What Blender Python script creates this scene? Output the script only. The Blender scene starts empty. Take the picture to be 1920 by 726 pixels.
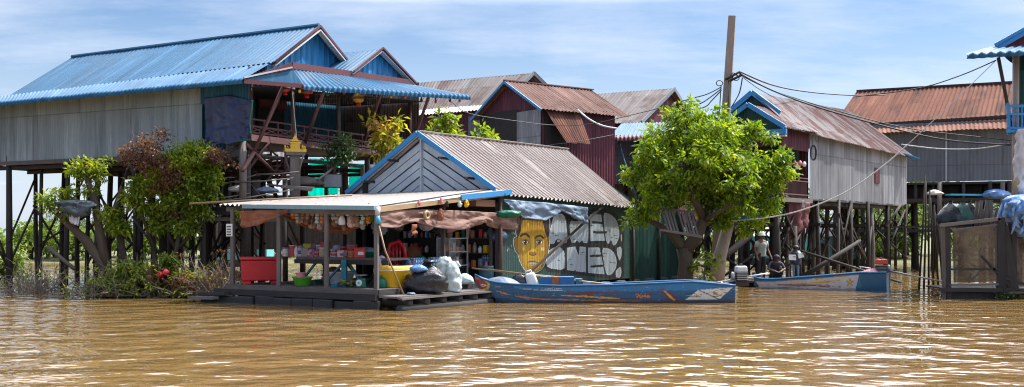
import bpy, math, random
import numpy as np
from mathutils import Vector as V, Matrix, noise as mnoise
random.seed(7)
RNG = np.random.default_rng(7)
F, H, CX, CY = 2000.0, 1.9, 960.0, 440.0      # focal length and horizon in photo pixels, eye height in metres
SC = bpy.context.scene
COL = SC.collection

# ---------------------------------------------------------------- survey helpers (photo pixel + distance -> metres)
def P(px, py, Y):
    return V(((px - CX) / F * Y, Y, H + (CY - py) / F * Y))

class Frame:
    """A building's own plan axes: s runs back along u, w along v."""
    def __init__(self, x0, y0, ux, uy):
        l = math.hypot(ux, uy)
        self.o = (x0, y0); self.u = (ux / l, uy / l); self.v = (-uy / l, ux / l)
    def pt(self, s, w, z):
        return V((self.o[0] + self.u[0] * s + self.v[0] * w, self.o[1] + self.u[1] * s + self.v[1] * w, z))
    def _ray(self, px, py, a, d):
        k = (px - CX) / F
        t = (k * a[1] - a[0]) / (d[0] - k * d[1])
        Y = a[1] + d[1] * t
        return t, Y, H + (CY - py) / F * Y
    def S(self, px, py, s):                    # on the plane s = const
        a = (self.o[0] + self.u[0] * s, self.o[1] + self.u[1] * s)
        t, Y, z = self._ray(px, py, a, self.v)
        return self.pt(s, t, z)
    def W(self, px, py, w):                    # on the plane w = const
        a = (self.o[0] + self.v[0] * w, self.o[1] + self.v[1] * w)
        t, Y, z = self._ray(px, py, a, self.u)
        return self.pt(t, w, z)
    def sw(self, p):
        dx, dy = p[0] - self.o[0], p[1] - self.o[1]
        return (dx * self.u[0] + dy * self.u[1], dx * self.v[0] + dy * self.v[1])

# ---------------------------------------------------------------- scene bookkeeping
def tag(o, label=None, cat=None, group=None, kind=None):
    if label: o['label'] = label
    if cat: o['category'] = cat
    if group: o['group'] = group
    if kind: o['kind'] = kind
    return o

def thing(name, label, cat, loc, group=None, rz=0.0):
    o = bpy.data.objects.new(name, None); COL.objects.link(o)
    o.location = loc; o.rotation_euler = (0, 0, rz); o.empty_display_size = .2
    return tag(o, label, cat, group)

def copy_tree(o, parent=None):
    c = o.copy(); COL.objects.link(c); c.parent = parent
    for ch in [x for x in COL.objects if x.parent == o]:
        copy_tree(ch, c)
    return c

def root_loc(o):
    l = V((0, 0, 0))
    while o is not None:
        l = l + V(o.location); o = o.parent
    return l

class MB:
    def __init__(self): self.v = []; self.f = []; self.uv = []
    def add(self, vs, fs, uvs=None):
        b = len(self.v); self.v.extend([tuple(p) for p in vs])
        for i, f in enumerate(fs):
            self.f.append(tuple(b + k for k in f))
            self.uv.extend(uvs[i] if uvs else [(vs[k][0] + vs[k][1], vs[k][2]) for k in f])
        return self
    def quad(self, a, b, c, d):
        a, b, c, d = map(V, (a, b, c, d)); w = (b - a).length; h = (d - a).length
        return self.add([a, b, c, d], [(0, 1, 2, 3)], [[(0, 0), (w, 0), (w, h), (0, h)]])
    def poly(self, pts):
        pts = [V(p) for p in pts]
        return self.add(pts, [tuple(range(len(pts)))])
    def prism(self, pts, off):                 # polygon pushed along off
        n = len(pts); off = V(off); a = [V(p) for p in pts]; b = [p + off for p in a]
        fs = [tuple(range(n)), tuple(range(2 * n - 1, n - 1, -1))] + [(i, i + n, (i + 1) % n + n, (i + 1) % n) for i in range(n)]
        return self.add(a + b, fs)
    def bar(self, p, q, w=.1, h=None, up=(0, 0, 1), taper=1.0):
        h = h or w; p, q = V(p), V(q); d = (q - p); L = d.length
        if L < 1e-6: return self
        d /= L; up = V(up)
        if abs(d.dot(up)) > .98: up = V((0.3, 1, 0))
        sd = d.cross(up).normalized(); u2 = sd.cross(d).normalized()
        vs = []
        for c, k in ((p, 1), (q, taper)):
            for a, b in ((-1, -1), (1, -1), (1, 1), (-1, 1)):
                vs.append(c + sd * (a * w / 2 * k) + u2 * (b * h / 2 * k))
        fs = [(3, 2, 1, 0), (4, 5, 6, 7)] + [(i, (i + 1) % 4, (i + 1) % 4 + 4, i + 4) for i in range(4)]
        uv = [[(0, 0), (w, 0), (w, h), (0, h)]] * 2 + [[(i * w, 0), (i * w + w, 0), (i * w + w, L), (i * w, L)] for i in range(4)]
        return self.add(vs, fs, uv)
    def box(self, c, sx, sy, sz, rz=0.0, taper=1.0):        # c = centre of the base
        cs, sn = math.cos(rz), math.sin(rz); vs = []
        for z, k in ((0, 1), (sz, taper)):
            for a, b in ((-1, -1), (1, -1), (1, 1), (-1, 1)):
                x, y = a * sx / 2 * k, b * sy / 2 * k
                vs.append(V((c[0] + x * cs - y * sn, c[1] + x * sn + y * cs, c[2] + z)))
        fs = [(3, 2, 1, 0), (4, 5, 6, 7)] + [(i, (i + 1) % 4, (i + 1) % 4 + 4, i + 4) for i in range(4)]
        uv = [[(0, 0), (sx, 0), (sx, sy), (0, sy)]] * 2 + [[(0, 0), (w, 0), (w, sz), (0, sz)] for w in (sx, sy, sx, sy)]
        return self.add(vs, fs, uv)
    def tube(self, path, r, n=8, cap=True, flat=1.0):
        path = [V(p) for p in path]; m = len(path)
        rs = r if isinstance(r, (list, tuple)) else [r] * m
        ref = None; vs = []; acc = 0; ls = []
        for i in range(m):
            t = (path[min(i + 1, m - 1)] - path[max(i - 1, 0)])
            t = t.normalized() if t.length > 1e-9 else V((0, 0, 1))
            if ref is None: ref = V((1, 0, 0)) if abs(t.x) < .8 else V((0, 1, 0))
            a = (ref - t * ref.dot(t)).normalized(); b = t.cross(a); ref = a
            if i: acc += (path[i] - path[i - 1]).length
            ls.append(acc)
            for k in range(n):
                g = 2 * math.pi * k / n
                vs.append(path[i] + a * (math.cos(g) * rs[i]) + b * (math.sin(g) * rs[i] * flat))
        fs = []; uv = []
        for i in range(m - 1):
            for k in range(n):
                k2 = (k + 1) % n
                fs.append((i * n + k, i * n + k2, (i + 1) * n + k2, (i + 1) * n + k))
                c = 6.28 * max(rs[i], .01) / n
                uv.append([(k * c, ls[i]), (k * c + c, ls[i]), (k * c + c, ls[i + 1]), (k * c, ls[i + 1])])
        if cap:
            fs += [tuple(range(n - 1, -1, -1)), tuple(range((m - 1) * n, m * n))]
            uv += [[(0, 0)] * n, [(0, 0)] * n]
        return self.add(vs, fs, uv)
    def lathe(self, c, prof, n=16, sx=1.0, sy=1.0, wob=0.0, seed=1):
        rr = random.Random(seed); vs = []
        if wob:                                # soft, crumpled things: finer rings, creased by noise
            n = max(n, 40); q = []
            for i in range(len(prof) - 1):
                p0, p1, p2, p3 = prof[max(i - 1, 0)], prof[i], prof[i + 1], prof[min(i + 2, len(prof) - 1)]
                for k in range(5):
                    t = k / 5; q.append(tuple(max(0.0 if d == 0 else -9, .5 * (2 * p1[d] + (p2[d] - p0[d]) * t + (2 * p0[d] - 5 * p1[d] + 4 * p2[d] - p3[d]) * t * t + (3 * p1[d] - p0[d] - 3 * p2[d] + p3[d]) * t ** 3)) for d in (0, 1)))
            prof = q + [prof[-1]]
        m = len(prof); ph = [rr.uniform(0, 6.28) for _ in range(4)]; o3 = V((rr.uniform(0, 50), rr.uniform(0, 50), 0)); R0 = max(p[0] for p in prof)
        for r, z in prof:
            for k in range(n):
                g = 2 * math.pi * k / n
                q = r
                if wob:
                    s3 = V((math.cos(g), math.sin(g), z / R0 * 1.2))
                    q = r * (1 + wob * (1.5 * mnoise.noise(s3 * 1.3 + o3) - 1.6 * abs(mnoise.noise(s3 * 2.6 + o3 * 2)) - .9 * abs(mnoise.noise(V((s3.x, s3.y, s3.z * .5)) * 6.0 + o3)) + .6))
                vs.append(V((c[0] + math.cos(g) * q * sx, c[1] + math.sin(g) * q * sy, c[2] + z)))
        fs = [(i * n + k, i * n + (k + 1) % n, (i + 1) * n + (k + 1) % n, (i + 1) * n + k) for i in range(m - 1) for k in range(n)]
        if prof[0][0] > 1e-4: fs.append(tuple(range(n - 1, -1, -1)))
        if prof[-1][0] > 1e-4: fs.append(tuple(range((m - 1) * n, m * n)))
        return self.add(vs, fs)
    def rows(self, rows, pitch=.2, amp=.025, kind='sine', sub=6):
        """corrugated sheet: rows = [(left, right), ...] from the top down, ribs run down the rows"""
        rows = [(V(a), V(b)) for a, b in rows]
        wid = max((b - a).length for a, b in rows)
        n = max(2, int(wid / pitch * sub)); m = len(rows); vs = []; dist = 0; vv = []
        for i, (a, b) in enumerate(rows):
            pa, pb = rows[max(i - 1, 0)], rows[min(i + 1, m - 1)]
            dn = ((pb[0] + pb[1]) - (pa[0] + pa[1])); nr = (b - a).cross(dn).normalized()
            if i: dist += ((a + b) / 2 - (rows[i - 1][0] + rows[i - 1][1]) / 2).length
            vv.append(dist)
            for k in range(n + 1):
                t = k / n; x = t * wid / pitch * 2 * math.pi
                h = math.sin(x) if kind == 'sine' else max(-.35, min(1, 2.2 * math.sin(x) - .9))
                q = a.lerp(b, t); jit = nr * (.022 * mnoise.noise(q * .9))          # sheets never lie quite flat
                if i == m - 1 and m == 2: jit = jit + dn.normalized() * (.035 * mnoise.cell(V((int(t * wid / .82) * 1.0 + .5, wid, .5))) )
                vs.append(q + nr * (h * amp) + jit)
        fs = []; uv = []
        for i in range(m - 1):
            for k in range(n):
                fs.append((i * (n + 1) + k, i * (n + 1) + k + 1, (i + 1) * (n + 1) + k + 1, (i + 1) * (n + 1) + k))
                u0, u1 = k / n * wid, (k + 1) / n * wid
                uv.append([(u0, -vv[i]), (u1, -vv[i]), (u1, -vv[i + 1]), (u0, -vv[i + 1])])
        return self.add(vs, fs, uv)
    def wall(self, p0, p1, zb, zt, pitch=.12, amp=.012, kind='sine', sub=5, breaks=()):
        """upright ribbed wall over the plan line p0-p1; zb, zt numbers or functions of t"""
        p0, p1 = V((p0[0], p0[1], 0)), V((p1[0], p1[1], 0)); L = (p1 - p0).length
        n = max(2, int(L / pitch * sub)) if amp else max(2, int(L / .4))
        nr = (p1 - p0).cross(V((0, 0, 1))).normalized()
        g = lambda z, t: z(t) if callable(z) else z
        ts = sorted(set([k / n for k in range(n + 1)] + list(breaks))); vs = []
        for t in ts:
            x = t * L / pitch * 2 * math.pi
            h = math.sin(x) if kind == 'sine' else max(-.35, min(1, 2.2 * math.sin(x) - .9))
            p = p0.lerp(p1, t) + nr * (h * amp)
            a, b = g(zb, t), g(zt, t)
            vs += [V((p.x, p.y, a)), V((p.x, p.y, max(a + .001, b)))]
        fs = []; uv = []
        for k in range(len(ts) - 1):
            f = (2 * k, 2 * k + 2, 2 * k + 3, 2 * k + 1); fs.append(f)
            uv.append([(ts[k] * L, vs[f[0]].z), (ts[k + 1] * L, vs[f[1]].z), (ts[k + 1] * L, vs[f[2]].z), (ts[k] * L, vs[f[3]].z)])
        return self.add(vs, fs, uv)
    def build(self, name, mat, parent=None, smooth=False, bevel=0.0, org=None):
        if org is None and parent is None:
            a = np.array(self.v); org = V(((a[:, 0].min() + a[:, 0].max()) / 2, (a[:, 1].min() + a[:, 1].max()) / 2, a[:, 2].min()))
        if parent is not None and org is None:
            org = root_loc(parent)
        me = bpy.data.meshes.new(name)
        me.from_pydata([(x - org[0], y - org[1], z - org[2]) for x, y, z in self.v], [], self.f)
        ul = me.uv_layers.new(name='UVMap'); ul.data.foreach_set('uv', np.array(self.uv, np.float32).ravel())
        me.materials.append(mat)
        if smooth: me.polygons.foreach_set('use_smooth', [True] * len(me.polygons))
        me.update()
        o = bpy.data.objects.new(name, me); COL.objects.link(o)
        if parent is not None: o.parent = parent
        else: o.location = org
        if bevel:
            b = o.modifiers.new('edge', 'BEVEL'); b.width = bevel; b.segments = 2; b.limit_method = 'ANGLE'
        return o

def one(mb, name, mat, label, cat, group=None, **k):
    return tag(mb.build(name, mat, None, **k), label, cat, group)

def np_mesh(name, verts, faces, mat, parent=None, smooth=False, cols=None, org=(0, 0, 0)):
    """faces: (n, 3|4) int array"""
    me = bpy.data.meshes.new(name); v = np.asarray(verts, np.float32) - np.asarray(org, np.float32)
    faces = np.asarray(faces, np.int32); k = faces.shape[1]; n = len(faces)
    me.vertices.add(len(v)); me.vertices.foreach_set('co', v.ravel())
    me.loops.add(n * k); me.loops.foreach_set('vertex_index', faces.ravel())
    me.polygons.add(n); me.polygons.foreach_set('loop_start', np.arange(0, n * k, k, dtype=np.int32))
    if smooth: me.polygons.foreach_set('use_smooth', np.ones(n, bool))
    me.update(calc_edges=True); me.validate()
    if cols is not None:
        at = me.color_attributes.new('paint', 'FLOAT_COLOR', 'POINT')
        c = np.ones((len(v), 4), np.float32); c[:, :3] = cols; at.data.foreach_set('color', c.ravel())
    me.materials.append(mat)
    o = bpy.data.objects.new(name, me); COL.objects.link(o)
    if parent is not None: o.parent = parent
    else: o.location = org
    return o

# ---------------------------------------------------------------- materials
class NT:
    def __init__(self, name):
        self.m = bpy.data.materials.new(name); self.m.use_nodes = True
        self.t = self.m.node_tree; self.t.nodes.clear()
        self.out = self.t.nodes.new('ShaderNodeOutputMaterial')
    def n(self, ty, _o=0, _set=None, **kw):
        nd = self.t.nodes.new('ShaderNode' + ty)
        for k, v in (_set or {}).items(): setattr(nd, k, v)
        for k, v in kw.items():
            k = k.replace('_', ' ')
            s = nd.inputs[int(k[1:])] if k[0] == 'i' and k[1:].isdigit() else nd.inputs[k]
            if hasattr(v, 'is_output'): self.t.links.new(v, s)
            else: s.default_value = (*v, 1) if isinstance(v, (tuple, list)) and len(v) == 3 and s.type == 'RGBA' else v
        return nd.outputs[_o]
    def math(self, op, a, b=0.0, clamp=False):
        return self.n('Math', _set=dict(operation=op, use_clamp=clamp), i0=a, i1=b)
    def ramp(self, fac, lo, hi):
        return self.n('MapRange', Value=fac, i1=lo, i2=hi)
    def mix(self, fac, a, b, mode='MIX'):
        nd = self.t.nodes.new('ShaderNodeMix'); nd.data_type = 'RGBA'; nd.blend_type = mode
        for s, v in ((nd.inputs[0], fac), (nd.inputs[6], a), (nd.inputs[7], b)):
            if hasattr(v, 'is_output'): self.t.links.new(v, s)
            else: s.default_value = (*v, 1) if isinstance(v, (tuple, list)) and len(v) == 3 else v
        return nd.outputs[2]
    def noise(self, vec, scale=1.0, detail=4, rough=.55, dims='3D', out=0):
        return self.n('TexNoise', _o=out, _set=dict(noise_dimensions=dims), Vector=vec, Scale=scale, Detail=detail, Roughness=rough)
    def scale(self, vec, s):
        return self.n('VectorMath', _set=dict(operation='MULTIPLY'), i0=vec, i1=s)
    def uv(self): return self.n('TexCoord', _o=2)
    def obj(self): return self.n('TexCoord', _o=3)
    def pos(self): return self.n('NewGeometry', _o=0)
    def orand(self): return self.n('ObjectInfo', _o=5)
    def principled(self, **kw):
        s = self.n('BsdfPrincipled', **kw); self.t.links.new(s, self.out.inputs[0]); return s
    def bump(self, h, dist=.01, strength=1.0):
        return self.n('Bump', Strength=strength, Distance=dist, Height=h)

def mul(c, k): return tuple(x * k for x in c)

def sheet(name, base, other, rust=None, rust_at=.62, rough=.42, metal=0.0, panel=.25, streak=.6, courses=True, groove=0.0, gp=.2):
    """painted or galvanised sheet: panel-to-panel change, streaks down the slope, rust patches, overlap lines"""
    t = NT(name); uv = t.uv(); r = t.orand()
    off = t.n('CombineXYZ', X=t.math('MULTIPLY', r, 37.), Y=t.math('MULTIPLY', r, 11.), Z=r)
    uvo = t.n('VectorMath', _set=dict(operation='ADD'), i0=uv, i1=off)
    sx = t.n('SeparateXYZ', Vector=uvo); 
    sep = sx.node
    pu = t.math('FLOOR', t.math('DIVIDE', sep.outputs[0], .8)); pv = t.math('FLOOR', t.math('DIVIDE', sep.outputs[1], 1.9))
    wn = t.n('TexWhiteNoise', _o=0, _set=dict(noise_dimensions='3D'), Vector=t.n('CombineXYZ', X=pu, Y=pv))
    st = t.noise(t.scale(uvo, (4.5, .22, 1)), 1.0, 6, .7)
    big = t.noise(t.scale(uvo, (.5, .35, 1)), 1.0, 4, .6)
    f = t.math('ADD', t.math('MULTIPLY', t.ramp(st, .38, .62), streak), t.math('MULTIPLY', t.ramp(big, .3, .7), 1 - streak))
    c = t.mix(f, base, other)
    c = t.mix(t.math('MULTIPLY', wn, panel), c, mul(base, .55))
    if rust:
        rn = t.noise(t.scale(uvo, (1.6, .7, 1)), 1.0, 7, .68)
        rs = t.noise(t.scale(uvo, (9., .5, 1)), 1.0, 3, .6)
        rf = t.ramp(t.math('ADD', t.math('ADD', t.math('MULTIPLY', rn, .7), t.math('MULTIPLY', rs, .3)), t.math('MULTIPLY', wn, .16)), rust_at, rust_at + .1)
        c = t.mix(rf, c, rust)
    if courses:
        fr = t.math('FRACT', t.math('DIVIDE', sep.outputs[1], 1.9))
        c = t.mix(t.math('MULTIPLY', t.math('LESS_THAN', fr, .018), .45), c, (.03, .03, .03))
    if groove:                                  # rib valleys darkened: brown dirt, plus rib shade painted into the colour
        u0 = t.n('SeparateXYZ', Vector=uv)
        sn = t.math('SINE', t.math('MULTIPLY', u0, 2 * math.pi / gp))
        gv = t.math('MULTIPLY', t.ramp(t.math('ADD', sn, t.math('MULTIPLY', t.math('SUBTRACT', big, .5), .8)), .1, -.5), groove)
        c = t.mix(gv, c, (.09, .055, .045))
    fine = t.noise(t.scale(uvo, (30, 12, 1)), 1.0, 2, .5)
    c = t.mix(t.ramp(fine, .55, .9), c, mul(other, .6))
    dn = t.noise(t.scale(uvo, (2.2, .16, 1)), 1.0, 6, .7)
    c = t.mix(t.math('MULTIPLY', t.ramp(dn, .54, .66), .5), c, mul(base, .35))
    c = t.mix(t.math('MULTIPLY', t.ramp(dn, .44, .34), .45), c, tuple(min(1, x * 1.3 + .05) for x in other))
    t.principled(Base_Color=c, Specular_IOR_Level=.22, Roughness=t.math('ADD', rough - .08, t.math('MULTIPLY', big, .22)), Metallic=metal,
                 Normal=t.bump(t.noise(t.scale(uvo, (3, 1.2, 1)), 1.0, 3), .02, .35))
    return t.m

def wood(name, base, other, rough=.8, var=.5):
    t = NT(name); uv = t.uv(); r = t.orand()
    off = t.n('CombineXYZ', X=t.math('MULTIPLY', r, 91.), Y=t.math('MULTIPLY', r, 47.))
    uvo = t.n('VectorMath', _set=dict(operation='ADD'), i0=uv, i1=off)
    g = t.noise(t.scale(uvo, (28, 1.6, 1)), 1.0, 5, .6)
    b = t.noise(t.scale(uvo, (2.5, .8, 1)), 1.0, 3, .6)
    c = t.mix(t.ramp(t.math('ADD', t.math('MULTIPLY', g, .6), t.math('MULTIPLY', b, .4)), .35, .66), base, other)
    c = t.mix(t.math('MULTIPLY', r, var), c, mul(base, .4))
    t.principled(Base_Color=c, Roughness=rough, Normal=t.bump(g, .012, .6))
    return t.m

def plain(name, base, rough=.5, var=.12, metal=0.0, scale=6.0, bump=0.0, trans=0.0):
    """paint or plastic with a little grime"""
    t = NT(name); p = t.obj()
    nz = t.noise(p, scale, 5, .6); n2 = t.noise(p, scale * 5, 3, .6)
    c = t.mix(t.math('MULTIPLY', t.ramp(nz, .35, .75), var * 2.2, True), base, mul(base, .45))
    c = t.mix(t.math('MULTIPLY', t.ramp(n2, .55, .8), var), c, tuple(min(1, x * .6 + .12) for x in base))
    kw = dict(Base_Color=c, Roughness=t.math('ADD', rough - .06, t.math('MULTIPLY', nz, .16)), Metallic=metal)
    if bump: kw['Normal'] = t.bump(nz, bump, .8)
    if trans: kw['Transmission_Weight'] = trans
    t.principled(**kw)
    return t.m

def cloth(name, base, other=None, scale=3.0, gloss=.7, weave=True, bump=.03):
    t = NT(name); p = t.obj(); other = other or mul(base, .6)
    nz = t.noise(p, scale, 6, .65)
    c = t.mix(t.ramp(nz, .35, .68), base, other)
    wv = t.noise(p, 60., 2, .5)
    c = t.mix(t.math('MULTIPLY', t.ramp(wv, .5, .8), .35 if weave else .1), c, tuple(min(1, x * 1.5 + .02) for x in base))
    t.principled(Base_Color=c, Roughness=gloss, Normal=t.bump(nz, bump, .9))
    return t.m

def leaf(name, dark, mid, light, trans=.45, gloss=.42):
    t = NT(name)
    r = t.n('NewGeometry', _o=8) if False else t.t.nodes.new('ShaderNodeNewGeometry').outputs['Random Per Island']
    nz = t.noise(t.obj(), 1.5, 3, .6)
    f = t.math('ADD', t.math('MULTIPLY', r, .55), t.math('MULTIPLY', t.ramp(nz, .38, .62), .45))
    cr = t.t.nodes.new('ShaderNodeValToRGB'); t.t.links.new(f, cr.inputs[0])
    e = cr.color_ramp.elements; e[0].position = .1; e[0].color = (*dark, 1); e[1].position = .95; e[1].color = (*light, 1)
    m = e.new(.5); m.color = (*mid, 1)
    c = cr.outputs[0]
    d = t.n('BsdfPrincipled', Base_Color=c, Roughness=gloss)
    tc = t.mix(1.0, c, (1.35, 1.25, .35), 'MULTIPLY')
    tr = t.n('BsdfTranslucent', Color=tc)
    s = t.n('MixShader', i0=trans, i1=d, i2=tr)
    t.t.links.new(s, t.out.inputs[0])
    return t.m

def painted(name, rough=.45, grime=.35, metal=0.):
    t = NT(name); c = t.n('Attribute', _o=0, _set=dict(attribute_name='paint')); p = t.obj()
    n1 = t.noise(t.scale(p, (6, 6, 1.2)), 1.0, 6, .65); n2 = t.noise(p, 14., 4, .6)
    c = t.mix(t.math('MULTIPLY', t.ramp(n1, .45, .75), grime), c, mul((.1, .1, .1), .6))
    c = t.mix(t.math('MULTIPLY', t.ramp(n2, .58, .75), grime * .5), c, (.4, .42, .42))
    t.principled(Base_Color=c, Roughness=t.math('ADD', rough, t.math('MULTIPLY', n2, .15)), Metallic=metal)
    return t.m

M = dict(
    blue_roof=sheet('blue_sheet', (.012, .085, .18), (.03, .125, .235), (.07, .1, .13), .72, rough=.48, panel=.3, streak=.55),
    blue_panel=sheet('blue_panel', (.015, .15, .36), (.02, .2, .45), None, rough=.45, panel=.15, courses=False),
    blue_trim=plain('blue_trim', (.03, .22, .5), .45),
    teal_panel=sheet('teal_wall', (.02, .1, .17), (.03, .14, .22), None, rough=.55, panel=.2, courses=False),
    red_trim=plain('red_trim', (.09, .018, .026), .6),
    grey_wall=sheet('grey_wall', (.21, .275, .31), (.38, .435, .46), (.22, .19, .15), .7, rough=.6, panel=.45, courses=True),
    silver_wall=sheet('silver_wall', (.17, .18, .20), (.42, .43, .45), (.2, .16, .13), .72, rough=.6, panel=.45, courses=True),
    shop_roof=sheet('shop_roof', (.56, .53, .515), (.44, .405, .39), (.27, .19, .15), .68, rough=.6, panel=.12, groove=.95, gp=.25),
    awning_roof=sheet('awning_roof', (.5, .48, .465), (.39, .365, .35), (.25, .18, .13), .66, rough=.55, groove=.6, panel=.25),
    gable=sheet('gable_sheet', (.40, .47, .54), (.6, .65, .7), (.2, .17, .15), .78, rough=.5, panel=.3, courses=False),
    rust_roof=sheet('rust_roof', (.14, .055, .037), (.2, .085, .055), (.08, .037, .03), .6, rough=.85, panel=.35),
    rust_pale=sheet('rust_pale', (.19, .085, .062), (.26, .13, .095), (.12, .055, .042), .62, rough=.85, panel=.3),
    mauve_roof=sheet('mauve_roof', (.13, .115, .118), (.19, .168, .162), (.095, .062, .055), .58, rough=.85, panel=.45),
    brown_roof=sheet('brown_roof', (.16, .09, .075), (.22, .135, .11), (.1, .055, .048), .58, rough=.85, panel=.3),
    mixed_roof=sheet('mixed_roof', (.29, .27, .27), (.25, .21, .205), (.135, .065, .06), .53, rough=.8, panel=.55, streak=.8),
    maroon=sheet('maroon_wall', (.095, .025, .038), (.14, .04, .055), (.06, .02, .03), .66, rough=.6, panel=.3, courses=False),
    dark_green=sheet('green_wall', (.014, .052, .042), (.025, .075, .06), None, rough=.5, panel=.25, courses=False),
    slate=sheet('slate_wall', (.14, .155, .175), (.18, .195, .215), None, rough=.7, panel=.12),
    brown_wall=sheet('brown_sheet', (.14, .11, .09), (.2, .16, .13), (.09, .06, .05), .62, rough=.6, panel=.3),
    wall_white=sheet('pale_sheet', (.5, .52, .54), (.4, .41, .42), None, rough=.5),
    aqua=sheet('aqua_panel', (.0, .48, .35), (.02, .4, .32), None, rough=.55, panel=.2, courses=True),
    aqua_far=plain('aqua_paint', (.1, .42, .42), .6),
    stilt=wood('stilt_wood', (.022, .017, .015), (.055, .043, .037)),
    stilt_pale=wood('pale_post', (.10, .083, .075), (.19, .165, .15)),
    plank=wood('grey_plank', (.10, .088, .085), (.2, .175, .165)),
    brace_red=wood('red_wood', (.12, .05, .05), (.19, .1, .095)),
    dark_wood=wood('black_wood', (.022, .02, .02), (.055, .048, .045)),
    bamboo=wood('bamboo', (.3, .2, .1), (.45, .32, .18), .5),
    pole=wood('pole_wood', (.28, .22, .19), (.45, .37, .32)),
    bark=wood('bark', (.05, .036, .026), (.12, .09, .066), .9),
    twig=wood('twig', (.2, .155, .115), (.38, .31, .24), .9),
    black=plain('black_rubber', (.02, .02, .022), .55),
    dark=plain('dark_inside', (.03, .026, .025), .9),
    white=plain('white_plastic', (.72, .73, .72), .4),
    red_plastic=plain('red_plastic', (.55, .012, .02), .38, .1),
    orange=plain('orange_paint', (.6, .1, .04), .4),
    yellow=plain('yellow_plastic', (.72, .42, .012), .4, .08),
    gold=plain('gold_paint', (.65, .4, .03), .4),
    green=plain('green_plastic', (.10, .42, .03), .35),
    green_dark=plain('dark_green_plastic', (.0, .13, .075), .45),
    cyan=plain('cyan_plastic', (.05, .38, .6), .35),
    teal_wood=plain('teal_wood', (.04, .13, .18), .6, .3),
    steel=plain('steel', (.4, .4, .41), .4, .2, .7),
    pink=plain('pink_plastic', (.7, .22, .28), .5),
    skin=plain('skin', (.16, .075, .045), .5, .05),
    hair=plain('hair', (.012, .01, .01), .5),
    shirt=cloth('shirt_cloth', (.36, .4, .35)),
    trousers=cloth('dark_cloth', (.022, .022, .03)),
    vest=cloth('navy_cloth', (.03, .035, .07)),
    jeans=cloth('jeans_cloth', (.17, .26, .36)),
    tan=cloth('tan_cloth', (.23, .125, .095), (.14, .075, .06), 2.5),
    maroon_cloth=cloth('maroon_cloth', (.17, .05, .05), (.12, .035, .04)),
    rust_cloth=cloth('rust_cloth', (.3, .1, .045), (.18, .06, .03)),
    navy_tarp=cloth('navy_tarp', (.012, .022, .075), (.022, .035, .105), 2.5, .4, False),
    grey_tarp=cloth('grey_blue_tarp', (.1, .155, .23), (.17, .22, .29), 4., .5, True),
    blue_tarp=cloth('blue_tarp', (.05, .17, .45), (.16, .3, .55), 3., .42, False, .05),
    white_cloth=cloth('white_cloth', (.6, .58, .6), (.45, .44, .47), 3., .6),
    sack=cloth('white_sack', (.55, .62, .62), (.38, .5, .5), 5., .55),
    bag=cloth('black_bag', (.012, .013, .017), (.025, .026, .034), 4., .22, False, .05),
    green_bag=cloth('green_net_bag', (.03, .11, .09), (.02, .06, .05), 6., .6),
    paper=plain('paper', (.8, .8, .78), .7, .03),
    cable=plain('cable', (.025, .025, .028), .5),
    cable_white=plain('pale_cable', (.6, .6, .58), .5),
    boat_in=wood('boat_boards', (.08, .11, .15), (.15, .18, .2)),
    boat_blue=plain('boat_blue', (.015, .12, .3), .4, .25),
    hull1=painted('painted_hull', .3, .3), mural=painted('mural_paint', .55, .45),
    leaf_tree=leaf('tree_leaf', (.05, .12, .01), (.17, .285, .018), (.37, .44, .03), .52),
    leaf_bush=leaf('bush_leaf', (.075, .15, .018), (.2, .3, .03), (.42, .47, .045), .54),
    leaf_brown=leaf('dry_leaf', (.07, .03, .028), (.14, .065, .05), (.3, .16, .1), .42),
    leaf_dark=leaf('dark_leaf', (.015, .04, .012), (.03, .075, .02), (.06, .12, .03), .3),
    leaf_yellow=leaf('yellow_leaf', (.22, .28, .03), (.55, .45, .05), (.6, .32, .2), .5),
    leaf_far=leaf('far_leaf', (.05, .1, .02), (.12, .2, .03), (.26, .32, .05), .4),
    leaf_fardark=leaf('far_dark_leaf', (.03, .06, .025), (.06, .11, .035), (.1, .16, .05), .3),
)
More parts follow.
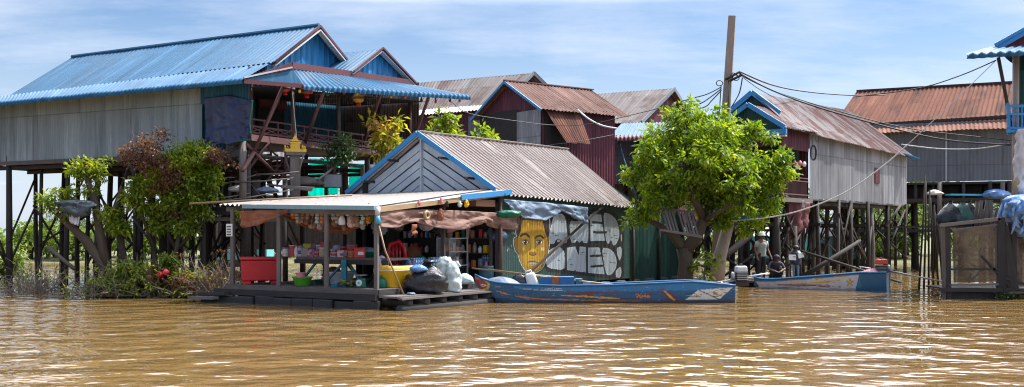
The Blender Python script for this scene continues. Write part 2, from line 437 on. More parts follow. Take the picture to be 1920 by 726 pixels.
# ================================================================ houses on stilts
def stilts(parent, fr, ss, ws, ztop, mat=None, r=.085, jit=.18, braces=0, bmat=None, beams=(), zlow=.3, seed=1, pale=0.0, skip=None):
    rr = random.Random(seed); pts = {}
    for i, s in enumerate(ss):
        for j, w in enumerate(ws):
            s2, w2 = s + rr.uniform(-jit, jit), w + rr.uniform(-jit, jit); rad = r * rr.uniform(.75, 1.3)
            a = fr.pt(s2 + rr.uniform(-.12, .12), w2 + rr.uniform(-.12, .12), -1.2); b = fr.pt(s2, w2, ztop)
            if skip and skip(CX + F * b.x / b.y): continue
            mid = a.lerp(b, .55) + V((rr.uniform(-.05, .05), rr.uniform(-.05, .05), 0))
            mb = MB().tube([a, mid, b], [rad * 1.1, rad, rad * .85], 8)
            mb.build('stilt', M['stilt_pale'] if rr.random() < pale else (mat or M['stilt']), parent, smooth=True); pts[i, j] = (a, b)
    keys = list(pts)
    for k in range(braces):
        i, j = rr.choice(keys); di, dj = rr.choice([(1, 0), (0, 1), (0, 1), (1, 0), (1, 1)])
        if (i + di, j + dj) not in pts: di, dj = -di, -dj
        if (i + di, j + dj) not in pts: continue
        (a0, b0), (a1, b1) = pts[i, j], pts[i + di, j + dj]
        t0 = rr.uniform(.3, .5); t1 = rr.uniform(.62, .97); o = V((rr.uniform(-.1, .1), -.09, 0))
        if rr.random() < .35: t0, t1 = t1, t0
        MB().tube([a0.lerp(b0, t0) + o, a1.lerp(b1, t1) + o], [rr.uniform(.035, .055), rr.uniform(.03, .05)], 6).build('brace', bmat or M['stilt'], parent, smooth=True)
    for (z, axis) in beams:
        if axis == 's':
            for j, w in enumerate(ws): MB().bar(fr.pt(min(ss) - .2, w + .1, z), fr.pt(max(ss) + .2, w + .1, z), .08, .13).build('floor_beam', bmat or M['stilt'], parent)
        else:
            for s in ss: MB().bar(fr.pt(s - .1, min(ws) - .2, z), fr.pt(s - .1, max(ws) + .2, z), .08, .13).build('floor_beam', bmat or M['stilt'], parent)
    return pts

def at_z(p, q, z):
    return p.lerp(q, (z - p.z) / (q.z - p.z))

def rake(parent, name, mat, pts, w=.05, h=.16):
    mb = MB()
    for a, b in zip(pts[:-1], pts[1:]): mb.bar(a, b, w, h)
    return mb.build(name, mat, parent)

# ---------------------------------------------------------------- A: long house with the blue roof
A = Frame(-8.375, 33.5, .45, .89)
hA = thing('stilt_house', 'long grey stilt house with bright blue ribbed roof and dark open veranda', 'house', (-8.4, 35, 0))
ridR, ridL = A.S(583, 51, 3.33), A.S(135, 108, 3.33)
kR, kL = A.S(497, 118, .55), A.S(15, 181, .55)
fwd = (ridR - ridL).normalized() * .35
rf = MB().rows([(ridL, ridR + fwd), (kL, kR + fwd)], .2, .026, 'box').build('roof', M['blue_roof'], hA)
MB().tube([ridL + V((0, 0, .03)), ridR + fwd + V((0, 0, .03))], .07, 6).build('ridge_cap', M['blue_roof'], rf)
rsR = A.pt(6.1, -.2, 7.3); rsL = A.pt(6.1, A.sw(ridL)[1], 7.2)
MB().rows([(ridR + fwd, ridL), (rsR, rsL)], .2, .026, 'box').build('roof', M['blue_roof'], hA)
# skirt roof along the long side, its eave rolled over
kR2 = A.S(505, 119, .5); kL2 = A.S(-70, 189, .5)
eR, eL = A.S(458, 147, -.95), A.S(-70, 197, -.95)
out = V((-A.u[0], -A.u[1], 0))
roll = lambda p, k: p + out * k[0] + V((0, 0, k[1]))
sk = MB().rows([(kL2, kR2), (eL, eR)] + [(roll(eL, k), roll(eR, k)) for k in ((.07, -.03), (.1, -.09), (.08, -.17))], .2, .02)
sk.build('skirt_roof', M['blue_roof'], hA, smooth=True)
# gable of the main roof
gl, gr = A.W(497, 119, 0), A.pt(6.0, 0, 7.35)
gap = A.W(583, 54, 0)
zt = lambda t: (gl.z + (gap.z - gl.z) * min(1, t / .51)) if t < .51 else gap.z + (gr.z - gap.z) * ((t - .51) / .49)
MB().wall(gl, gr, 6.9, zt, .3, .03, 'box', breaks=(.51,)).build('gable_panel', M['blue_panel'], hA)
o3 = A.pt(0, -.4, 0) - A.pt(0, 0, 0)
rake(hA, 'gable_trim', M['red_trim'], [gl + o3 + V((0, 0, .02)), gap + o3 + V((0, 0, .06)), gr + o3 + V((0, 0, .05))], .05, .075)
rake(hA, 'gable_soffit', M['wall_white'], [gl + o3 * .8 + V((0, 0, -.1)), gap + o3 * .8 + V((0, 0, -.08)), gr + o3 * .8 + V((0, 0, -.06))], .2, .04)
# second, lower gable at the front
w2 = -1.2
ga, gb, gc = A.W(705, 93, w2), A.W(650, 135, w2), A.W(768, 157, w2)
bk = A.pt(0, 3.6, 0) - A.pt(0, 0, 0); fo = A.pt(0, -.3, 0) - A.pt(0, 0, 0)
MB().rows([(ga + bk, ga + fo), (gb + bk, gb + fo)], .2, .026, 'box').build('porch_roof', M['blue_roof'], hA)
MB().rows([(ga + fo, ga + bk), (gc + fo, gc + bk)], .2, .026, 'box').build('porch_roof', M['blue_roof'], hA)
s_a, s_b, s_c = A.sw(ga)[0], A.sw(gb)[0], A.sw(gc)[0]; tm = (s_a - s_b) / (s_c - s_b)
zt2 = lambda t: (gb.z + (ga.z - gb.z) * t / tm if t < tm else ga.z + (gc.z - ga.z) * (t - tm) / (1 - tm)) - .06
MB().wall(gb, gc, min(gb.z, gc.z) - .25, zt2, .3, .03, 'box', breaks=(tm,)).build('gable_panel', M['blue_panel'], hA)
rake(hA, 'gable_trim', M['red_trim'], [gb + fo, ga + fo + V((0, 0, .04)), gc + fo], .05, .065)
rake(hA, 'gable_soffit', M['wall_white'], [gb + fo * .6 + V((0, 0, -.09)), ga + fo * .6 + V((0, 0, -.08)), gc + fo * .6 + V((0, 0, -.09))], .2, .03)
# awning over the veranda
b0, b1 = A.W(548, 129, -1.35), A.W(772, 160, -1.45)
a0, a1, a2 = A.S(457, 149, -.95), P(568, 158, 33.6), P(880, 178, 38.6)
dn = V((.45, -.85, 0)).normalized()
aw = MB().rows([(b0, b1), (a1, a2)] + [(a1 + dn * k + V((0, 0, z)), a2 + dn * k + V((0, 0, z))) for k, z in ((.09, -.02), (.13, -.1), (.1, -.2))], .2, .024)
aw.add([a0, a1, b0], [(0, 1, 2)])
aw.build('awning', M['blue_roof'], hA, smooth=True)
rake(hA, 'awning_edge', M['red_trim'], [a0 + V((0, 0, -.06)), a1 + V((0, 0, -.06))], .06, .13)
rake(hA, 'awning_flashing', M['wall_white'], [a0 + V((0, -.02, .05)), b0 + V((0, -.06, .03))], .08, .05)
rake(hA, 'awning_flashing', M['red_trim'], [A.S(475, 147, -.6), b0 + V((0, 0, .1)), b1 + V((0, 0, .1))], .06, .2)
# long side wall, fascia, veranda walls and floor
wR, wL = A.S(379, 200, 0), A.S(-70, 200, 0)
MB().wall(wL, wR, 4.53, 6.62, .11, .008).build('side_wall', M['grey_wall'], hA)
MB().bar(wL + V((0, 0, 4.46 - wL.z)), wR + V((0, 0, 4.46 - wR.z)), .1, .14).build('sill_beam', M['stilt_pale'], hA)
f0, f1 = A.S(376, 160, -.25), A.S(468, 160, -.25)
MB().wall(f0, f1, lambda t: 6.05 if t < .92 else 5.85, 6.62, .12, .015).build('fascia', M['teal_panel'], hA)
fz = 5.05
MB().quad(A.pt(.2, -.1, fz), A.pt(9.8, -.1, fz), A.pt(9.8, 3.4, fz), A.pt(.2, 3.4, fz)).build('veranda_floor', M['plank'], hA)
MB().bar(A.pt(.1, -.15, fz - .1), A.pt(9.8, -.15, fz - .1), .08, .2).build('floor_edge', M['brace_red'], hA)
MB().wall(A.pt(.6, 3.35, 0), A.pt(9.8, 3.35, 0), fz, 7.2, .15, .014).build('back_wall', M['teal_panel'], hA)
MB().wall(A.pt(9.75, 3.35, 0), A.pt(9.75, -.35, 0), 4.9, 7.9, .13, .014).build('end_wall', M['brown_wall'], hA)
MB().wall(A.pt(.12, 0.9, 0), A.pt(.12, 13, 0), 4.5, 6.7, .15, .012).build('inner_wall', M['teal_panel'], hA)
MB().quad(A.pt(0, -.8, 6.5), A.pt(0, 3.3, 6.6), A.pt(9.7, 3.3, 7.15), A.pt(9.7, -.8, 7.1)).build('ceiling', M['dark_wood'], hA)
for sa, sb in ((.7, 2.6), (4.4, 5.9)):
    d = MB().bar(A.pt((sa + sb) / 2, 3.25, fz + .02), A.pt((sa + sb) / 2, 3.25, 6.9), (sb - sa), .06, up=A.pt(0, 1, 0) - A.pt(0, 0, 0)).build('door', M['dark'], hA)
    mb = MB()
    for k in range(9):
        q = A.pt(sa + (sb - sa) * (k + .5) / 9, 3.18, 6.95)
        mb.lathe(q - V((0, 0, .42)), [(.02, 0), (.1, .12), (.12, .3), (.1, .42)], 8, wob=.1, seed=k)
    mb.build('door_valance', M['maroon_cloth'], d, smooth=True)
# railing: top rail, mid rail, posts and X pattern
rl = MB()
for z in (.08, .28, .5): rl.bar(A.pt(.1, -.05, fz + z), A.pt(9.7, -.05, fz + z), .05, .05)
for k in range(15):
    s = .15 + k * .68
    rl.bar(A.pt(s, -.05, fz), A.pt(s, -.05, fz + .54), .045)
    if k < 14: rl.bar(A.pt(s, -.05, fz + .09), A.pt(s + .68, -.05, fz + .27), .03)
    if k < 14: rl.bar(A.pt(s + .68, -.06, fz + .09), A.pt(s, -.06, fz + .27), .03)
rl.build('railing', M['brace_red'], hA)
for s, mt in ((.25, 'brace_red'), (2.35, 'stilt_pale'), (4.9, 'stilt_pale'), (7.5, 'stilt'), (9.65, 'brace_red')):
    MB().tube([A.pt(s, 0, fz), A.pt(s, 0, 7.2)], .075, 8).build('veranda_post', M[mt], hA, smooth=True)
for (x0, y0, Y0), (x1, y1, w) in (((804, 182, 37.4), (773, 268, -.1)), ((532, 160, 33.6), (476, 286, -.15)), ((607, 172, 34.2), (572, 268, -.15)), ((716, 172, 35.9), (684, 262, -.15))):
    MB().tube([P(x0, y0, Y0), A.W(x1, y1, w)], .06, 7).build('awning_strut', M['brace_red'], hA, smooth=True)
MB().tube([A.W(476, 286, -.15), A.W(455, 320, -.4)], .07, 7).build('brace', M['brace_red'], hA, smooth=True)
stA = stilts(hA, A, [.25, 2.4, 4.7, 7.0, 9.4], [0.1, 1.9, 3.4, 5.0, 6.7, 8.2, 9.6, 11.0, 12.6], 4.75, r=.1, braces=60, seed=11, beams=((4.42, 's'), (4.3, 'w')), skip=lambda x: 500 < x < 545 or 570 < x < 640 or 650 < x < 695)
MB().quad(A.pt(.1, 3.3, 4.55), A.pt(9.6, 3.3, 4.55), A.pt(9.6, 13.2, 4.55), A.pt(.1, 13.2, 4.55)).build('floor', M['stilt_pale'], hA)
MB().tube([P(455, 262, 33.5), P(456, 400, 33.3)], .12, 10).build('stilt', M['stilt_pale'], hA, smooth=True)
for (a, b, m) in (((402, 302, 33.6), (458, 268, 33.7), 'stilt_pale'), ((462, 270, 33.5), (520, 330, 35.2), 'brace_red'), ((505, 265, 34.3), (440, 352, 34), 'brace_red'),
                  ((380, 264, 34), (462, 264, 33.6), 'plank')):
    MB().tube([P(*a), P(*b)], .055, 7).build('brace', M[m], hA, smooth=True)

def drape(pts_top, pts_bot, name, mat, label, cat, nx=36, ny=14, fold=.05, k=9, group=None, seed=3, sag=0.0, thick=.012):
    """hanging cloth between two edge polylines with folds across its own normal"""
    rr = random.Random(seed); ph = [rr.uniform(0, 6.28) for _ in range(4)]
    def along(pl, t):
        n = len(pl) - 1; i = min(int(t * n), n - 1); return V(pl[i]).lerp(V(pl[i + 1]), t * n - i)
    nrm = (V(pts_top[-1]) - V(pts_top[0])).cross(V((0, 0, 1))).normalized()
    vs = []
    for j in range(ny + 1):
        b = j / ny
        for i in range(nx + 1):
            t = i / nx; a, c = along(pts_top, t), along(pts_bot, t)
            p = a.lerp(c, b) - V((0, 0, sag * math.sin(math.pi * t) * b))
            d = math.sin(k * t * 2 + ph[0] + 2 * b) * .6 + math.sin(k * 2.3 * t + ph[1] - 3 * b) * .35 + math.sin(9 * b + ph[2] + 4 * t) * .35
            cr = V((t * (V(pts_top[-1]) - V(pts_top[0])).length, b * 1.5, seed * 3.7)); d += 1.1 - 2.6 * abs(mnoise.noise(cr * 1.7)) - 1.5 * abs(mnoise.noise(cr * 4.1)) + .8 * mnoise.noise(cr * .9)
            vs.append(p + nrm * (d * fold * (.35 + .65 * b)))
    f = [(j * (nx + 1) + i, j * (nx + 1) + i + 1, (j + 1) * (nx + 1) + i + 1, (j + 1) * (nx + 1) + i) for j in range(ny) for i in range(nx)]
    mb = MB().add(vs, f)
    o = one(mb, name, mat, label, cat, group, smooth=True)
    so = o.modifiers.new('thick', 'SOLIDIFY'); so.thickness = thick
    return o

drape([A.S(384, 184, -.32), A.S(430, 178, -.34), A.S(472, 188, -.3)], [A.S(388, 270, -.3), A.S(400, 266, -.35), A.S(430, 272, -.4), A.S(450, 264, -.3), A.S(468, 262, -.3)],
      'tarp', M['navy_tarp'], 'dark navy tarp hung below the blue eave at the corner of the long house', 'tarp', nx=60, ny=40, fold=.06, k=5)
one(MB().tube([A.S(474, 188, -.33), A.S(468, 230, -.36), A.S(472, 262, -.34), A.S(386, 272, -.36)], .022, 6), 'rope', M['green_dark'],
    'green rope edge hanging along the dark navy tarp', 'rope')

# string lights and lanterns under the awning
def hang_bulbs():
    pts = []
    line = [(560, 163), (610, 166), (660, 168), (710, 172), (750, 176), (790, 180), (830, 183), (875, 186)]
    def Yat(px): return 33.7 + (px - 568) / 312 * 5.0
    mb = MB().tube([P(x, y, Yat(x)) for x, y in line], .012, 5)
    one(mb, 'light_cable', M['cable'], 'thin black cable of coloured bulbs under the blue awning edge', 'cable')
    cols = dict(red=('red_plastic', 'red'), green=('green_dark', 'green'), yellow=('yellow', 'yellow'), white=('white', 'white'), orange=('orange', 'orange'), black=('black', 'black'))
    spots = [(562, 170, 'yellow', 'first bulb from the awning corner'), (584, 172, 'red', 'beside the first yellow bulb at the awning corner'), (614, 176, 'green', 'only green bulb of the string'), (645, 173, 'red', 'right of the green bulb'),
             (670, 174, 'yellow', 'above the round paper lantern'), (702, 179, 'black', 'unlit, before the white square lamp'), (733, 180, 'yellow', 'just left of the white bulb'), (739, 176, 'white', 'only white bulb of the string'),
             (760, 181, 'orange', 'in front of the brown end wall'), (790, 187, 'black', 'left of the awning strut end'), (817, 190, 'red', 'hanging past the brown strut, against the grey roof'), (844, 188, 'black', 'second from the far end of the awning'), (862, 188, 'orange', 'last at the far end')]
    for x, y, c, wh in spots:
        q = P(x, y, Yat(x)); t = thing('light_bulb', f'small {cols[c][1]} bulb on the awning string, {wh}', 'light bulb', q - V((0, 0, .07)), 'bulbs strung under the blue awning')
        MB().lathe(q - V((0, 0, .08)), [(.01, 0), (.045, .03), (.05, .07), (.03, .11)], 10).build('glass', M[cols[c][0]], t, smooth=True)
        MB().lathe(q + V((0, 0, .03)), [(.025, 0), (.025, .07), (.008, .14)], 8).build('socket', M['black'], t, smooth=True)
hang_bulbs()
for i, (x, y, Y, r, m, lb) in enumerate(((672, 184, 36.6, .2, 'gold', 'round yellow paper lantern with red band hung in the veranda'), (575, 168, 35.6, .2, 'orange', 'round orange lantern near the corner of the veranda'),
                                         (535, 165, 34.5, .16, 'orange', 'small orange lantern beside the leaning strut of the veranda'))):
    q = P(x, y, Y); t = thing('paper_lantern', lb, 'lantern', q - V((0, 0, r)), 'lanterns in the veranda')
    MB().lathe(q - V((0, 0, r * .8)), [(r * .5, 0), (r * .9, r * .3), (r, r * .8), (r * .9, r * 1.3), (r * .5, r * 1.6)], 14).build('shade', M[m], t, smooth=True)
    MB().lathe(q - V((0, 0, r * .25)), [(r * 1.02, 0), (r * 1.03, r * .25), (r * 1.0, r * .4)], 14).build('band', M['rust_cloth'], t, smooth=True)
    MB().lathe(q - V((0, 0, r * 1.5)), [(r * .1, 0), (r * .5, r * .1), (r * .3, r * .7)], 10).build('tassel', M['red_plastic'], t, smooth=True)
for i, (x, wh) in enumerate(((600, 'left of the leaning strut'), (622, 'right of the leaning strut'), (652, 'left of the yellow lantern'), (697, 'right of the yellow lantern'), (722, 'nearest the brown end wall'))):
    q = P(x, 180, 36 + i * .7); mb = MB()
    for k in range(5): mb.tube([q + V((-.16 + .08 * k, 0, .2)), q + V((-.16 + .08 * k, 0, -.3))], .012, 4)
    for k in range(4): mb.tube([q + V((-.18, 0, .2 - .15 * k)), q + V((.18, 0, .2 - .15 * k))], .012, 4)
    one(mb, 'hanging_lattice', M['brown_wall'], f'small brown lattice basket hung in the dark veranda, {wh}', 'basket', 'lattice baskets in the veranda')
one(MB().tube([P(548, 170, 34.4), P(552, 215, 34.6), P(556, 258, 34.7)], .012, 5), 'rope', M['cable_white'], 'thin pale rope hanging down to the yellow spirit house', 'rope')

# ---------------------------------------------------------------- maroon houses behind the shop
def gable_house(name, label, fr, hw, ridge_z, eave_z, L, back_over, roofm, wallm, trimm, base_z, over=.35, front_over=.35, pitch=.2, gablem=None):
    """house in frame fr: side wall w = 0, ridge at w = hw, far eave at w = 2 hw, gable at s = 0"""
    t = thing(name, label, 'house', fr.pt(L / 2, hw, 0)); sl = (ridge_z - eave_z) / hw
    e = eave_z - sl * over
    r0, r1 = fr.pt(-front_over, hw, ridge_z), fr.pt(L + back_over, hw, ridge_z)
    n0, n1 = fr.pt(-front_over, -over, e), fr.pt(L + back_over, -over, e)
    m0, m1 = fr.pt(-front_over, 2 * hw + over, e), fr.pt(L + back_over, 2 * hw + over, e)
    MB().rows([(r0, r1), (n0, n1)], pitch, .025).build('roof', roofm, t)
    MB().rows([(r1, r0), (m1, m0)], pitch, .025).build('roof', roofm, t)
    MB().bar(r0 + V((0, 0, .03)), r1 + V((0, 0, .03)), .18, .05).build('ridge_cap', roofm, t)
    if trimm: rake(t, 'gable_trim', trimm, [n0 - V((0, 0, .05)), r0 - V((0, 0, .05)), m0 - V((0, 0, .05))], .05, .11)
    g = lambda q: eave_z + (ridge_z - eave_z) * (1 - abs(2 * q - 1)) - .05
    MB().wall(fr.pt(0, 2 * hw, 0), fr.pt(0, 0, 0), base_z, g, .16, .012, breaks=(.5,)).build('gable_wall', gablem or wallm, t)
    MB().wall(fr.pt(0, 0, 0), fr.pt(L, 0, 0), base_z, eave_z, .16, .012).build('side_wall', wallm, t)
    MB().wall(fr.pt(L, 0, 0), fr.pt(L, 2 * hw, 0), base_z, g, .16, .012, breaks=(.5,)).build('end_wall', wallm, t)
    MB().wall(fr.pt(L, 2 * hw, 0), fr.pt(0, 2 * hw, 0), base_z, eave_z, .16, .012).build('side_wall', wallm, t)
    return t

# C2, rust-brown roof, gable towards the left
C2 = Frame(*P(1017, 0, 46)[:2], .8, .6)
za = C2.W(1017, 198, 0).z; hw2 = abs(C2.sw(C2.S(957, 152, 0))[1]); zr = C2.S(957, 153, 0).z
hC2 = gable_house('stilt_house', 'maroon metal stilt house with rust brown roof and blue edged gable behind the shop', C2, hw2, zr, za, 4.2, .7, M['brown_roof'], M['maroon'], M['blue_trim'], 2.6, gablem=M['maroon'])
MB().wall(C2.pt(-.1, 1.7, 0), C2.pt(-.1, .0, 0), 4.1, za - .15, .16, .012).build('shutter_panel', M['silver_wall'], hC2)
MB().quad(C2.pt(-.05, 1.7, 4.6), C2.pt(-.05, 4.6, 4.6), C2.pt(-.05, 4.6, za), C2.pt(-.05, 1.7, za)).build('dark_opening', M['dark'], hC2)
fa, fb = C2.W(1020, 203, -.05), C2.W(1085, 207, -.05)
fd = V((.6, -.8, 0)) * .75
MB().rows([(fa, fb), (C2.W(1062, 266, -.95), C2.W(1108, 272, -.95))], .16, .014).build('window_flap', M['rust_roof'], hC2)
mz = C2.pt(.3, -.02, 4.2)
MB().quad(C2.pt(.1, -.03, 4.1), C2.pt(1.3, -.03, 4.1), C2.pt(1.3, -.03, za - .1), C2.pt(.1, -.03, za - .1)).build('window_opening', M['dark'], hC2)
stilts(hC2, C2, [.2, 2, 4], [.2, 2.2, 4], 2.7, seed=5)

# C1, long grey-mauve roof behind it
C1 = Frame(*P(1012, 0, 52)[:2], .515, .857)
T1 = thing('stilt_house', 'long weathered grey roofed house with maroon walls beside the blue roofed house', 'house', C1.pt(2, 5, 0))
r0, r1 = C1.S(999, 137, 2.6), C1.S(700, 163, 2.6); n0, n1 = C1.S(935, 197, -.3), C1.S(690, 220, -.3)
MB().rows([(r1, r0), (n1, n0)], .22, .026).build('roof', M['mauve_roof'], T1)
MB().rows([(r0, r1), (C1.pt(5.3, 0, 7.6), C1.pt(5.3, 9, 7.6))], .22, .026).build('roof', M['mauve_roof'], T1)
wr0 = C1.sw(r0)[1] + .3; g0 = C1.pt(0, wr0, n0.z); g1 = C1.pt(5.2, wr0, n0.z); mid = .5
MB().wall(g0, g1, 3, lambda t: n0.z + (r0.z - .1 - n0.z) * (1 - abs(2 * t - 1)), .16, .012, breaks=(.5,)).build('gable_wall', M['maroon'], T1)
rake(T1, 'gable_trim', M['slate'], [n0 + V((.2, 0, 0)), r0 + V((.05, -.1, 0)), C1.pt(5.4, 0, 7.5)], .06, .18)
C1b = Frame(*P(1014, 0, 48.6)[:2], .515, .857)
ln0, ln1 = C1b.S(1013, 197, 0), C1b.S(700, 222, 0)
MB().rows([(ln1 + V((.4, .9, .35)), ln0 + V((.4, .9, .35))), (ln1, ln0)], .2, .03).build('lean_to_roof', M['wall_white'], T1)
MB().wall(C1b.S(690, 230, .35), C1b.S(966, 230, .35), 3.0, lambda t: ln1.z + (ln0.z - ln1.z) * t + .1, .18, .014).build('side_wall', M['maroon'], T1)
MB().wall(C1b.S(878, 222, .27), C1b.S(938, 222, .27), C1b.S(900, 252, .27).z, C1b.S(900, 216, .27).z, .14, .01).build('window_shutter', M['slate'], T1)
stilts(T1, C1b, [.5, 2.5], [.3, 2.5, 5, 7.5], 3.1, seed=6)

# C3, mauve roof with plum gable
C3 = Frame(*P(1195, 0, 55)[:2], .515, .857)
b3 = C3.W(1195, 230, 0); a3 = C3.W(1255, 168, 0); hw3 = C3.sw(a3)[0]
T3 = thing('stilt_house', 'plum coloured house with streaked grey roof half hidden by the big tree', 'house', C3.pt(2, 3, 0))
l3 = C3.S(1100, 178, hw3); m3 = C3.S(1060, 236, -.25)
MB().rows([(l3, a3 + V((.25, -.12, .05))), (m3, C3.S(1199, 229, -.25) )], .22, .026).build('roof', M['mauve_roof'], T3)
MB().rows([(a3 + V((.25, -.12, .05)), l3), (C3.pt(hw3 * 2, -.3, b3.z), C3.pt(hw3 * 2, 5, b3.z))], .22, .026).build('roof', M['mauve_roof'], T3)
MB().wall(C3.pt(0, 0, 0), C3.pt(hw3 * 2, 0, 0), 2.5, lambda t: b3.z + (a3.z - b3.z) * (1 - abs(2 * t - 1)) - .06, .16, .012, breaks=(.5,)).build('gable_wall', M['maroon'], T3)
rake(T3, 'gable_trim', M['slate'], [b3 + V((.2, -.2, 0)), a3 + V((.25, -.25, 0)), C3.pt(hw3 * 2, -.3, b3.z)], .06, .2)
MB().wall(C3.pt(.05, 4.5, 0), C3.pt(.05, 0, 0), 2.5, b3.z, .16, .012).build('side_wall', M['maroon'], T3)
pr = MB().rows([(P(1166, 231, 52.2), P(1260, 229, 53)), (P(1143, 255, 49.6), P(1262, 251, 50.2))], .2, .028)
pr.build('porch_roof', M['blue_roof'], T3)
pa, pb = P(1112, 259, 49.0), P(1262, 252, 50.0)
MB().rows([(pa + V((.1, .5, .12)), pb + V((.1, .5, .12))), (pa, pb), (pa + V((.02, -.1, -.06)), pb + V((.02, -.1, -.06))), (pa + V((.02, -.1, -.2)), pb + V((.02, -.1, -.2)))], .2, .025).build('porch_eave', M['red_trim'], T3, smooth=True)
MB().wall(P(1148, 0, 51.5), P(1265, 0, 52.5), 2.9, 6.7, .14, .012).build('porch_wall', M['slate'], T3)
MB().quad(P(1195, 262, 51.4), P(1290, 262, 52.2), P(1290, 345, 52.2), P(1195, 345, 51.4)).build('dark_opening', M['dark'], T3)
MB().quad(P(1140, 345, 49.5), P(1300, 345, 50.2), P(1310, 343, 52.5), P(1140, 343, 52)).build('porch_floor', M['plank'], T3)
for x0, x1 in ((1158, 1192), (1232, 1215)):
    MB().tube([P(x0, 262, 49.8), P(x1, 372, 49.4)], .06, 6).build('porch_strut', M['teal_wood'], T3, smooth=True)
for k in range(7): MB().tube([P(1150 + 24 * k, 345, 50.4), P(1150 + 24 * k, 535, 50.4)], .09, 7).build('stilt', M['stilt'], T3, smooth=True)
rr = random.Random(4)
for k in range(6): MB().tube([P(1145 + 22 * k, 350 + 8 * k, 50.1), P(1185 + 22 * k, 330 + 10 * k, 50.3)], .06, 6).build('brace', M['stilt'], T3, smooth=True)

# ---------------------------------------------------------------- D: silver walled house
D = Frame(11.7, 42.0, .62, .78)
hD = thing('stilt_house', 'silver sheet walled stilt house with rust striped roof and maroon front porch', 'house', D.pt(5, 2.5, 0))
cN, cF = D.W(1518, 247, 0), D.W(1700, 293, 0); bN, bF = D.W(1518, 372, 0), D.W(1699, 385, 0)
MB().wall(cN, cF, lambda t: bN.z + (bF.z - bN.z) * t - .05 + (.06 if int(t * 12) % 2 else 0), lambda t: cN.z + (cF.z - cN.z) * t, .1, .008).build('side_wall', M['silver_wall'], hD)
rp = lambda px, py: D.S(px, py, 0)
r0 = D.W(1410, 173, 1.87); r1 = D.W(1597, 209, 1.87); e0 = D.W(1490, 244, -.3); e1 = D.W(1719, 298, -.35)
MB().rows([(r0, r1), (e0, e1)], .2, .026).build('roof', M['mixed_roof'], hD)
far = D.pt(0, 4.3, 0) - D.pt(0, 0, 0)
f0_, f1_ = D.pt(D.sw(r0)[0], 4.2, 5.9), D.pt(D.sw(r1)[0], 4.2, 5.9)
MB().rows([(r1, r0), (f1_, f0_)], .2, .026).build('roof', M['mixed_roof'], hD)
s0 = D.sw(r0)[0]
rake(hD, 'gable_trim', M['blue_trim'], [f0_, r0, D.W(1462, 212, .6)], .07, .2)
gbase = lambda w: 5.7 + (r0.z - .12 - 5.7) * (1 - min(1, abs(w - 1.87) / 2.3))
MB().wall(D.pt(s0 + .15, 4.0, 0), D.pt(s0 + .15, 0, 0), 3.3, lambda t: gbase(4 - 4 * t), .15, .012, breaks=(.5325,)).build('gable_wall', M['dark_green'], hD)
# porch gable in front
sp = -3.0
pa = D.S(1403, 196, sp); pw = D.sw(pa)[1]
pb1 = D.S(1472, 238, sp); pb2 = D.pt(sp, 2 * pw - D.sw(pb1)[1], pb1.z)
L1 = D.pt(3.2, 0, 0) - D.pt(0, 0, 0)
MB().rows([(pa, pa + L1), (pb1, pb1 + L1)], .2, .026).build('porch_roof', M['mixed_roof'], hD)
MB().rows([(pa + L1, pa), (pb2 + L1, pb2)], .2, .026).build('porch_roof', M['mixed_roof'], hD)
MB().rows([(pb1 + L1 * .2 + V((0, 0, .1)), e0 + V((0, 0, .08)) + (D.pt(1, 0, 0) - D.pt(0, 0, 0))), (pb1, e0 + (D.pt(.9, 0, 0) - D.pt(0, 0, 0)) + V((0, 0, -.02)))], .2, .02).build('porch_roof', M['mixed_roof'], hD)
dd = D.pt(-.06, 0, 0) - D.pt(0, 0, 0)
rake(hD, 'gable_trim', M['blue_trim'], [pb2 + dd, pa + dd, pb1 + dd], .07, .17)
sa_, sb_ = D.sw(pb2)[1], D.sw(pb1)[1]
MB().wall(D.pt(sp + .12, sa_ - .1, 0), D.pt(sp + .12, sb_ + .1, 0), pb1.z - .05, lambda t: pb1.z + (pa.z - pb1.z) * (1 - abs(2 * t - 1)) - .06, .14, .012, breaks=(.5,)).build('gable_wall', M['dark_green'], hD)
lz = D.S(1470, 240, sp).z
MB().bar(D.pt(sp - .1, sa_, lz - .14), D.pt(sp - .1, sb_ - .1, lz - .14), .12, .2).build('fascia_board', M['blue_trim'], hD)
MB().bar(D.pt(sp - .12, sa_, lz - .3), D.pt(sp - .12, sb_ - .1, lz - .3), .16, .06).build('fascia_board', M['wall_white'], hD)
pz = D.W(1490, 372, 0).z
MB().wall(D.pt(-2.5, 0, 0), D.pt(-.02, 0, 0), 5.15, cN.z - .02, .14, .012).build('porch_side', M['maroon'], hD)
MB().wall(D.pt(-2.5, .02, 0), D.pt(-2.4, .02, 0), pz, 5.15, .14, .0).build('porch_post', M['maroon'], hD)
MB().wall(D.pt(.05, 4, 0), D.pt(.05, .05, 0), pz, 5.8, .14, .012).build('inner_wall', M['maroon'], hD)
MB().wall(D.pt(-2.5, 3.6, 0), D.pt(.0, 3.6, 0), pz, 5.8, .14, .012).build('porch_side', M['maroon'], hD)
MB().wall(D.pt(-2.45, 3.6, 0), D.pt(-2.45, .0, 0), 5.25, 5.75, .14, .012).build('porch_side', M['maroon'], hD)
mb = MB()
mb.prism([D.pt(-2.7, -.15, pz), D.pt(.0, -.15, pz), D.pt(.0, 3.7, pz), D.pt(-2.7, 3.7, pz)], (0, 0, -.16)); mb.build('porch_floor', M['plank'], hD)
mb = MB()
for z in (.15, .68, .8): mb.bar(D.pt(-2.45, .02, pz + z), D.pt(-.1, .02, pz + z), .04); mb.bar(D.pt(-2.45, .02, pz + z), D.pt(-2.45, 3.5, pz + z), .04)
for k in range(22): mb.bar(D.pt(-2.4 + .105 * k, .02, pz), D.pt(-2.4 + .105 * k, .02, pz + .68), .025)
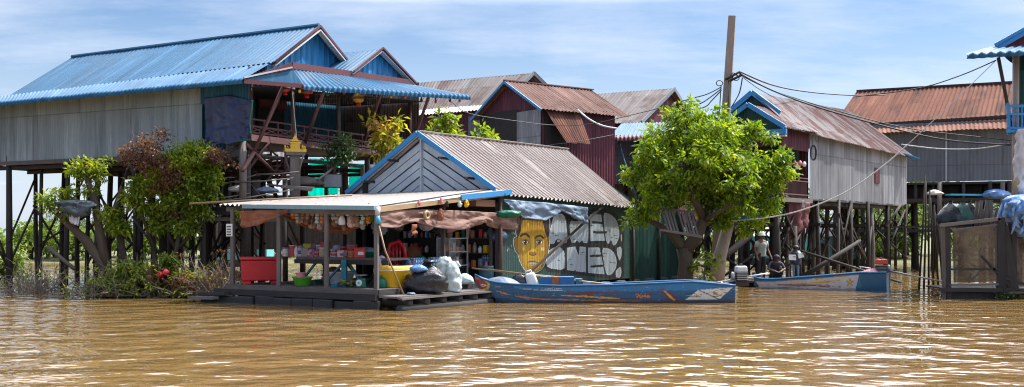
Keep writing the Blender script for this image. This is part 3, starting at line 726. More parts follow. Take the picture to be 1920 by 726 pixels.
for k in range(30): mb.bar(D.pt(-2.45, .1 + .115 * k, pz), D.pt(-2.45, .1 + .115 * k, pz + .68), .025)
mb.build('railing', M['brace_red'], hD)
w0, w1 = D.W(1645, 315, -.03), D.W(1657, 345, -.03)
wf = MB().bar(D.pt(D.sw(w0)[0], -.02, w1.z), D.pt(D.sw(w0)[0], -.02, w0.z), .55, .05, up=D.pt(0, 1, 0) - D.pt(0, 0, 0)).build('window', M['maroon'], hD)
c0, c1 = D.W(1700, 290, -.4), D.W(1720, 295, -.5)
MB().bar(D.W(1690, 289, -.1), D.W(1719, 298, -.6), .5, .05).build('eave_board', M['blue_trim'], hD)
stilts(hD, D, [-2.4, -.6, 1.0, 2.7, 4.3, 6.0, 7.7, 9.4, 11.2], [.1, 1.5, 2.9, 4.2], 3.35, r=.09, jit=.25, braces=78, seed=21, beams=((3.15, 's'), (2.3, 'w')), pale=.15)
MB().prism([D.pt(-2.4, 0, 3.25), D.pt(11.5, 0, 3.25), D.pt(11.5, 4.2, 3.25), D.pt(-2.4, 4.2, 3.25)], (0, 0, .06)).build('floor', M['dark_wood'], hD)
MB().tube([P(1690, 383, 44.5), P(1662, 424, 44.3)], .05, 7).build('brace', M['stilt_pale'], hD, smooth=True)
MB().tube([P(1500, 522, 40.6), P(1552, 490, 40.9), P(1612, 452, 41.5)], [.1, .09, .07], 8).build('brace', M['dark_wood'], hD, smooth=True)
MB().tube([P(1500, 470, 40), P(1690, 530, 42)], [.05, .045], 8).build('brace', M['dark_wood'], hD, smooth=True)
for q, lb in ((P(1524, 287, 41.8), 'coil of black cable hung on the silver wall beside the maroon porch'),):
    mb = MB()
    for k in range(4): mb.tube([q + V((math.cos(a * .45) * (.12 + .02 * k) * .7, -.06 - .012 * k, math.sin(a * .45) * (.26 + .015 * k))) for a in range(15)], .012, 5)
    mb.tube([q + V((0, -.05, .25)), q + V((-.06, -.05, .6)), q + V((.06, -.05, .8)), q + V((.12, -.05, .4))], .01, 5)
    one(mb, 'cable_coil', M['cable'], lb, 'cable')
for x, y, m, nm, lb, cat in ((1496, 311, 'yellow', 'sign_board', 'small pale yellow board hung under the maroon porch eave', 'sign'),
                             (1480, 315, 'white', 'sign_board', 'small cream board hung beside the yellow one on the maroon porch', 'sign')):
    q = P(x, y, 40.6); one(MB().box(q - V((0, 0, .13)), .24, .03, .26, .6), nm, plain('board_' + m, (.42, .38, .2), .6), lb, cat)
for k, (x, y, mt, c) in enumerate(((1482, 306, 'red_plastic', 'first pot from the tree'), (1490, 304, 'rust_cloth', 'second pot, rust coloured'), (1500, 304, 'pink', 'pink pot near the wall'), (1508, 306, 'white', 'white pot nearest the silver wall'))):
    q = P(x, y, 40.4); one(MB().lathe(q - V((0, 0, .14)), [(.04, 0), (.07, .05), (.08, .12), (.03, .2)], 10), 'hanging_pot', M[mt], f'hanging pot under the maroon porch eave, {c}', 'pot', 'pots hung in the maroon porch')
drape([P(1477, 378, 41), P(1500, 378, 41.2), P(1518, 380, 41.6)], [P(1482, 448, 41), P(1503, 432, 41.3), P(1516, 424, 41.6)], 'cloth', M['maroon_cloth'], 'long maroon cloth hung to dry under the porch of the silver house', 'cloth', fold=.06, k=7)
drape([P(1503, 376, 40.8), P(1507, 376, 40.8)], [P(1505, 392, 40.8), P(1509, 392, 40.8)], 'cloth', M['white_cloth'], 'small white rag hanging in front of the long maroon cloth', 'cloth', nx=6, ny=6, fold=.02)

# walkway under D
wk = thing('walkway', 'dark plank walkway on short posts beneath the silver house', 'walkway', P(1420, 530, 41))
MB().bar(P(1345, 420, 40.9), P(1500, 424, 41.6), .5, .14).build('deck', M['stilt'], wk)
MB().bar(P(1340, 432, 40.7), P(1470, 432, 41.2), .08, .1).build('beam', M['stilt'], wk)
for x in (1352, 1388, 1420, 1452, 1490): MB().tube([P(x, 424, 41.0), P(x + 1, 545, 40.9)], .1, 8).build('post', M['stilt'], wk, smooth=True)
MB().tube([P(1335, 500, 40.4), P(1408, 440, 40.6)], .12, 8).build('brace', M['stilt_pale'], wk, smooth=True)
MB().tube([P(1340, 530, 40.4), P(1425, 470, 40.8)], .05, 6).build('brace', M['stilt'], wk, smooth=True)
MB().tube([P(1345, 470, 40.5), P(1420, 530, 40.6)], .05, 6).build('brace', M['stilt'], wk, smooth=True)

# ---------------------------------------------------------------- E: rust roofed warehouse
E = Frame(*P(1895, 0, 56)[:2], .37, .93)
hE = thing('warehouse', 'large dark slate walled stilt warehouse with long rust red roof', 'warehouse', E.pt(3, 5, 0))
def EW(px, py, s): return E.S(px, py, s)
r0, r1 = EW(1606, 172, 3.4), EW(1975, 151, 3.4); e0, e1 = EW(1630, 232, .1), EW(1975, 210, .1)
l0 = EW(1585, 203, 1.6)
MB().rows([(r0, r1), (EW(1560, 237, .1), e1)], .24, .028).build('roof', M['rust_roof'], hE)
MB().rows([(r1, r0), (E.pt(7.2, -3, 7.3), E.pt(7.2, 8, 7.3))], .24, .028).build('roof', M['rust_roof'], hE)
MB().bar(r0 + V((0, 0, .05)), r1 + V((0, 0, .05)), .2, .08).build('ridge_cap', M['dark_wood'], hE)
MB().rows([(EW(1580, 241, .05), EW(1975, 218, .05)), (EW(1580, 251, -.9), EW(1975, 238, -.9))], .22, .024).build('lower_roof', M['rust_pale'], hE)
MB().bar(EW(1570, 238, .08), EW(1975, 213, .08), .05, .14).build('roof_board', M['dark_wood'], hE)
MB().wall(EW(1560, 250, -.2), EW(1975, 235, -.2), EW(1800, 340, -.2).z, 7.9, .2, .008).build('front_wall', M['slate'], hE)
x0 = EW(1774, 250, -.26)
MB().bar(V((x0.x, x0.y, EW(1774, 341, -.26).z)), V((x0.x, x0.y, 7.6)), .07, .04).build('corner_strip', M['wall_white'], hE)
zf = EW(1800, 341, -.2).z
MB().prism([E.pt(-.2, 9, zf), E.pt(-.2, -2.4, zf), E.pt(6, -2.4, zf), E.pt(6, 9, zf)], (0, 0, -.12)).build('floor', M['dark_wood'], hE)
MB().wall(E.pt(2.5, 9, 0), E.pt(2.5, -2.4, 0), zf - 1.0, zf - .1, .3, .02).build('under_panel', M['brown_wall'], hE)
z2 = EW(1800, 372, -.2).z
MB().prism([E.pt(-.6, 9, z2), E.pt(-.6, -2.4, z2), E.pt(3, -2.4, z2), E.pt(3, 9, z2)], (0, 0, -.2)).build('platform', M['dark_wood'], hE)
z3 = EW(1800, 430, -.2).z
MB().prism([E.pt(-.4, 9, z3), E.pt(-.4, -2.4, z3), E.pt(2.6, -2.4, z3), E.pt(2.6, 9, z3)], (0, 0, -.16)).build('platform', M['dark_wood'], hE)
stilts(hE, E, [-.2, 1.8, 3.8, 5.6], [-1.5, 0, 1.2, 2.4, 3.6, 4.8, 6.0, 7.4, 8.8], zf, r=.1, jit=.2, braces=40, seed=31)
for x in (1762, 1880): MB().tube([P(x, 342, 55.4), P(x - 1, 470, 55.2)], .12, 8).build('stilt', M['stilt_pale'], hE, smooth=True)

# ---------------------------------------------------------------- F: edge of the blue house on the right
hF = thing('stilt_house', 'blue trimmed house at the photo edge with blue balcony and tall slim posts', 'house', P(1925, 560, 33))
bl, br = P(1848, 90, 33.6), P(2010, 82, 33.2); fl, fr_ = P(1811, 101, 32.2), P(2010, 88, 31.6)
MB().rows([(bl, br), (fl, fr_)] + [(fl + V((0, -k, z)), fr_ + V((0, -k, z))) for k, z in ((.07, -.03), (.09, -.1), (.06, -.17))], .26, .03).build('awning', M['blue_roof'], hF, smooth=True)
ap = P(1990, 20, 33.4)
rake(hF, 'gable_trim', M['blue_trim'], [P(1868, 88, 33.4), ap], .08, .24)
MB().add([P(1880, 90, 33.7), P(2010, 85, 33.7), P(2010, 15, 33.7), P(1992, 26, 33.7)], [(0, 1, 2, 3)]).build('gable_panel', M['maroon'], hF)
MB().rows([(ap, ap + V((4, 6, 0))), (P(1862, 90, 33.3), P(1862, 90, 33.3) + V((4, 6, 0)))], .2, .025).build('roof', M['blue_roof'], hF)
MB().tube([P(1905, 95, 33), P(1904, 250, 33), P(1903, 475, 33)], [.1, .1, .11], 9).build('post', M['pole'], hF, smooth=True)
MB().tube([P(1872, 108, 32.3), P(1886, 180, 32.6), P(1898, 250, 32.9)], .055, 7).build('awning_strut', M['stilt'], hF, smooth=True)
MB().wall(P(1900, 0, 35), P(2010, 0, 35), 4.9, 7.3, .14, .012).build('front_wall', M['dark_green'], hF)
bkF = V((4, 6, 0)); lfF = P(1862, 90, 33.3); rtF = V((2 * ap.x - lfF.x, lfF.y, lfF.z))
MB().rows([(ap + bkF, ap), (rtF + bkF, rtF)], .2, .025).build('roof', M['blue_roof'], hF)
rake(hF, 'gable_trim', M['blue_trim'], [ap, rtF], .08, .24)
MB().add([P(2010, 90, 33.7), P(2010, 15, 33.7), ap + V((0, .3, -.1)), rtF + V((-.2, .3, -.05)), V((17.6, 33.7, lfF.z - .05))], [(0, 1, 2, 3, 4)]).build('gable_panel', M['maroon'], hF)
q0, q1, q2, q3 = V((16.6, 35.0, 0)), V((19.9, 35.0, 0)), V((22.9, 39.5, 0)), V((19.6, 39.5, 0))
for wa, wb in ((q1, q2), (q2, q3), (q3, q0), (V((18.37, 35, 0)), q1)): MB().wall(wa, wb, 4.9, 7.75, .14, .012).build('side_wall', M['dark_green'], hF)
MB().prism([V((p.x, p.y, 4.9)) for p in (q0, q1, q2, q3)], (0, 0, -.1)).build('floor', M['dark_wood'], hF)
for p in (q1, q2, q3, (q0 + q3) / 2, (q1 + q2) / 2): MB().tube([V((p.x, p.y, -1)), V((p.x, p.y, 4.85))], .1, 8).build('post', M['stilt'], hF, smooth=True)
mb = MB(); Yb = 32.6
for y in (199, 214, 240): mb.bar(P(1889, y, Yb), P(2010, y + 1, Yb), .05, .07)
for k in range(14): mb.bar(P(1891 + 8.5 * k, 195, Yb), P(1891 + 8.5 * k, 242, Yb), .045, .04)
mb.bar(P(1890, 193, Yb), P(1892, 252, Yb), .09)
for y in (199, 214, 240): mb.bar(P(1889, y, Yb), P(1896, y, 34.5), .05, .06)
mb.build('balcony_railing', M['blue_trim'], hF)
MB().prism([P(1887, 243, 32.4), P(2010, 244, 32.4), P(2010, 244, 34.8), P(1893, 244, 34.8)], (0, 0, -.09)).build('balcony_floor', M['blue_trim'], hF)
for (x, Y) in ((1911, 34.6), (1960, 33), (1990, 34.8)): MB().tube([P(x, 250, Y), P(x, 575, Y)], .1, 8).build('post', M['stilt'], hF, smooth=True)
# ================================================================ the floating shop
B = Frame(-3.46, 27.1, .54, .84)
shop = thing('floating_shop', 'floating grocery shop with ribbed gable roof, low awning and painted green wall', 'shop', B.pt(5, 2.5, 0))
DZ = .5
gA, gR, gL = B.S(793, 252, 5.6), B.S(925, 358, 5.6), B.S(664, 364, 5.6)
hw = B.sw(gA)[1]
rE = B.S(1061, 281, 5.6 + 8.9)
ez = B.W(1193, 388, -.25)
ridA = V((gA.x, gA.y, gA.z)); ridB = B.pt(14.7, hw, rE.z)
e0, e1 = B.W(938, 366, -.28), B.W(1194, 389, -.28)
e0 = B.pt(5.35, -.28, e0.z + .04); ridA2 = B.pt(5.35, hw, gA.z + .03)
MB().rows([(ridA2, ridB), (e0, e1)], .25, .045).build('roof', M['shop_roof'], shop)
ff0, ff1 = B.pt(5.35, 2 * hw + .25, gL.z - .1), B.pt(14.8, 2 * hw + .25, gL.z - .1)
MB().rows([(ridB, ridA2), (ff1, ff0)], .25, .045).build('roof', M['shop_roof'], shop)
MB().bar(ridA2 + V((0, 0, .05)), ridB + V((0, 0, .05)), .14, .05).build('ridge_cap', M['shop_roof'], shop)
rake(shop, 'gable_trim', M['blue_trim'], [B.pt(5.3, 2 * hw + .12, gL.z + .02), B.pt(5.3, hw, gA.z + .02), B.pt(5.3, -.12, gR.z + .02)], .06, .15)
# gable boards laid in a chevron
def chevron():
    z0, z1 = gR.z - .05, gA.z - .08
    for side in (0, 1):
        mb = MB(); st = .27; n = 14
        for k in range(n):                       # slats parallel to the rake line of the other side
            a = k * st; b = a + st * .84
            def clip(off):                       # line z = z0 + slope*(x - off), x = distance from the centre, for x in 0..hw
                sl = (z1 - z0) / hw * .93
                pts = []
                for x in (0, hw):
                    pts.append((x, z0 + sl * (hw - x) - off))
                lo = pts[0] if pts[0][1] > z0 else (0, z0)
                x_end = hw - off / sl
                return (0, z0 + sl * hw - off), (max(0, x_end), z0)
            p, q = clip(a), clip(b)
            sg = 1 if side else -1
            f = lambda t, d: B.pt(5.6 + d, hw + sg * t[0], max(z0, t[1]))
            quad = [p[0], p[1], q[1], q[0]]
            if quad[0][1] <= z0 + .02: break
            qq = [f(t, 0) for t in quad]
            mb.prism(qq, B.pt(-.02 - .03 * (k % 2), 0, 0) - B.pt(0, 0, 0))
        mb.build('gable_panel', M['gable'], shop)
chevron()
MB().bar(B.pt(5.55, hw, gR.z - .06), B.pt(5.55, hw, gA.z - .1), .16, .06, up=B.pt(0, 1, 0) - B.pt(0, 0, 0)).build('gable_post', M['gable'], shop)
MB().bar(B.pt(5.57, -.1, gR.z - .08), B.pt(5.57, 2 * hw + .1, gR.z - .08), .08, .1).build('gable_beam', M['stilt'], shop)
for t in (.35, .7):
    for sg in (-1, 1): MB().bar(B.pt(5.1, hw + sg * hw * t, gA.z - (gA.z - gR.z) * t - .16), B.pt(5.7, hw + sg * hw * t, gA.z - (gA.z - gR.z) * t - .16), .07, .07).build('purlin_end', M['dark_wood'], shop)
# walls; the green front carries the painting (built in d_paint)
MB().wall(B.pt(5.65, 2 * hw, 0), B.pt(14.5, 2 * hw, 0), DZ - .1, gL.z, .12, .012).build('side_wall', M['dark_green'], shop)
MB().wall(B.pt(14.5, 0, 0), B.pt(14.5, 2 * hw, 0), DZ - .1, lambda t: gR.z + (gA.z - gR.z) * (1 - abs(2 * t - 1)), .12, .012, breaks=(.5,)).build('end_wall', M['dark_green'], shop)
MB().wall(B.pt(5.72, 4.7, 0), B.pt(5.72, .0, 0), DZ, gR.z, .2, .012).build('inner_wall', M['dark_wood'], shop)
MB().wall(B.pt(14.5, .06, 0), B.pt(19.5, .06, 0), .1, 2.75, .12, .014).build('side_wall', M['dark_green'], shop)
MB().tube([B.pt(14.55, -.06, .1), B.pt(14.55, -.06, 2.8)], .06, 7).build('post', M['dark_wood'], shop, smooth=True)
MB().tube([B.pt(16.9, -.03, .1), B.pt(16.9, -.03, 2.75)], .05, 7).build('post', M['dark_wood'], shop, smooth=True)
# awning: low lean-to over the stall
af, al = P(704, 389, 26.9), P(411, 383, 30.3)
ab, abl = B.pt(5.5, -.02, 3.2), B.pt(5.5, 5.7, 3.2)
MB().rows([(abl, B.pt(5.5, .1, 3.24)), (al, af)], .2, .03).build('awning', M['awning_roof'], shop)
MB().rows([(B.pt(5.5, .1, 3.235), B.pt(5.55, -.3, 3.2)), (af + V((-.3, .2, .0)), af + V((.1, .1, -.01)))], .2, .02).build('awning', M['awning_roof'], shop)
MB().bar(P(455, 387, 29.7), P(702, 390, 26.85), .05, .11).build('gutter', plain('gutter_paint', (.2, .36, .42), .5), shop)
MB().bar(af + V((.05, 0, -.06)), B.pt(5.6, -.2, 3.1), .05, .13).build('awning_beam', M['bamboo'], shop)
MB().bar(B.pt(3.4, -.24, 2.94), B.pt(5.9, -.3, 3.17), .04, .15).build('awning_trim', M['blue_trim'], shop)
MB().bar(af + V((0, .1, -.14)), al + V((.2, .1, -.14)), .07, .12).build('awning_beam', M['plank'], shop)
for w in (1.5, 3.0, 4.5): MB().bar(B.pt(.1, w, 2.6), B.pt(5.6, w, 3.12), .05, .08).build('rafter', M['stilt'], shop)
MB().tube([P(355, 382, 31), P(560, 371, 31.6), P(660, 366, 31.9)], .03, 6).build('rafter', M['bamboo'], shop, smooth=True)
# posts
for w in (.02, 1.72, 3.45, 5.25): MB().bar(B.pt(.05, w, .2), B.pt(.05, w, 2.6), .1, .1).build('post', M['plank'], shop)
for s in (2.9, 5.62): MB().bar(B.pt(s, .02, .2), B.pt(s, .02, 2.85), .11, .11).build('post', M['stilt'], shop)
for w in (1.9, 3.8, 5.4): MB().bar(B.pt(4.9, w, .2), B.pt(4.9, w, 3.0), .09, .09).build('post', M['stilt'], shop)
# deck and float
MB().prism([B.pt(0, -.05, DZ), B.pt(5.7, -.05, DZ), B.pt(5.7, 5.4, DZ), B.pt(0, 5.4, DZ)], (0, 0, -.06)).build('deck', M['plank'], shop)
MB().bar(B.pt(-.04, -.12, DZ - .07), B.pt(-.04, 5.45, DZ - .07), .05, .16).build('deck_edge', M['plank'], shop)
MB().bar(B.pt(-.04, -.12, DZ - .1), B.pt(5.6, -.12, DZ - .1), .05, .2).build('deck_edge', M['dark_wood'], shop)
MB().prism([B.pt(5.5, .1, .42), B.pt(19.6, .1, .42), B.pt(19.6, 5.6, .42), B.pt(5.5, 5.6, .42)], (0, 0, -.1)).build('deck', M['dark_wood'], shop)
rr = random.Random(2)
for k in range(9):
    w = -.1 + k * .72; z = .02 + rr.uniform(-.02, .03)
    MB().bar(B.pt(.02 + rr.uniform(-.12, .05), w, z), B.pt(.02 + rr.uniform(-.12, .05), w + .69, z), .3, .34).build('float_block', M['black'], shop, bevel=.03)
MB().bar(B.pt(-.05, -.1, .3), B.pt(.0, 5.9, .3), .16, .16).build('float_log', M['dark_wood'], shop)
MB().bar(B.pt(-.2, 5.2, .26), B.pt(-.1, 6.4, .2), .2, .1).build('float_log', M['dark_wood'], shop)
MB().bar(B.pt(-.35, 5.5, .13), B.pt(-.25, 6.6, .1), .25, .08).build('float_log', M['plank'], shop)
for k in range(8):
    s = .2 + k * .72
    MB().tube([B.pt(s, -.95, .18), B.pt(s + .02, .5, .2)], .12, 9).build('float_log', M['dark_wood'], shop, smooth=True)
MB().tube([B.pt(-.1, -.85, .0), B.pt(6.0, -.85, .02)], .14, 9).build('float_log', M['dark_wood'], shop, smooth=True)
MB().bar(B.pt(-.15, -.55, .33), B.pt(4.9, -.6, .34), .55, .05).build('step_plank', M['plank'], shop)
MB().bar(B.pt(-.2, -.95, .3), B.pt(4.8, -.95, .31), .12, .05).build('step_plank', M['plank'], shop)
for k in range(11): MB().tube([B.pt(6.3 + k * 1.2, -.25, .1), B.pt(6.3 + k * 1.2, 1.2, .1)], .16, 8).build('float_log', M['dark_wood'], shop, smooth=True)
MB().prism([B.pt(.3, .2, .34), B.pt(5.6, .2, .34), B.pt(5.6, 5.3, .34), B.pt(.3, 5.3, .34)], (0, 0, -.5)).build('float_core', M['black'], shop)
# diagonal timber across the painting
MB().bar(B.W(1128, 388, -.16), B.W(992, 512, -.2), .05, .075).build('wall_brace', M['stilt'], shop)
MB().tube([B.pt(5.62, -.1, .4), B.pt(5.62, -.1, 3.1)], .05, 7).build('post', M['brace_red'], shop, smooth=True)
# small notice on the first post
nt = MB().bar(B.pt(-.03, 5.3, 1.85), B.pt(-.03, 5.3, 2.2), .24, .02, up=B.pt(-1, 0, 0) - B.pt(0, 0, 0)); one(nt, 'notice', M['paper'], 'small white paper notice with dark lines on the first awning post', 'notice')
nb = COL.objects['notice']
mb = MB()
for k in range(4):
    z = 1.9 + k * .075; mb.bar(B.pt(-.048, 5.38, z), B.pt(-.048, 5.22, z), .012, .028)
mb.build('lettering', M['cable'], nb)

# ---------------------------------------------------------------- cloths of the shop
def Bfront(px, py): return B.S(px, py, 0)
drape([Bfront(450, 396), Bfront(495, 394), Bfront(540, 394)], [Bfront(452, 428), Bfront(485, 423), Bfront(540, 398)], 'curtain', M['rust_cloth'], 'rust orange cloth gathered under the awning above the red box', 'curtain', fold=.05, k=5)
drape([B.S(522, 398, 1.2), B.S(590, 420, 1.2), B.S(650, 428, 1.2), B.S(700, 404, 1.2)], [B.S(524, 404, 1.2), B.S(592, 434, 1.2), B.S(650, 440, 1.2), B.S(702, 412, 1.2)], 'curtain', M['rust_cloth'], 'thin rust cloth sagging behind the hanging snack bags', 'curtain', fold=.04, k=8, seed=8)
R = lambda px, py, w=-.12: B.W(px, py, w)
drape([R(712, 394), R(800, 393), R(880, 396), R(968, 402)], [R(712, 426), R(742, 428), R(775, 416), R(800, 424), R(850, 432), R(885, 428), R(905, 418), R(930, 428), R(968, 432)],
      'curtain', M['tan'], 'long brown curtain gathered in swags along the open side of the shop', 'curtain', nx=110, ny=18, fold=.06, k=14, seed=5)
drape([R(945, 374, -.32), R(1020, 380, -.34), R(1101, 389, -.32)], [R(958, 396, -.3), R(985, 410, -.34), R(1020, 414, -.36), R(1056, 396, -.34), R(1076, 410, -.36), R(1103, 420, -.3)],
      'tarp', M['grey_tarp'], 'grey blue tarp hung under the shop eave above the painted wall', 'tarp', nx=70, ny=14, fold=.07, k=9, seed=6)
q = R(952, 396, -.4)
one(MB().lathe(q - V((0, 0, .22)), [(.02, 0), (.14, .05), (.22, .13), (.2, .2), (.06, .25)], 12, 1.6, .6, .3), 'bundle', M['green_dark'], 'folded green plastic bundle tucked beside the end of the brown curtain', 'bundle', smooth=True)

# ---------------------------------------------------------------- goods
def at(s, w, z=DZ): return B.pt(s, w, z)
# red box
rb = thing('ice_box', 'big red plastic ice box at the corner of the shop deck', 'box', at(.75, 4.4))
yaw = .28; c = B.S(488, 520, .62); c.z = DZ
MB().box(c + V((0, 0, .1)), 1.02, .85, .58, yaw, 1.04).build('body', M['red_plastic'], rb, bevel=.04)
MB().box(c + V((0, 0, .68)), 1.12, .95, .09, yaw).build('lid', M['red_plastic'], rb, bevel=.03)
for k in (-1, 1): MB().box(c + V((.38 * k * math.cos(yaw), .38 * k * math.sin(yaw), 0)), .22, .8, .1, yaw).build('foot', M['red_plastic'], rb, bevel=.02)
# table
tb = thing('table', 'long grey plank display table with teal cross legs behind the shop posts', 'table', at(1.2, 2.0))
tz = 1.28
MB().prism([at(.75, .25, tz), at(1.7, .25, tz), at(1.7, 3.5, tz), at(.75, 3.5, tz)], (0, 0, -.06)).build('tabletop', M['plank'], tb)
MB().bar(at(.75, .2, tz - .12), at(.75, 3.55, tz - .12), .04, .12).build('apron', M['stilt'], tb)
for a, b in ((3.4, 2.75), (2.5, 1.75), (1.1, 1.65)):
    MB().bar(at(.8, a, .55), at(.8, b, tz - .1), .06, .05).build('leg', M['teal_wood'], tb)
    MB().bar(at(1.6, b, .55), at(1.6, a, tz - .1), .06, .05).build('leg', M['stilt'], tb)
MB().bar(at(.7, 1.68, DZ), at(.7, 1.68, tz - .05), .14, .1).build('leg', plain('teal_paint', (.03, .2, .3), .6, .3), tb)
# things on the table: snack boxes, each its own
rr = random.Random(12)
pal = [('white', (.75, .72, .7)), ('pink', (.65, .22, .28)), ('red', (.5, .03, .04)), ('cream', (.36, .29, .2)), ('clear grey', (.28, .26, .26)), ('yellow', (.75, .55, .03)), ('orange', (.6, .18, .04)), ('pale pink', (.7, .5, .5)), ('lilac', (.45, .4, .55)), ('brown', (.3, .14, .08))]
pm = {n: plain('pack_' + n.replace(' ', '_'), c, .4, .25, scale=18) for n, c in pal}
pmr = plain('print_red', (.45, .03, .05), .4, .3, scale=20); pmb = plain('print_blue', (.05, .1, .4), .4, .3, scale=20); pmw = plain('print_white', (.75, .7, .65), .4, .2, scale=20)
row = [(536, 'white', .2, .26, 'at the end by the red box'), (549, 'red', .16, .3, 'first past the second post'), (556, 'white', .12, .26, 'tall white tub beside the first red one'), (564, 'pale pink', .16, .3, 'front row, left of the yellow pack'),
       (573, 'clear grey', .22, .22, 'below the yellow pack'), (584, 'pink', .2, .2, 'right of the clear tub'), (595, 'clear grey', .2, .2, 'in the middle of the front row'), (604, 'cream', .14, .24, 'short cream tin mid table'), (612, 'brown', .12, .2, 'just before the third post'),
       (628, 'lilac', .24, .18, 'first after the third post'), (640, 'pale pink', .2, .17, 'second after the third post'), (650, 'brown', .2, .18, 'third after the third post'), (661, 'orange', .26, .22, 'beside the large red one'), (675, 'red', .3, .25, 'largest, towards the corner post')]
pk_n = [0]
def pack(px, Yd, z, wd, ht, c, label, name='snack_box', cat='box', group='snack boxes on the display table'):
    p = B.S(px, 470, Yd); p.z = z; pk_n[0] += 1
    t = thing(name, label, cat, p, group)
    ya = math.atan2(B.u[1], B.u[0]) - math.pi / 2 + rr.uniform(-.35, .35) + .3
    if pk_n[0] % 3 == 1:                       # round tub with a lid
        MB().lathe(p, [(wd * .42, 0), (wd * .48, .02), (wd * .48, ht * .85)], 14).build('body', pm[c], t, smooth=True)
        MB().lathe(p + V((0, 0, ht * .85)), [(wd * .5, 0), (wd * .5, ht * .12), (wd * .4, ht * .15)], 14).build('lid', rr.choice([pmr, pmw, pm['clear grey']]), t, smooth=True)
        MB().lathe(p + V((0, 0, ht * .25)), [(wd * .485, 0), (wd * .485, ht * .35)], 14).build('printed_band', rr.choice([pmr, pmb, pmw, pm['brown']]), t, smooth=True)
    elif pk_n[0] % 3 == 2:
        MB().box(p, wd, wd * .75, ht, ya).build('body', pm[c], t, bevel=.012)
        MB().box(p + V((0, 0, ht)), wd * 1.04, wd * .79, .02, ya).build('lid', rr.choice([pmw, pm['clear grey'], pm[c]]), t)
        MB().box(p + V((wd * .1, 0, ht * .3)), wd * .5, wd * .77, ht * .35, ya).build('printed_band', rr.choice([pmr, pmb, pmw, pm['brown']]), t)
    else:                                      # soft pouch
        MB().lathe(p, [(wd * .4, 0), (wd * .52, ht * .2), (wd * .5, ht * .7), (wd * .3, ht * 1.1)], 14, 1, .6, .25, pk_n[0]).build('body', pm[c], t, smooth=True)
        MB().box(p + V((0, -wd * .3, ht * .35)), wd * .4, .03, ht * .35, ya).build('printed_band', rr.choice([pmr, pmb, pmw]), t)
for px, c, wd, ht, wh in row: pack(px, .9, tz, wd, ht, c, f'small {c} snack box on the table, {wh}')
for px, c, z, wh in ((560, 'red', .2, 'behind the tall white tub'), (570, 'cream', .22, 'behind the front row, near the second post'), (578, 'yellow', .24, 'bright yellow and standing highest'), (590, 'brown', .24, 'dark, right of the bright yellow one'), (600, 'lilac', .24, 'behind the cream tin'), (610, 'red', .3, 'on top by the third post'), (632, 'lilac', .2, 'topmost just past the third post'), (645, 'red', .2, 'on the second row past the third post'), (660, 'red', .22, 'second row by the big red box')):
    pack(px, 1.3, tz, .24, z + .1, c, f'upper {c} snack pack on the table, {wh}')
tray = B.S(693, 478, 1.2)
one(MB().lathe(V((tray.x - .1, tray.y, tz)), [(.2, 0), (.3, .16), (.31, .17), (.27, .15), (.2, .02)], 16), 'tray', M['green_dark'], 'dark green plastic tray at the corner end of the display table', 'tray', smooth=True)
one(MB().lathe(V((tray.x - .1, tray.y, tz + .1)), [(.26, 0), (.24, .1), (.14, .17), (.02, .19)], 14, 1.2, .8, .1), 'plastic_bag', M['grey_tarp'], 'grey plastic bag heaped on the dark green tray', 'bag', smooth=True)
# under the table
def basin(px, py, s, r, h, mat, name, label, cat):
    p = B.S(px, py, s); p.z = DZ + .005
    return one(MB().lathe(p, [(r * .68, 0), (r * .74, .02), (r * .95, h * .9), (r * 1.07, h), (r * 1.07, h * 1.05), (r * .92, h * .98), (r * .7, .05), (0.0, .04)], 20), name, mat, label, cat, smooth=True), p
o, p = basin(567, 524, .35, .27, .24, M['green'], 'basin', 'bright green plastic basin standing on the shop deck', 'basin')
one(MB().lathe(p + V((-.05, 0, .09)), [(.1, 0), (.12, .25), (.13, .26), (.1, .2), (.02, .1)], 12, wob=.05), 'cup', M['pink'], 'pink cup standing in the bright green basin', 'cup', smooth=True)
basin(628, 528, .4, .13, .1, M['cyan'], 'bowl', 'small light blue bowl beside the third post on the deck', 'bowl')
o, p = basin(640, 512, 1.3, .38, .36, M['white'], 'pot', 'large white enamel pot beneath the display table', 'pot')
p = B.S(655, 526, .6); p.z = DZ
bn = thing('banana_bunch', 'heap of small green bananas on the deck beneath the table', 'bananas', p)
mb = MB(); r2 = random.Random(3)
for k in range(30):
    q = p + V((r2.uniform(-.32, .32), r2.uniform(-.2, .2), r2.uniform(.02, .16))); a = r2.uniform(0, 6.28)
    d = V((math.cos(a), math.sin(a), .5)) * .07
    mb.tube([q - d, q + V((0, 0, .03)), q + d], [.012, .026, .012], 6)
mb.build('fruit', plain('banana_green', (.2, .25, .04), .5, .3), bn, smooth=True)
# scale
p = B.S(677, 527, .45); p.z = DZ
sc_ = thing('weighing_scale', 'dark kitchen scale with round white dial near the corner post', 'scale', p)
MB().box(p, .26, .22, .26, .3, .75).build('body', M['green_dark'], sc_, bevel=.02)
dq = p + V((-.03, -.13, .14))
mb = MB(); mb.tube([dq, dq + V((-.01, -.03, 0))], .085, 18); mb.build('dial', M['white'], sc_)
mb = MB(); mb.tube([dq + V((-.01, -.033, 0)), dq + V((-.012, -.04, 0))], .03, 12); mb.build('dial_centre', M['cyan'], sc_)
MB().lathe(p + V((0, 0, .26)), [(.03, 0), (.03, .05), (.17, .07), (.18, .09), (.03, .075)], 16).build('pan', M['steel'], sc_, smooth=True)
basin(602, 512, 1.5, .2, .12, M['green_dark'], 'basin', 'dark teal basin in the shade behind the teal table leg', 'basin')
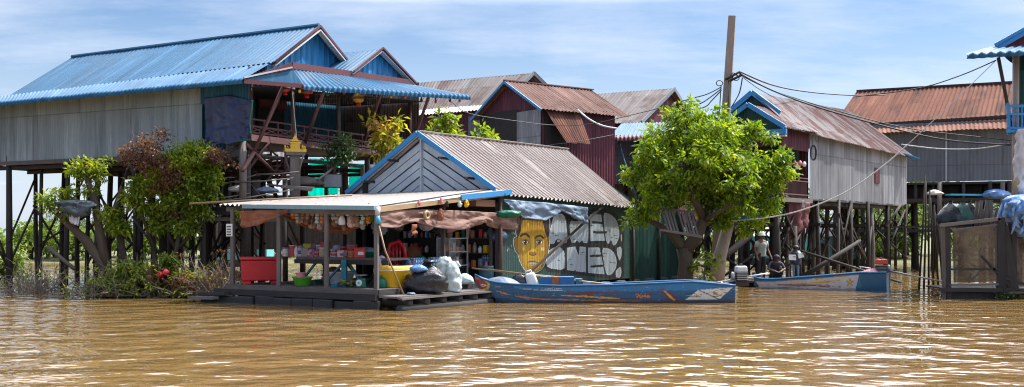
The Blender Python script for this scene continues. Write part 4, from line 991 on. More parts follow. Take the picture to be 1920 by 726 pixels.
# bags hung from the awning
hb = [(561, 408, .22, 'cream', 'tall clear'), (575, 412, .2, 'brown', 'first dark brown'), (585, 416, .26, 'cream', 'wide cream'), (594, 408, .2, 'brown', 'small brown'), (600, 420, .22, 'clear grey', 'low grey'), (608, 410, .24, 'brown', 'dark, beside the third post'),
      (627, 415, .2, 'brown', 'brown, just right of the third post'), (638, 404, .18, 'cream', 'cream, left of the white jug'), (658, 412, .28, 'pale pink', 'pale, right of the white jug'), (668, 412, .26, 'cream', 'pale, nearest the corner post'), (645, 425, .16, 'brown', 'small, below the white jug'),
      (550, 402, .18, 'orange', 'orange, by the gathered rust cloth'), (680, 420, .2, 'clear grey', 'greenish grey, against the corner post')]
for k, (px, py, h, c, wh) in enumerate(hb):
    p = B.S(px, py, .3 + .1 * (k % 4)); t = thing('snack_bag', f'snack bag hung under the awning, {wh}', 'snack bag', p - V((0, 0, h)), 'snack bags hung under the awning')
    MB().lathe(p - V((0, 0, h * .75)), [(.02, 0), (h * .28, h * .12), (h * .36, h * .5), (h * .24, h * 1.0), (h * .08, h * 1.2), (h * .16, h * 1.35)], 12, 1, .5, .3, k).build('pouch', pm[c], t, smooth=True)
    MB().tube([p + V((0, 0, h * .5)), V((p.x, p.y, 2.56))], .008, 4).build('string', M['cable_white'], t)
p = B.S(641, 412, .15)
jg = thing('jug', 'small white plastic jug hung under the shop awning', 'jug', p - V((0, 0, .2)))
MB().lathe(p - V((0, 0, .2)), [(.07, .06), (.09, .08), (.09, .22), (.04, .28), (.04, .31)], 14).build('body', M['white'], jg, smooth=True)
MB().tube([p + V((0, 0, .12)), V((p.x, p.y, 2.56))], .01, 5).build('handle', M['cable'], jg)
# hanging plants bits
# right side of the deck
def tubshape(c, a, b, h, n=28):
    prof = [(.8, 0), (.86, .03), (.98, h * .72), (1.0, h * .74), (1.02, h), (.97, h), (.95, h * .8), (.8, h * .75)]
    m = MB(); vs = []
    for r, z in prof:
        for k in range(n):
            g = 2 * math.pi * k / n; cx, sy = math.cos(g), math.sin(g)
            e = .5; x = math.copysign(abs(cx) ** e, cx) * a * r; y = math.copysign(abs(sy) ** e, sy) * b * r
            q = V((B.u[0] * x + B.v[0] * y, B.u[1] * x + B.v[1] * y, z)); vs.append(V(c) + q)
    fs = [(i * n + k, i * n + (k + 1) % n, (i + 1) * n + (k + 1) % n, (i + 1) * n + k) for i in range(len(prof) - 1) for k in range(n)]
    fs += [tuple(range(n - 1, -1, -1)), tuple(range((len(prof) - 1) * n, len(prof) * n))]
    return m.add(vs, fs)
p = B.W(748, 530, .33); p.z = DZ
tub = thing('tub', 'large yellow plastic tub with white rim band on the deck edge', 'tub', p)
tubshape(p, .72, .36, .58).build('body', M['yellow'], tub, smooth=True)
mb = MB(); tubshape(p + V((0, 0, .36)), .715, .37, .09); m2 = tubshape(p + V((0, 0, .40)), .735, .372, .07); m2.build('rim_band', M['white'], tub, smooth=True)
p = B.W(716, 524, .35); p.z = DZ
wc = thing('watering_can', 'green plastic can beside the yellow tub', 'can', p)
MB().lathe(p, [(.12, 0), (.14, .03), (.14, .2), (.09, .26), (.04, .29)], 14).build('body', M['green_dark'], wc, smooth=True)
MB().tube([p + V((-.08, 0, .22)), p + V((0, 0, .36)), p + V((.08, 0, .22))], .015, 6).build('handle', M['green_dark'], wc, smooth=True)
p = B.W(715, 490, .5)
one(MB().lathe(V((p.x, p.y, DZ + .3)), [(.12, 0), (.2, .1), (.18, .35), (.1, .5), (.03, .55)], 12, 1, .7, .12), 'plastic_bag', pm['lilac'], 'white and purple printed bag leaning on the corner post', 'bag', smooth=True)
bm = thing('broom', 'long bamboo pole with blue head leaning on the corner post', 'broom', P(757, 552, 26.7))
MB().tube([P(709, 418, 26.75), P(722, 470, 26.65), P(757, 553, 26.6)], .022, 7).build('handle', M['bamboo'], bm, smooth=True)
MB().tube([P(708, 402, 26.78), P(709, 420, 26.74)], [.05, .075], 9).build('head', M['cyan'], bm, smooth=True)
MB().tube([P(708, 388, 26.8), P(708, 404, 26.77)], [.07, .06], 9).build('bristles', M['white_cloth'], bm, smooth=True)
# bags
p = B.W(800, 543, -.55); p.z = .36
gb = thing('garbage_bag', 'big shiny black garbage bag on the step plank', 'garbage bag', p)
MB().lathe(p, [(.3, 0), (.46, .06), (.52, .25), (.46, .45), (.3, .62), (.14, .74), (.09, .8)], 26, 1.05, .8, .16, 4).build('body', M['bag'], gb, smooth=True)
MB().lathe(p + V((.06, -.02, .78)), [(.08, 0), (.16, .05), (.12, .1)], 10, 1, 1, .2).build('knot', M['bag'], gb, smooth=True)
one(MB().lathe(p + V((-.2, -.3, .56)), [(.03, 0), (.16, .05), (.17, .12), (.06, .2)], 12, 1.2, .7, .15), 'plastic_bag', M['blue_tarp'], 'blue crumpled plastic bag on top of the black garbage bag', 'bag', smooth=True)
p = B.W(841, 541, -.55); p.z = .36
for k, (dx, dy, hh, wdt, lb) in enumerate(((-.1, 0, .95, .26, 'tall white woven sack with pinched corners beside the black garbage bag'), (.13, -.12, .82, .24, 'white woven sack, shorter, right of the tall sack'))):
    q = p + V((dx, dy, 0)); sk_ = thing('sack', lb, 'sack', q, 'white sacks on the step plank')
    MB().lathe(q, [(wdt * .8, 0), (wdt, .08), (wdt * 1.0, hh * .45), (wdt * .8, hh * .75), (wdt * .5, hh * .92), (wdt * .12, hh)], 20, 1.1 - .2 * k, .7, .2, k + 3).build('body', M['sack'], sk_, smooth=True)
    for kk in (-1, 1): MB().lathe(q + V((wdt * .45 * kk, 0, hh * .82)), [(.07, 0), (.08, .05), (.03, .16)], 10, 1, .6, .3, kk + 5).build('corner_ear', M['sack'], sk_, smooth=True)
p = B.W(871, 525, -.1); p.z = DZ
one(MB().lathe(p, [(.16, 0), (.2, .08), (.17, .2), (.05, .3)], 14, 1.2, .8, .1), 'sack', M['sack'], 'small white sack slumped on the deck right of the two tall sacks', 'sack', 'white sacks on the step plank', smooth=True)
one(MB().lathe(B.W(770, 553, -.6) + V((0, 0, .0)), [(.03, 0), (.1, .02), (.08, .06)], 10, 1, 1, .2), 'litter', M['grey_tarp'], 'scrap of pale plastic on the step plank by the pole foot', 'litter', smooth=True)
# bottle packs
bt = NT('bottle_pack'); bp = bt.obj()
wv = bt.n('TexWave', _set=dict(wave_type='BANDS', bands_direction='X'), Vector=bp, Scale=5.0, Distortion=1.0)
wz = bt.n('TexWave', _set=dict(wave_type='BANDS', bands_direction='Z'), Vector=bp, Scale=3.2, Distortion=.8)
bt.principled(Base_Color=bt.mix(bt.math('MULTIPLY', bt.ramp(wv, .3, .8), bt.ramp(wz, .2, .6)), (.09, .24, .5), (.62, .75, .88)), Roughness=.22)
M['bottles'] = bt.m
def bottle_pack(p, lb):
    t = thing('bottle_pack', lb, 'bottles', p, 'packs of water bottles')
    for i in range(6):
        for j in range(3):
            q = p + B.pt(.085 * i, .085 * j, 0) - B.pt(.2, .08, 0)
            MB().lathe(q, [(.036, 0), (.04, .02), (.037, .08), (.04, .1), (.04, .17), (.018, .22), (.018, .24)], 8).build('bottle', M['bottles'], t, smooth=True)
    MB().bar(p + B.pt(-.25, -.05, .08) - B.pt(0, 0, 0), p + B.pt(.27, -.05, .08) - B.pt(0, 0, 0), .006, .1).build('label_band', M['cyan'], t)
pk0 = B.W(915, 510, .5)
for k, (x, z, lb) in enumerate(((0, 0, 'bottom pack of water bottles of the stack beside the glass cabinet'), (0, .25, 'second pack of water bottles from below beside the glass cabinet'), (.0, .5, 'third pack of water bottles from below beside the glass cabinet'), (.12, .75, 'topmost pack of water bottles beside the glass cabinet'))):
    q = B.pt(B.sw(pk0)[0] + x, .45, DZ + .05 + z); bottle_pack(q, lb)
for x, lb in ((0, 'pack of water bottles behind the black garbage bag'), (.9, 'pack of water bottles behind the tall white sack')):
    q = B.pt(2.3 + x, .5, DZ + .52); bottle_pack(q, lb)
one(MB().box(B.pt(2.75, .62, DZ), 1.7, .5, .5, math.atan2(B.u[1], B.u[0])), 'crate', M['dark_wood'], 'dark wooden crate under the bottle packs behind the sacks', 'crate')
# cabinet
p = B.pt(4.75, .6, DZ + .05); cb = thing('glass_cabinet', 'glass display cabinet with pale metal frame inside the shop', 'cabinet', p); yw = math.atan2(B.u[1], B.u[0]); ex = B.pt(1, 0, 0) - B.pt(0, 0, 0); ey = B.pt(0, 1, 0) - B.pt(0, 0, 0)
mb = MB()
for a in (-.75, .15):
    for b in (0, .45): mb.bar(p + ex * a + ey * b, p + ex * a + ey * b + V((0, 0, 1.25)), .035)
for z in (0.02, .45, .85, 1.24):
    for b in (0, .45): mb.bar(p + ex * -.75 + ey * b + V((0, 0, z)), p + ex * .15 + ey * b + V((0, 0, z)), .03)
mb.build('frame', M['steel'], cb)
gt = NT('glass'); gs = gt.n('MixShader', i0=.14, i1=gt.n('BsdfTransparent', Color=(.75, .8, .82)), i2=gt.n('BsdfGlossy', Color=(.9, .9, .9), Roughness=.08)); gt.t.links.new(gs, gt.out.inputs[0]); M['glass'] = gt.m
MB().quad(p + ex * -.74 + ey * .01, p + ex * .14 + ey * .01, p + ex * .14 + ey * .01 + V((0, 0, 1.23)), p + ex * -.74 + ey * .01 + V((0, 0, 1.23))).build('pane', M['glass'], cb)
MB().quad(p + ex * -.74 + ey * .44, p + ex * .14 + ey * .44, p + ex * .14 + ey * .44 + V((0, 0, 1.23)), p + ex * -.74 + ey * .44 + V((0, 0, 1.23))).build('back_panel', M['slate'], cb)
r3 = random.Random(9); pos = ['far left', 'left', 'middle', 'right', 'far right']
for zi, (z, sh) in enumerate(((.46, 'lower'), (.86, 'upper'))):
    for k in range(5):
        q = p + ex * (-.65 + .17 * k) + ey * .2 + V((0, 0, z + .012)); c = r3.choice(list(pm))
        one(MB().box(q, .12, .1, r3.uniform(.1, .24), yw), 'carton', pm[c], f'{c} carton on the {sh} shelf of the glass cabinet, {pos[k]} one', 'carton', 'cartons in the glass cabinet')
# red chair
ch = thing('plastic_chair', 'red plastic chair with slotted back stacked in the shop', 'chair', B.W(752, 500, 1.0))
cp = B.W(748, 490, 1.0); cp.z = DZ + .55
MB().box(cp + V((.12, 0, .0)), .48, .45, .05, .2).build('seat', M['red_plastic'], ch, bevel=.02)
mb = MB()
nb_ = 9
for k in range(nb_):       # curved back with slots
    t = k / (nb_ - 1) - .5
arc = [cp + V((-.18 + .0 * k, 0, 0)) for k in range(2)]
mb.tube([cp + V((-.22, .0, .02)), cp + V((-.3, .02, .35)), cp + V((-.24, .02, .58)), cp + V((0, .02, .66)), cp + V((.14, .02, .5)), cp + V((.2, .0, .02))], [.05, .055, .06, .065, .06, .05], 8)
for k in range(3): mb.tube([cp + V((-.16 + .1 * k, .0, .02)), cp + V((-.16 + .09 * k, .03, .6))], .035, 6)
mb.build('backrest', M['red_plastic'], ch, smooth=True)
for k in range(3): MB().box(cp + V((.26, 0, -.06 - .07 * k)), .46, .45, .04, .2).build('seat', M['red_plastic'], ch, bevel=.015)
for sx in (-1, 1):
    for sy in (-1, 1): MB().bar(cp + V((.12 + .2 * sx, .18 * sy, 0)), cp + V((.12 + .25 * sx, .22 * sy, -.55)), .05, .05).build('leg', M['red_plastic'], ch)
# bits hung along the curtain
for px, py, m, h, nm, lb in ((800, 404, 'tan', .18, 'coil', 'coil of brown rope hung in front of the brown curtain'), (826, 402, 'rust_cloth', .3, 'snack_bag', 'brown bundle of snack bags hung over the brown curtain'), (776, 421, 'orange', .2, 'cloth', 'orange cloth strip hung under the brown curtain'),
                              (786, 380, 'pink', .14, 'snack_bag', 'small purple bag hung just under the awning beam'), (827, 376, 'pink', .16, 'snack_bag', 'second small purple bag under the awning beam, right of the rope coil'), (874, 381, 'yellow', .2, 'snack_bag', 'bright yellow bag on the shelf above the brown curtain'), (862, 382, 'white', .16, 'snack_bag', 'white bag beside the yellow one above the curtain'), (838, 382, 'dark', .16, 'snack_bag', 'dark bag above the brown curtain near the blue trim')):
    p = B.W(px, py, -.26)
    if nm == 'cloth':
        drape([p + ex * -.1, p + ex * .12], [p + ex * -.07 - V((0, 0, .3)), p + ex * .1 - V((0, 0, .24))], 'cloth', M['rust_cloth'], lb, 'cloth', nx=10, ny=8, fold=.04)
    elif nm == 'coil':
        mb = MB(); mb.tube([p + ex * (math.cos(a * .4) * .09) + V((0, 0, math.sin(a * .4) * .09)) for a in range(17)], .05, 7)
        one(mb, 'rope_coil', M['bamboo'], lb, 'rope', smooth=True)
    else:
        one(MB().lathe(p - V((0, 0, h * .6)), [(.02, 0), (h * .25, h * .15), (h * .3, h * .6), (h * .1, h * 1.1)], 10, 1, .6, .4, int(px)), nm, M[m], lb, 'cloth' if nm == 'cloth' else 'snack bag', smooth=True)
one(MB().box(B.pt(4.9, .1, 2.72), 1.0, .3, .2, yw), 'box', pm['brown'], 'dark red box on the high shelf behind the blue trim', 'box')
p = B.W(933, 440, .1)
one(MB().lathe(p - V((0, 0, .3)), [(.03, 0), (.25, .12), (.28, .3), (.12, .5), (.05, .6)], 14, 1, .7, .1), 'plastic_bag', plain('dark_blue_bag', (.02, .05, .08), .3), 'dark blue plastic bag hung on the post beside the green wall', 'bag', smooth=True)
p = B.W(920, 437, .3)
one(MB().lathe(p - V((0, 0, .2)), [(.03, 0), (.12, .08), (.12, .2), (.05, .35)], 12, 1, .7, .1), 'plastic_bag', M['cyan'], 'small bright blue bag hung just left of the dark blue bag', 'bag', smooth=True)
p = B.W(912, 505, .25); p.z = DZ
one(MB().lathe(p, [(.2, 0), (.22, .02), (.23, .45), (.24, .47), (.2, .44)], 14), 'bucket', M['teal_wood'], 'dark teal bucket in front of the stack of bottle packs', 'bucket', smooth=True)

# shelves at the back of the dark room, and strips of packets hung in front
sh_ = thing('shelf', 'dark wooden shelves crowded with goods at the back of the shop room', 'shelf', B.pt(5.4, 1.6, DZ))
for z in (.9, 1.35, 1.8): MB().prism([B.pt(5.3, .15, z), B.pt(5.68, .15, z), B.pt(5.68, 3.6, z), B.pt(5.3, 3.6, z)], (0, 0, -.03)).build('shelf_board', M['stilt'], sh_)
for w in (.15, 1.9, 3.6): MB().bar(B.pt(5.5, w, DZ), B.pt(5.5, w, 2.3), .05, .3).build('upright', M['stilt'], sh_)
r5 = random.Random(31); goods = [pm[k] for k in pm] + [pmr, pmb, pmw, M['green_dark'], M['cyan'], M['yellow']]
for z in (.9, 1.35, 1.8):
    for k in range(15):
        p = B.pt(5.42 + r5.uniform(0, .08), .3 + k * .22 + r5.uniform(-.03, .03), z + .002); h = r5.uniform(.14, .32); m = r5.choice(goods)
        if r5.random() < .5: mb = MB().lathe(p, [(.06, 0), (.065, .02), (.065, h * .7), (.03, h * .85), (.03, h)], 10)
        else: mb = MB().box(p, r5.uniform(.1, .17), .1, h, r5.uniform(.6, 1.4))
        one(mb, 'shelf_packet', m, 'one of the small packets and jars crowded on the dark shelves in the shop room', 'packet', 'packets on the dark shelves')
for k in range(16):
    px = 548 + k * 9.4; p = B.S(px, 400, .12 + .05 * (k % 3)); L = r5.uniform(.25, .5); m = r5.choice([pm['brown'], pm['cream'], pm['clear grey'], pm['brown'], M['sack'], pm['orange']])
    mb = MB()
    for j in range(int(L / .1)):
        q = p - V((r5.uniform(-.02, .02), 0, .1 * j - .12)); mb.lathe(q - V((0, 0, .09)), [(.03, 0), (.05, .02), (.045, .07), (.03, .085)], 8, 1, .45, .3, k * 7 + j)
    mb.tube([p + V((0, 0, .2)), p - V((0, 0, L - .12))], .006, 4)
    one(mb, 'packet_strip', m, 'one of the thin strips of little snack packets hung along the front of the awning', 'packet strip', 'packet strips along the awning front', smooth=True)
for k, (s0, w0, hh, m, lb) in enumerate(((1.9, .45, .75, 'navy_tarp', 'dark blue sack standing behind the yellow tub'), (2.4, 1.6, 1.0, 'stilt_pale', 'brown sack standing in the middle of the shop room'), (3.4, 1.2, .8, 'green_dark', 'dark green drum standing in the shop room'), (4.0, 1.9, 1.1, 'rust_cloth', 'rust coloured sack at the back of the shop room'), (1.6, 2.9, .5, 'tan', 'tan sack under the far end of the display table'))):
    one(MB().lathe(B.pt(s0, w0, DZ), [(.22, 0), (.28, .08), (.26, hh * .6), (.16, hh * .9), (.05, hh)], 16, 1, .8, .2, k), 'sack' if 'sack' in lb else 'drum', M[m], lb, 'sack' if 'sack' in lb else 'drum', smooth=True)
for k, (s0, z0) in enumerate(((1.2, 2.1), (1.9, 2.2), (3.3, 2.25), (3.9, 2.1), (4.4, 2.2))):
    p = B.pt(s0, .9, z0); one(MB().lathe(p - V((0, 0, .25)), [(.05, 0), (.18, .1), (.2, .3), (.06, .5)], 14, 1, .7, .3, k), 'plastic_bag', [M['grey_tarp'], M['bag'], pm['lilac'], M['bag'], pm['pink']][k], ['grey bag hung behind the brown curtain above the yellow tub', 'black bag hung behind the curtain above the red chair', 'lilac bag hung behind the curtain near the middle post', 'black bag hung behind the curtain above the glass cabinet', 'pink bag hung behind the curtain close to the glass cabinet'][k], 'bag', smooth=True)
# ================================================================ painted surfaces: mural and boats
class Painter:
    """fills a colour per vertex from flat shapes given on the surface (photo-pixel chart of that surface)"""
    def __init__(self, x, y, base):
        self.x, self.y = np.asarray(x), np.asarray(y); self.c = np.tile(np.array(base, np.float32), (len(self.x), 1))
    def inside(self, poly):
        x, y = self.x, self.y; r = np.zeros(len(x), bool); n = len(poly)
        for i in range(n):
            (x0, y0), (x1, y1) = poly[i], poly[(i + 1) % n]
            if y0 == y1: continue
            c = ((y0 > y) != (y1 > y)) & (x < (x1 - x0) * (y - y0) / (y1 - y0) + x0); r ^= c
        return r
    def dist(self, line):
        d = np.full(len(self.x), 1e9)
        for (x0, y0), (x1, y1) in zip(line[:-1], line[1:]):
            dx, dy = x1 - x0, y1 - y0; l = dx * dx + dy * dy + 1e-9
            t = np.clip(((self.x - x0) * dx + (self.y - y0) * dy) / l, 0, 1)
            d = np.minimum(d, np.hypot(self.x - x0 - t * dx, self.y - y0 - t * dy))
        return d
    def fill(self, poly, col): self.c[self.inside(poly)] = col
    def stroke(self, line, w, col): self.c[self.dist(line) < w / 2] = col
    def ell(self, cx, cy, rx, ry, col): self.c[((self.x - cx) / rx) ** 2 + ((self.y - cy) / ry) ** 2 < 1] = col

def proj(v):
    v = np.asarray(v); return CX + F * v[:, 0] / v[:, 1], CY - F * (v[:, 2] - H) / v[:, 1]

def smooth_poly(p, it=2):
    for _ in range(it):
        q = []
        for i in range(len(p)):
            a, b = p[i], p[(i + 1) % len(p)]
            q += [(a[0] * .78 + b[0] * .22, a[1] * .78 + b[1] * .22), (a[0] * .22 + b[0] * .78, a[1] * .22 + b[1] * .78)]
        p = q
    return p

def mural():
    s0, s1 = 5.68, 14.5; nx, nz = 900, 230
    S, Z = np.meshgrid(np.linspace(s0, s1, nx), np.linspace(.3, 3.12, nz)); amp = .01 * np.sin(S / .1 * 2 * np.pi)
    X = B.o[0] + B.u[0] * S - B.v[0] * amp; Y = B.o[1] + B.u[1] * S - B.v[1] * amp
    v = np.stack([X.ravel(), Y.ravel(), Z.ravel()], 1)
    i = np.arange(nx * nz).reshape(nz, nx); f = np.stack([i[:-1, :-1], i[:-1, 1:], i[1:, 1:], i[1:, :-1]], -1).reshape(-1, 4)
    px, py = proj(v); p = Painter(px, py, (.018, .062, .05))
    A1 = lambda pts: [(940 + x / 4.533, 380 + y / 4.533) for x, y in pts]
    A2 = lambda pts: [(1020 + x / 4.818, 385 + y / 4.818) for x, y in pts]
    bk, sv, wh = (.01, .011, .012), (.36, .42, .45), (.5, .55, .57)
    letters = [[(85, 90), (125, 72), (165, 72), (200, 110), (222, 340), (160, 345), (150, 310), (112, 310), (95, 355), (45, 355), (50, 220)],
               [(225, 130), (300, 145), (345, 110), (380, 80), (405, 90), (406, 345), (350, 345), (345, 318), (320, 348), (292, 318), (285, 345), (235, 340)],
               [(412, 78), (520, 80), (533, 180), (556, 325), (415, 328)],
               [(530, 58), (600, 75), (655, 125), (682, 200), (685, 290), (655, 358), (622, 372), (605, 312), (588, 355), (560, 342), (545, 240)],
               [(28, 415), (88, 375), (150, 372), (190, 420), (196, 500), (186, 592), (28, 572), (12, 500)],
               [(205, 380), (285, 368), (312, 442), (318, 370), (382, 372), (382, 612), (205, 590)],
               [(393, 378), (505, 378), (523, 460), (552, 628), (393, 615)],
               [(515, 378), (590, 385), (642, 430), (664, 510), (652, 580), (612, 632), (562, 638), (540, 540)],
               [(650, 385), (695, 365), (708, 400), (703, 475), (680, 512), (658, 450)], [(662, 570), (690, 548), (708, 590), (692, 662), (645, 655), (642, 600)],
               [(688, 262), (706, 248), (708, 335), (692, 330)]]
    rounds = (0, 1, 3, 4, 7, 8, 9, 10)
    ls = [A2(smooth_poly(l, 1) if k in rounds else l) for k, l in enumerate(letters)]
    p.fill(A2([(20, 120), (60, 60), (200, 40), (540, 30), (650, 70), (712, 200), (720, 640), (650, 680), (560, 660), (20, 600), (0, 500), (10, 420), (30, 380)]), bk)
    for l in ls: p.stroke(l + l[:1], 7.0, bk)
    for l in ls: p.stroke(l + l[:1], 5.6, bk)
    for l in ls: p.fill(l, bk)
    rr = np.random.default_rng(3); streak = (np.sin(px * 5.3 + np.sin(py * .7) * 2) * .5 + np.sin(py * 3.9 + px * .4) * .5)
    for l in ls:
        m = p.inside(l) & (p.dist(l + l[:1]) > 1.0); p.c[m] = np.array(sv)[None] * (1 + .13 * streak[m])[:, None]
        e = p.inside(l) & (p.dist(l + l[:1]) > 1.0) & (p.dist(l + l[:1]) < 1.9); p.c[e] = wh
    for bar in ([(435, 143), (535, 150), (538, 172), (435, 165)], [(445, 232), (575, 236), (560, 256), (445, 255)], [(415, 450), (520, 443), (522, 462), (415, 470)], [(420, 545), (532, 534), (534, 556), (420, 564)],
                [(290, 320), (320, 345), (350, 318), (345, 345), (285, 345)], [(270, 590), (285, 585), (295, 605), (275, 605)], [(355, 600), (368, 600), (372, 615), (355, 615)]): p.fill(A2(bar), bk)
    p.ell(1020 + 133 / 4.818, 385 + 322 / 4.818, 3.2, 2.6, sv)
    ry = random.Random(8)
    for k in range(34):                    # short brushed dashes
        x, y = ry.uniform(25, 690), ry.choice((ry.uniform(120, 330), ry.uniform(400, 610))); w = ry.uniform(20, 42)
        p.fill(A2([(x, y - 3), (x + w, y + 2), (x + w, y + 4), (x, y + 5)]), bk)
    # the face
    ye, ye2, ye3, br = (.46, .265, .002), (.25, .125, .004), (.58, .38, .03), (.035, .018, .012)
    head = [(165, 150), (355, 150), (385, 240), (398, 380), (385, 470), (345, 556), (290, 592), (220, 588), (172, 520), (145, 430), (140, 330), (150, 230)]
    hair = [(128, 120), (160, 92), (380, 92), (405, 130), (408, 270), (388, 310), (372, 245), (350, 160), (178, 158), (165, 245), (142, 300), (128, 250)]
    earl = [(108, 312), (122, 298), (142, 300), (150, 435), (132, 425), (112, 370)]; earr = [(385, 295), (404, 302), (402, 370), (388, 425), (378, 400)]
    for q in (head, hair, earl, earr):
        l = A1(smooth_poly(q, 1)); p.stroke(l + l[:1], 4.2, (.6, .62, .6))
    for q in (head, hair, earl, earr):
        l = A1(smooth_poly(q, 1)); p.stroke(l + l[:1], 2.0, bk)
    for q, c in ((earl, ye2), (earr, ye2), (head, ye), (hair, br)): p.fill(A1(smooth_poly(q, 1)), c)
    e = lambda x, y, rx, ry, c: p.ell(940 + x / 4.533, 380 + y / 4.533, rx / 4.533, ry / 4.533, c)
    s = lambda pts, w, c: p.stroke(A1(pts), w / 4.533, c)
    p.fill(A1([(360, 250), (392, 330), (390, 450), (345, 555), (330, 540), (372, 430)]), ye2); p.fill(A1([(150, 300), (165, 300), (175, 450), (215, 560), (190, 545), (150, 440)]), ye2)
    p.fill(A1([(178, 150), (350, 150), (362, 215), (300, 190), (235, 190), (168, 225)]), (.36, .2, .004)); p.fill(A1([(300, 310), (345, 350), (372, 420), (338, 470), (315, 450), (300, 400)]), (.38, .21, .004)); p.fill(A1([(205, 540), (330, 540), (300, 585), (235, 585)]), (.33, .18, .004))
    e(268, 350, 12, 70, ye3); e(185, 392, 16, 14, (.6, .45, .2)); e(352, 395, 15, 16, (.6, .45, .2)); e(226, 188, 9, 16, ye3)
    s([(165, 284), (185, 268), (210, 266), (236, 290)], 17, br); s([(290, 300), (310, 284), (335, 282), (356, 300)], 17, br)
    for x in (203, 322):
        e(x, 336, 31, 21, br); e(x, 337, 26, 15, (.7, .68, .6)); e(x, 336, 15, 16, br); e(x - 5, 330, 4, 4, (.8, .8, .8)); s([(x - 30, 318), (x, 308), (x + 28, 320)], 4, ye2)
    s([(238, 300), (246, 360), (240, 410)], 5, ye2); s([(290, 310), (292, 380), (298, 415)], 5, ye2)
    e(268, 432, 34, 16, ye2); e(268, 405, 12, 16, ye3); s([(240, 436), (252, 446), (268, 450), (286, 446), (298, 436)], 7, br)
    s([(262, 462), (262, 478)], 5, ye2)
    p.fill(A1([(224, 508), (252, 490), (265, 493), (280, 490), (308, 510), (288, 530), (248, 530)]), (.3, .22, .16)); s([(222, 508), (244, 500), (256, 499), (266, 503), (276, 499), (290, 501), (310, 510)], 6, br); e(266, 516, 24, 7, (.42, .34, .28)); s([(246, 545), (268, 541), (288, 545)], 7, ye2); p.fill(A1([(152, 300), (172, 300), (182, 420), (200, 520), (235, 580), (205, 565), (165, 490), (148, 420)]), (.36, .2, .006))
    for x, y in ((90, 262), (102, 258), (112, 268), (50, 405), (62, 395), (85, 370)): s([(x, y - 8), (x + 4, y + 8)], 4, (.4, .42, .4))
    grey = np.random.default_rng(5).normal(1, .05, len(px))[:, None]
    np_mesh('painted_wall', v, f, M['mural'], shop, True, p.c * grey, org=root_loc(shop))
    w = [o for o in COL.objects if o.name.startswith('painted_wall')][0]; w['label'] = 'green ribbed wall painted with a yellow face and silver bubble letters'
mural()

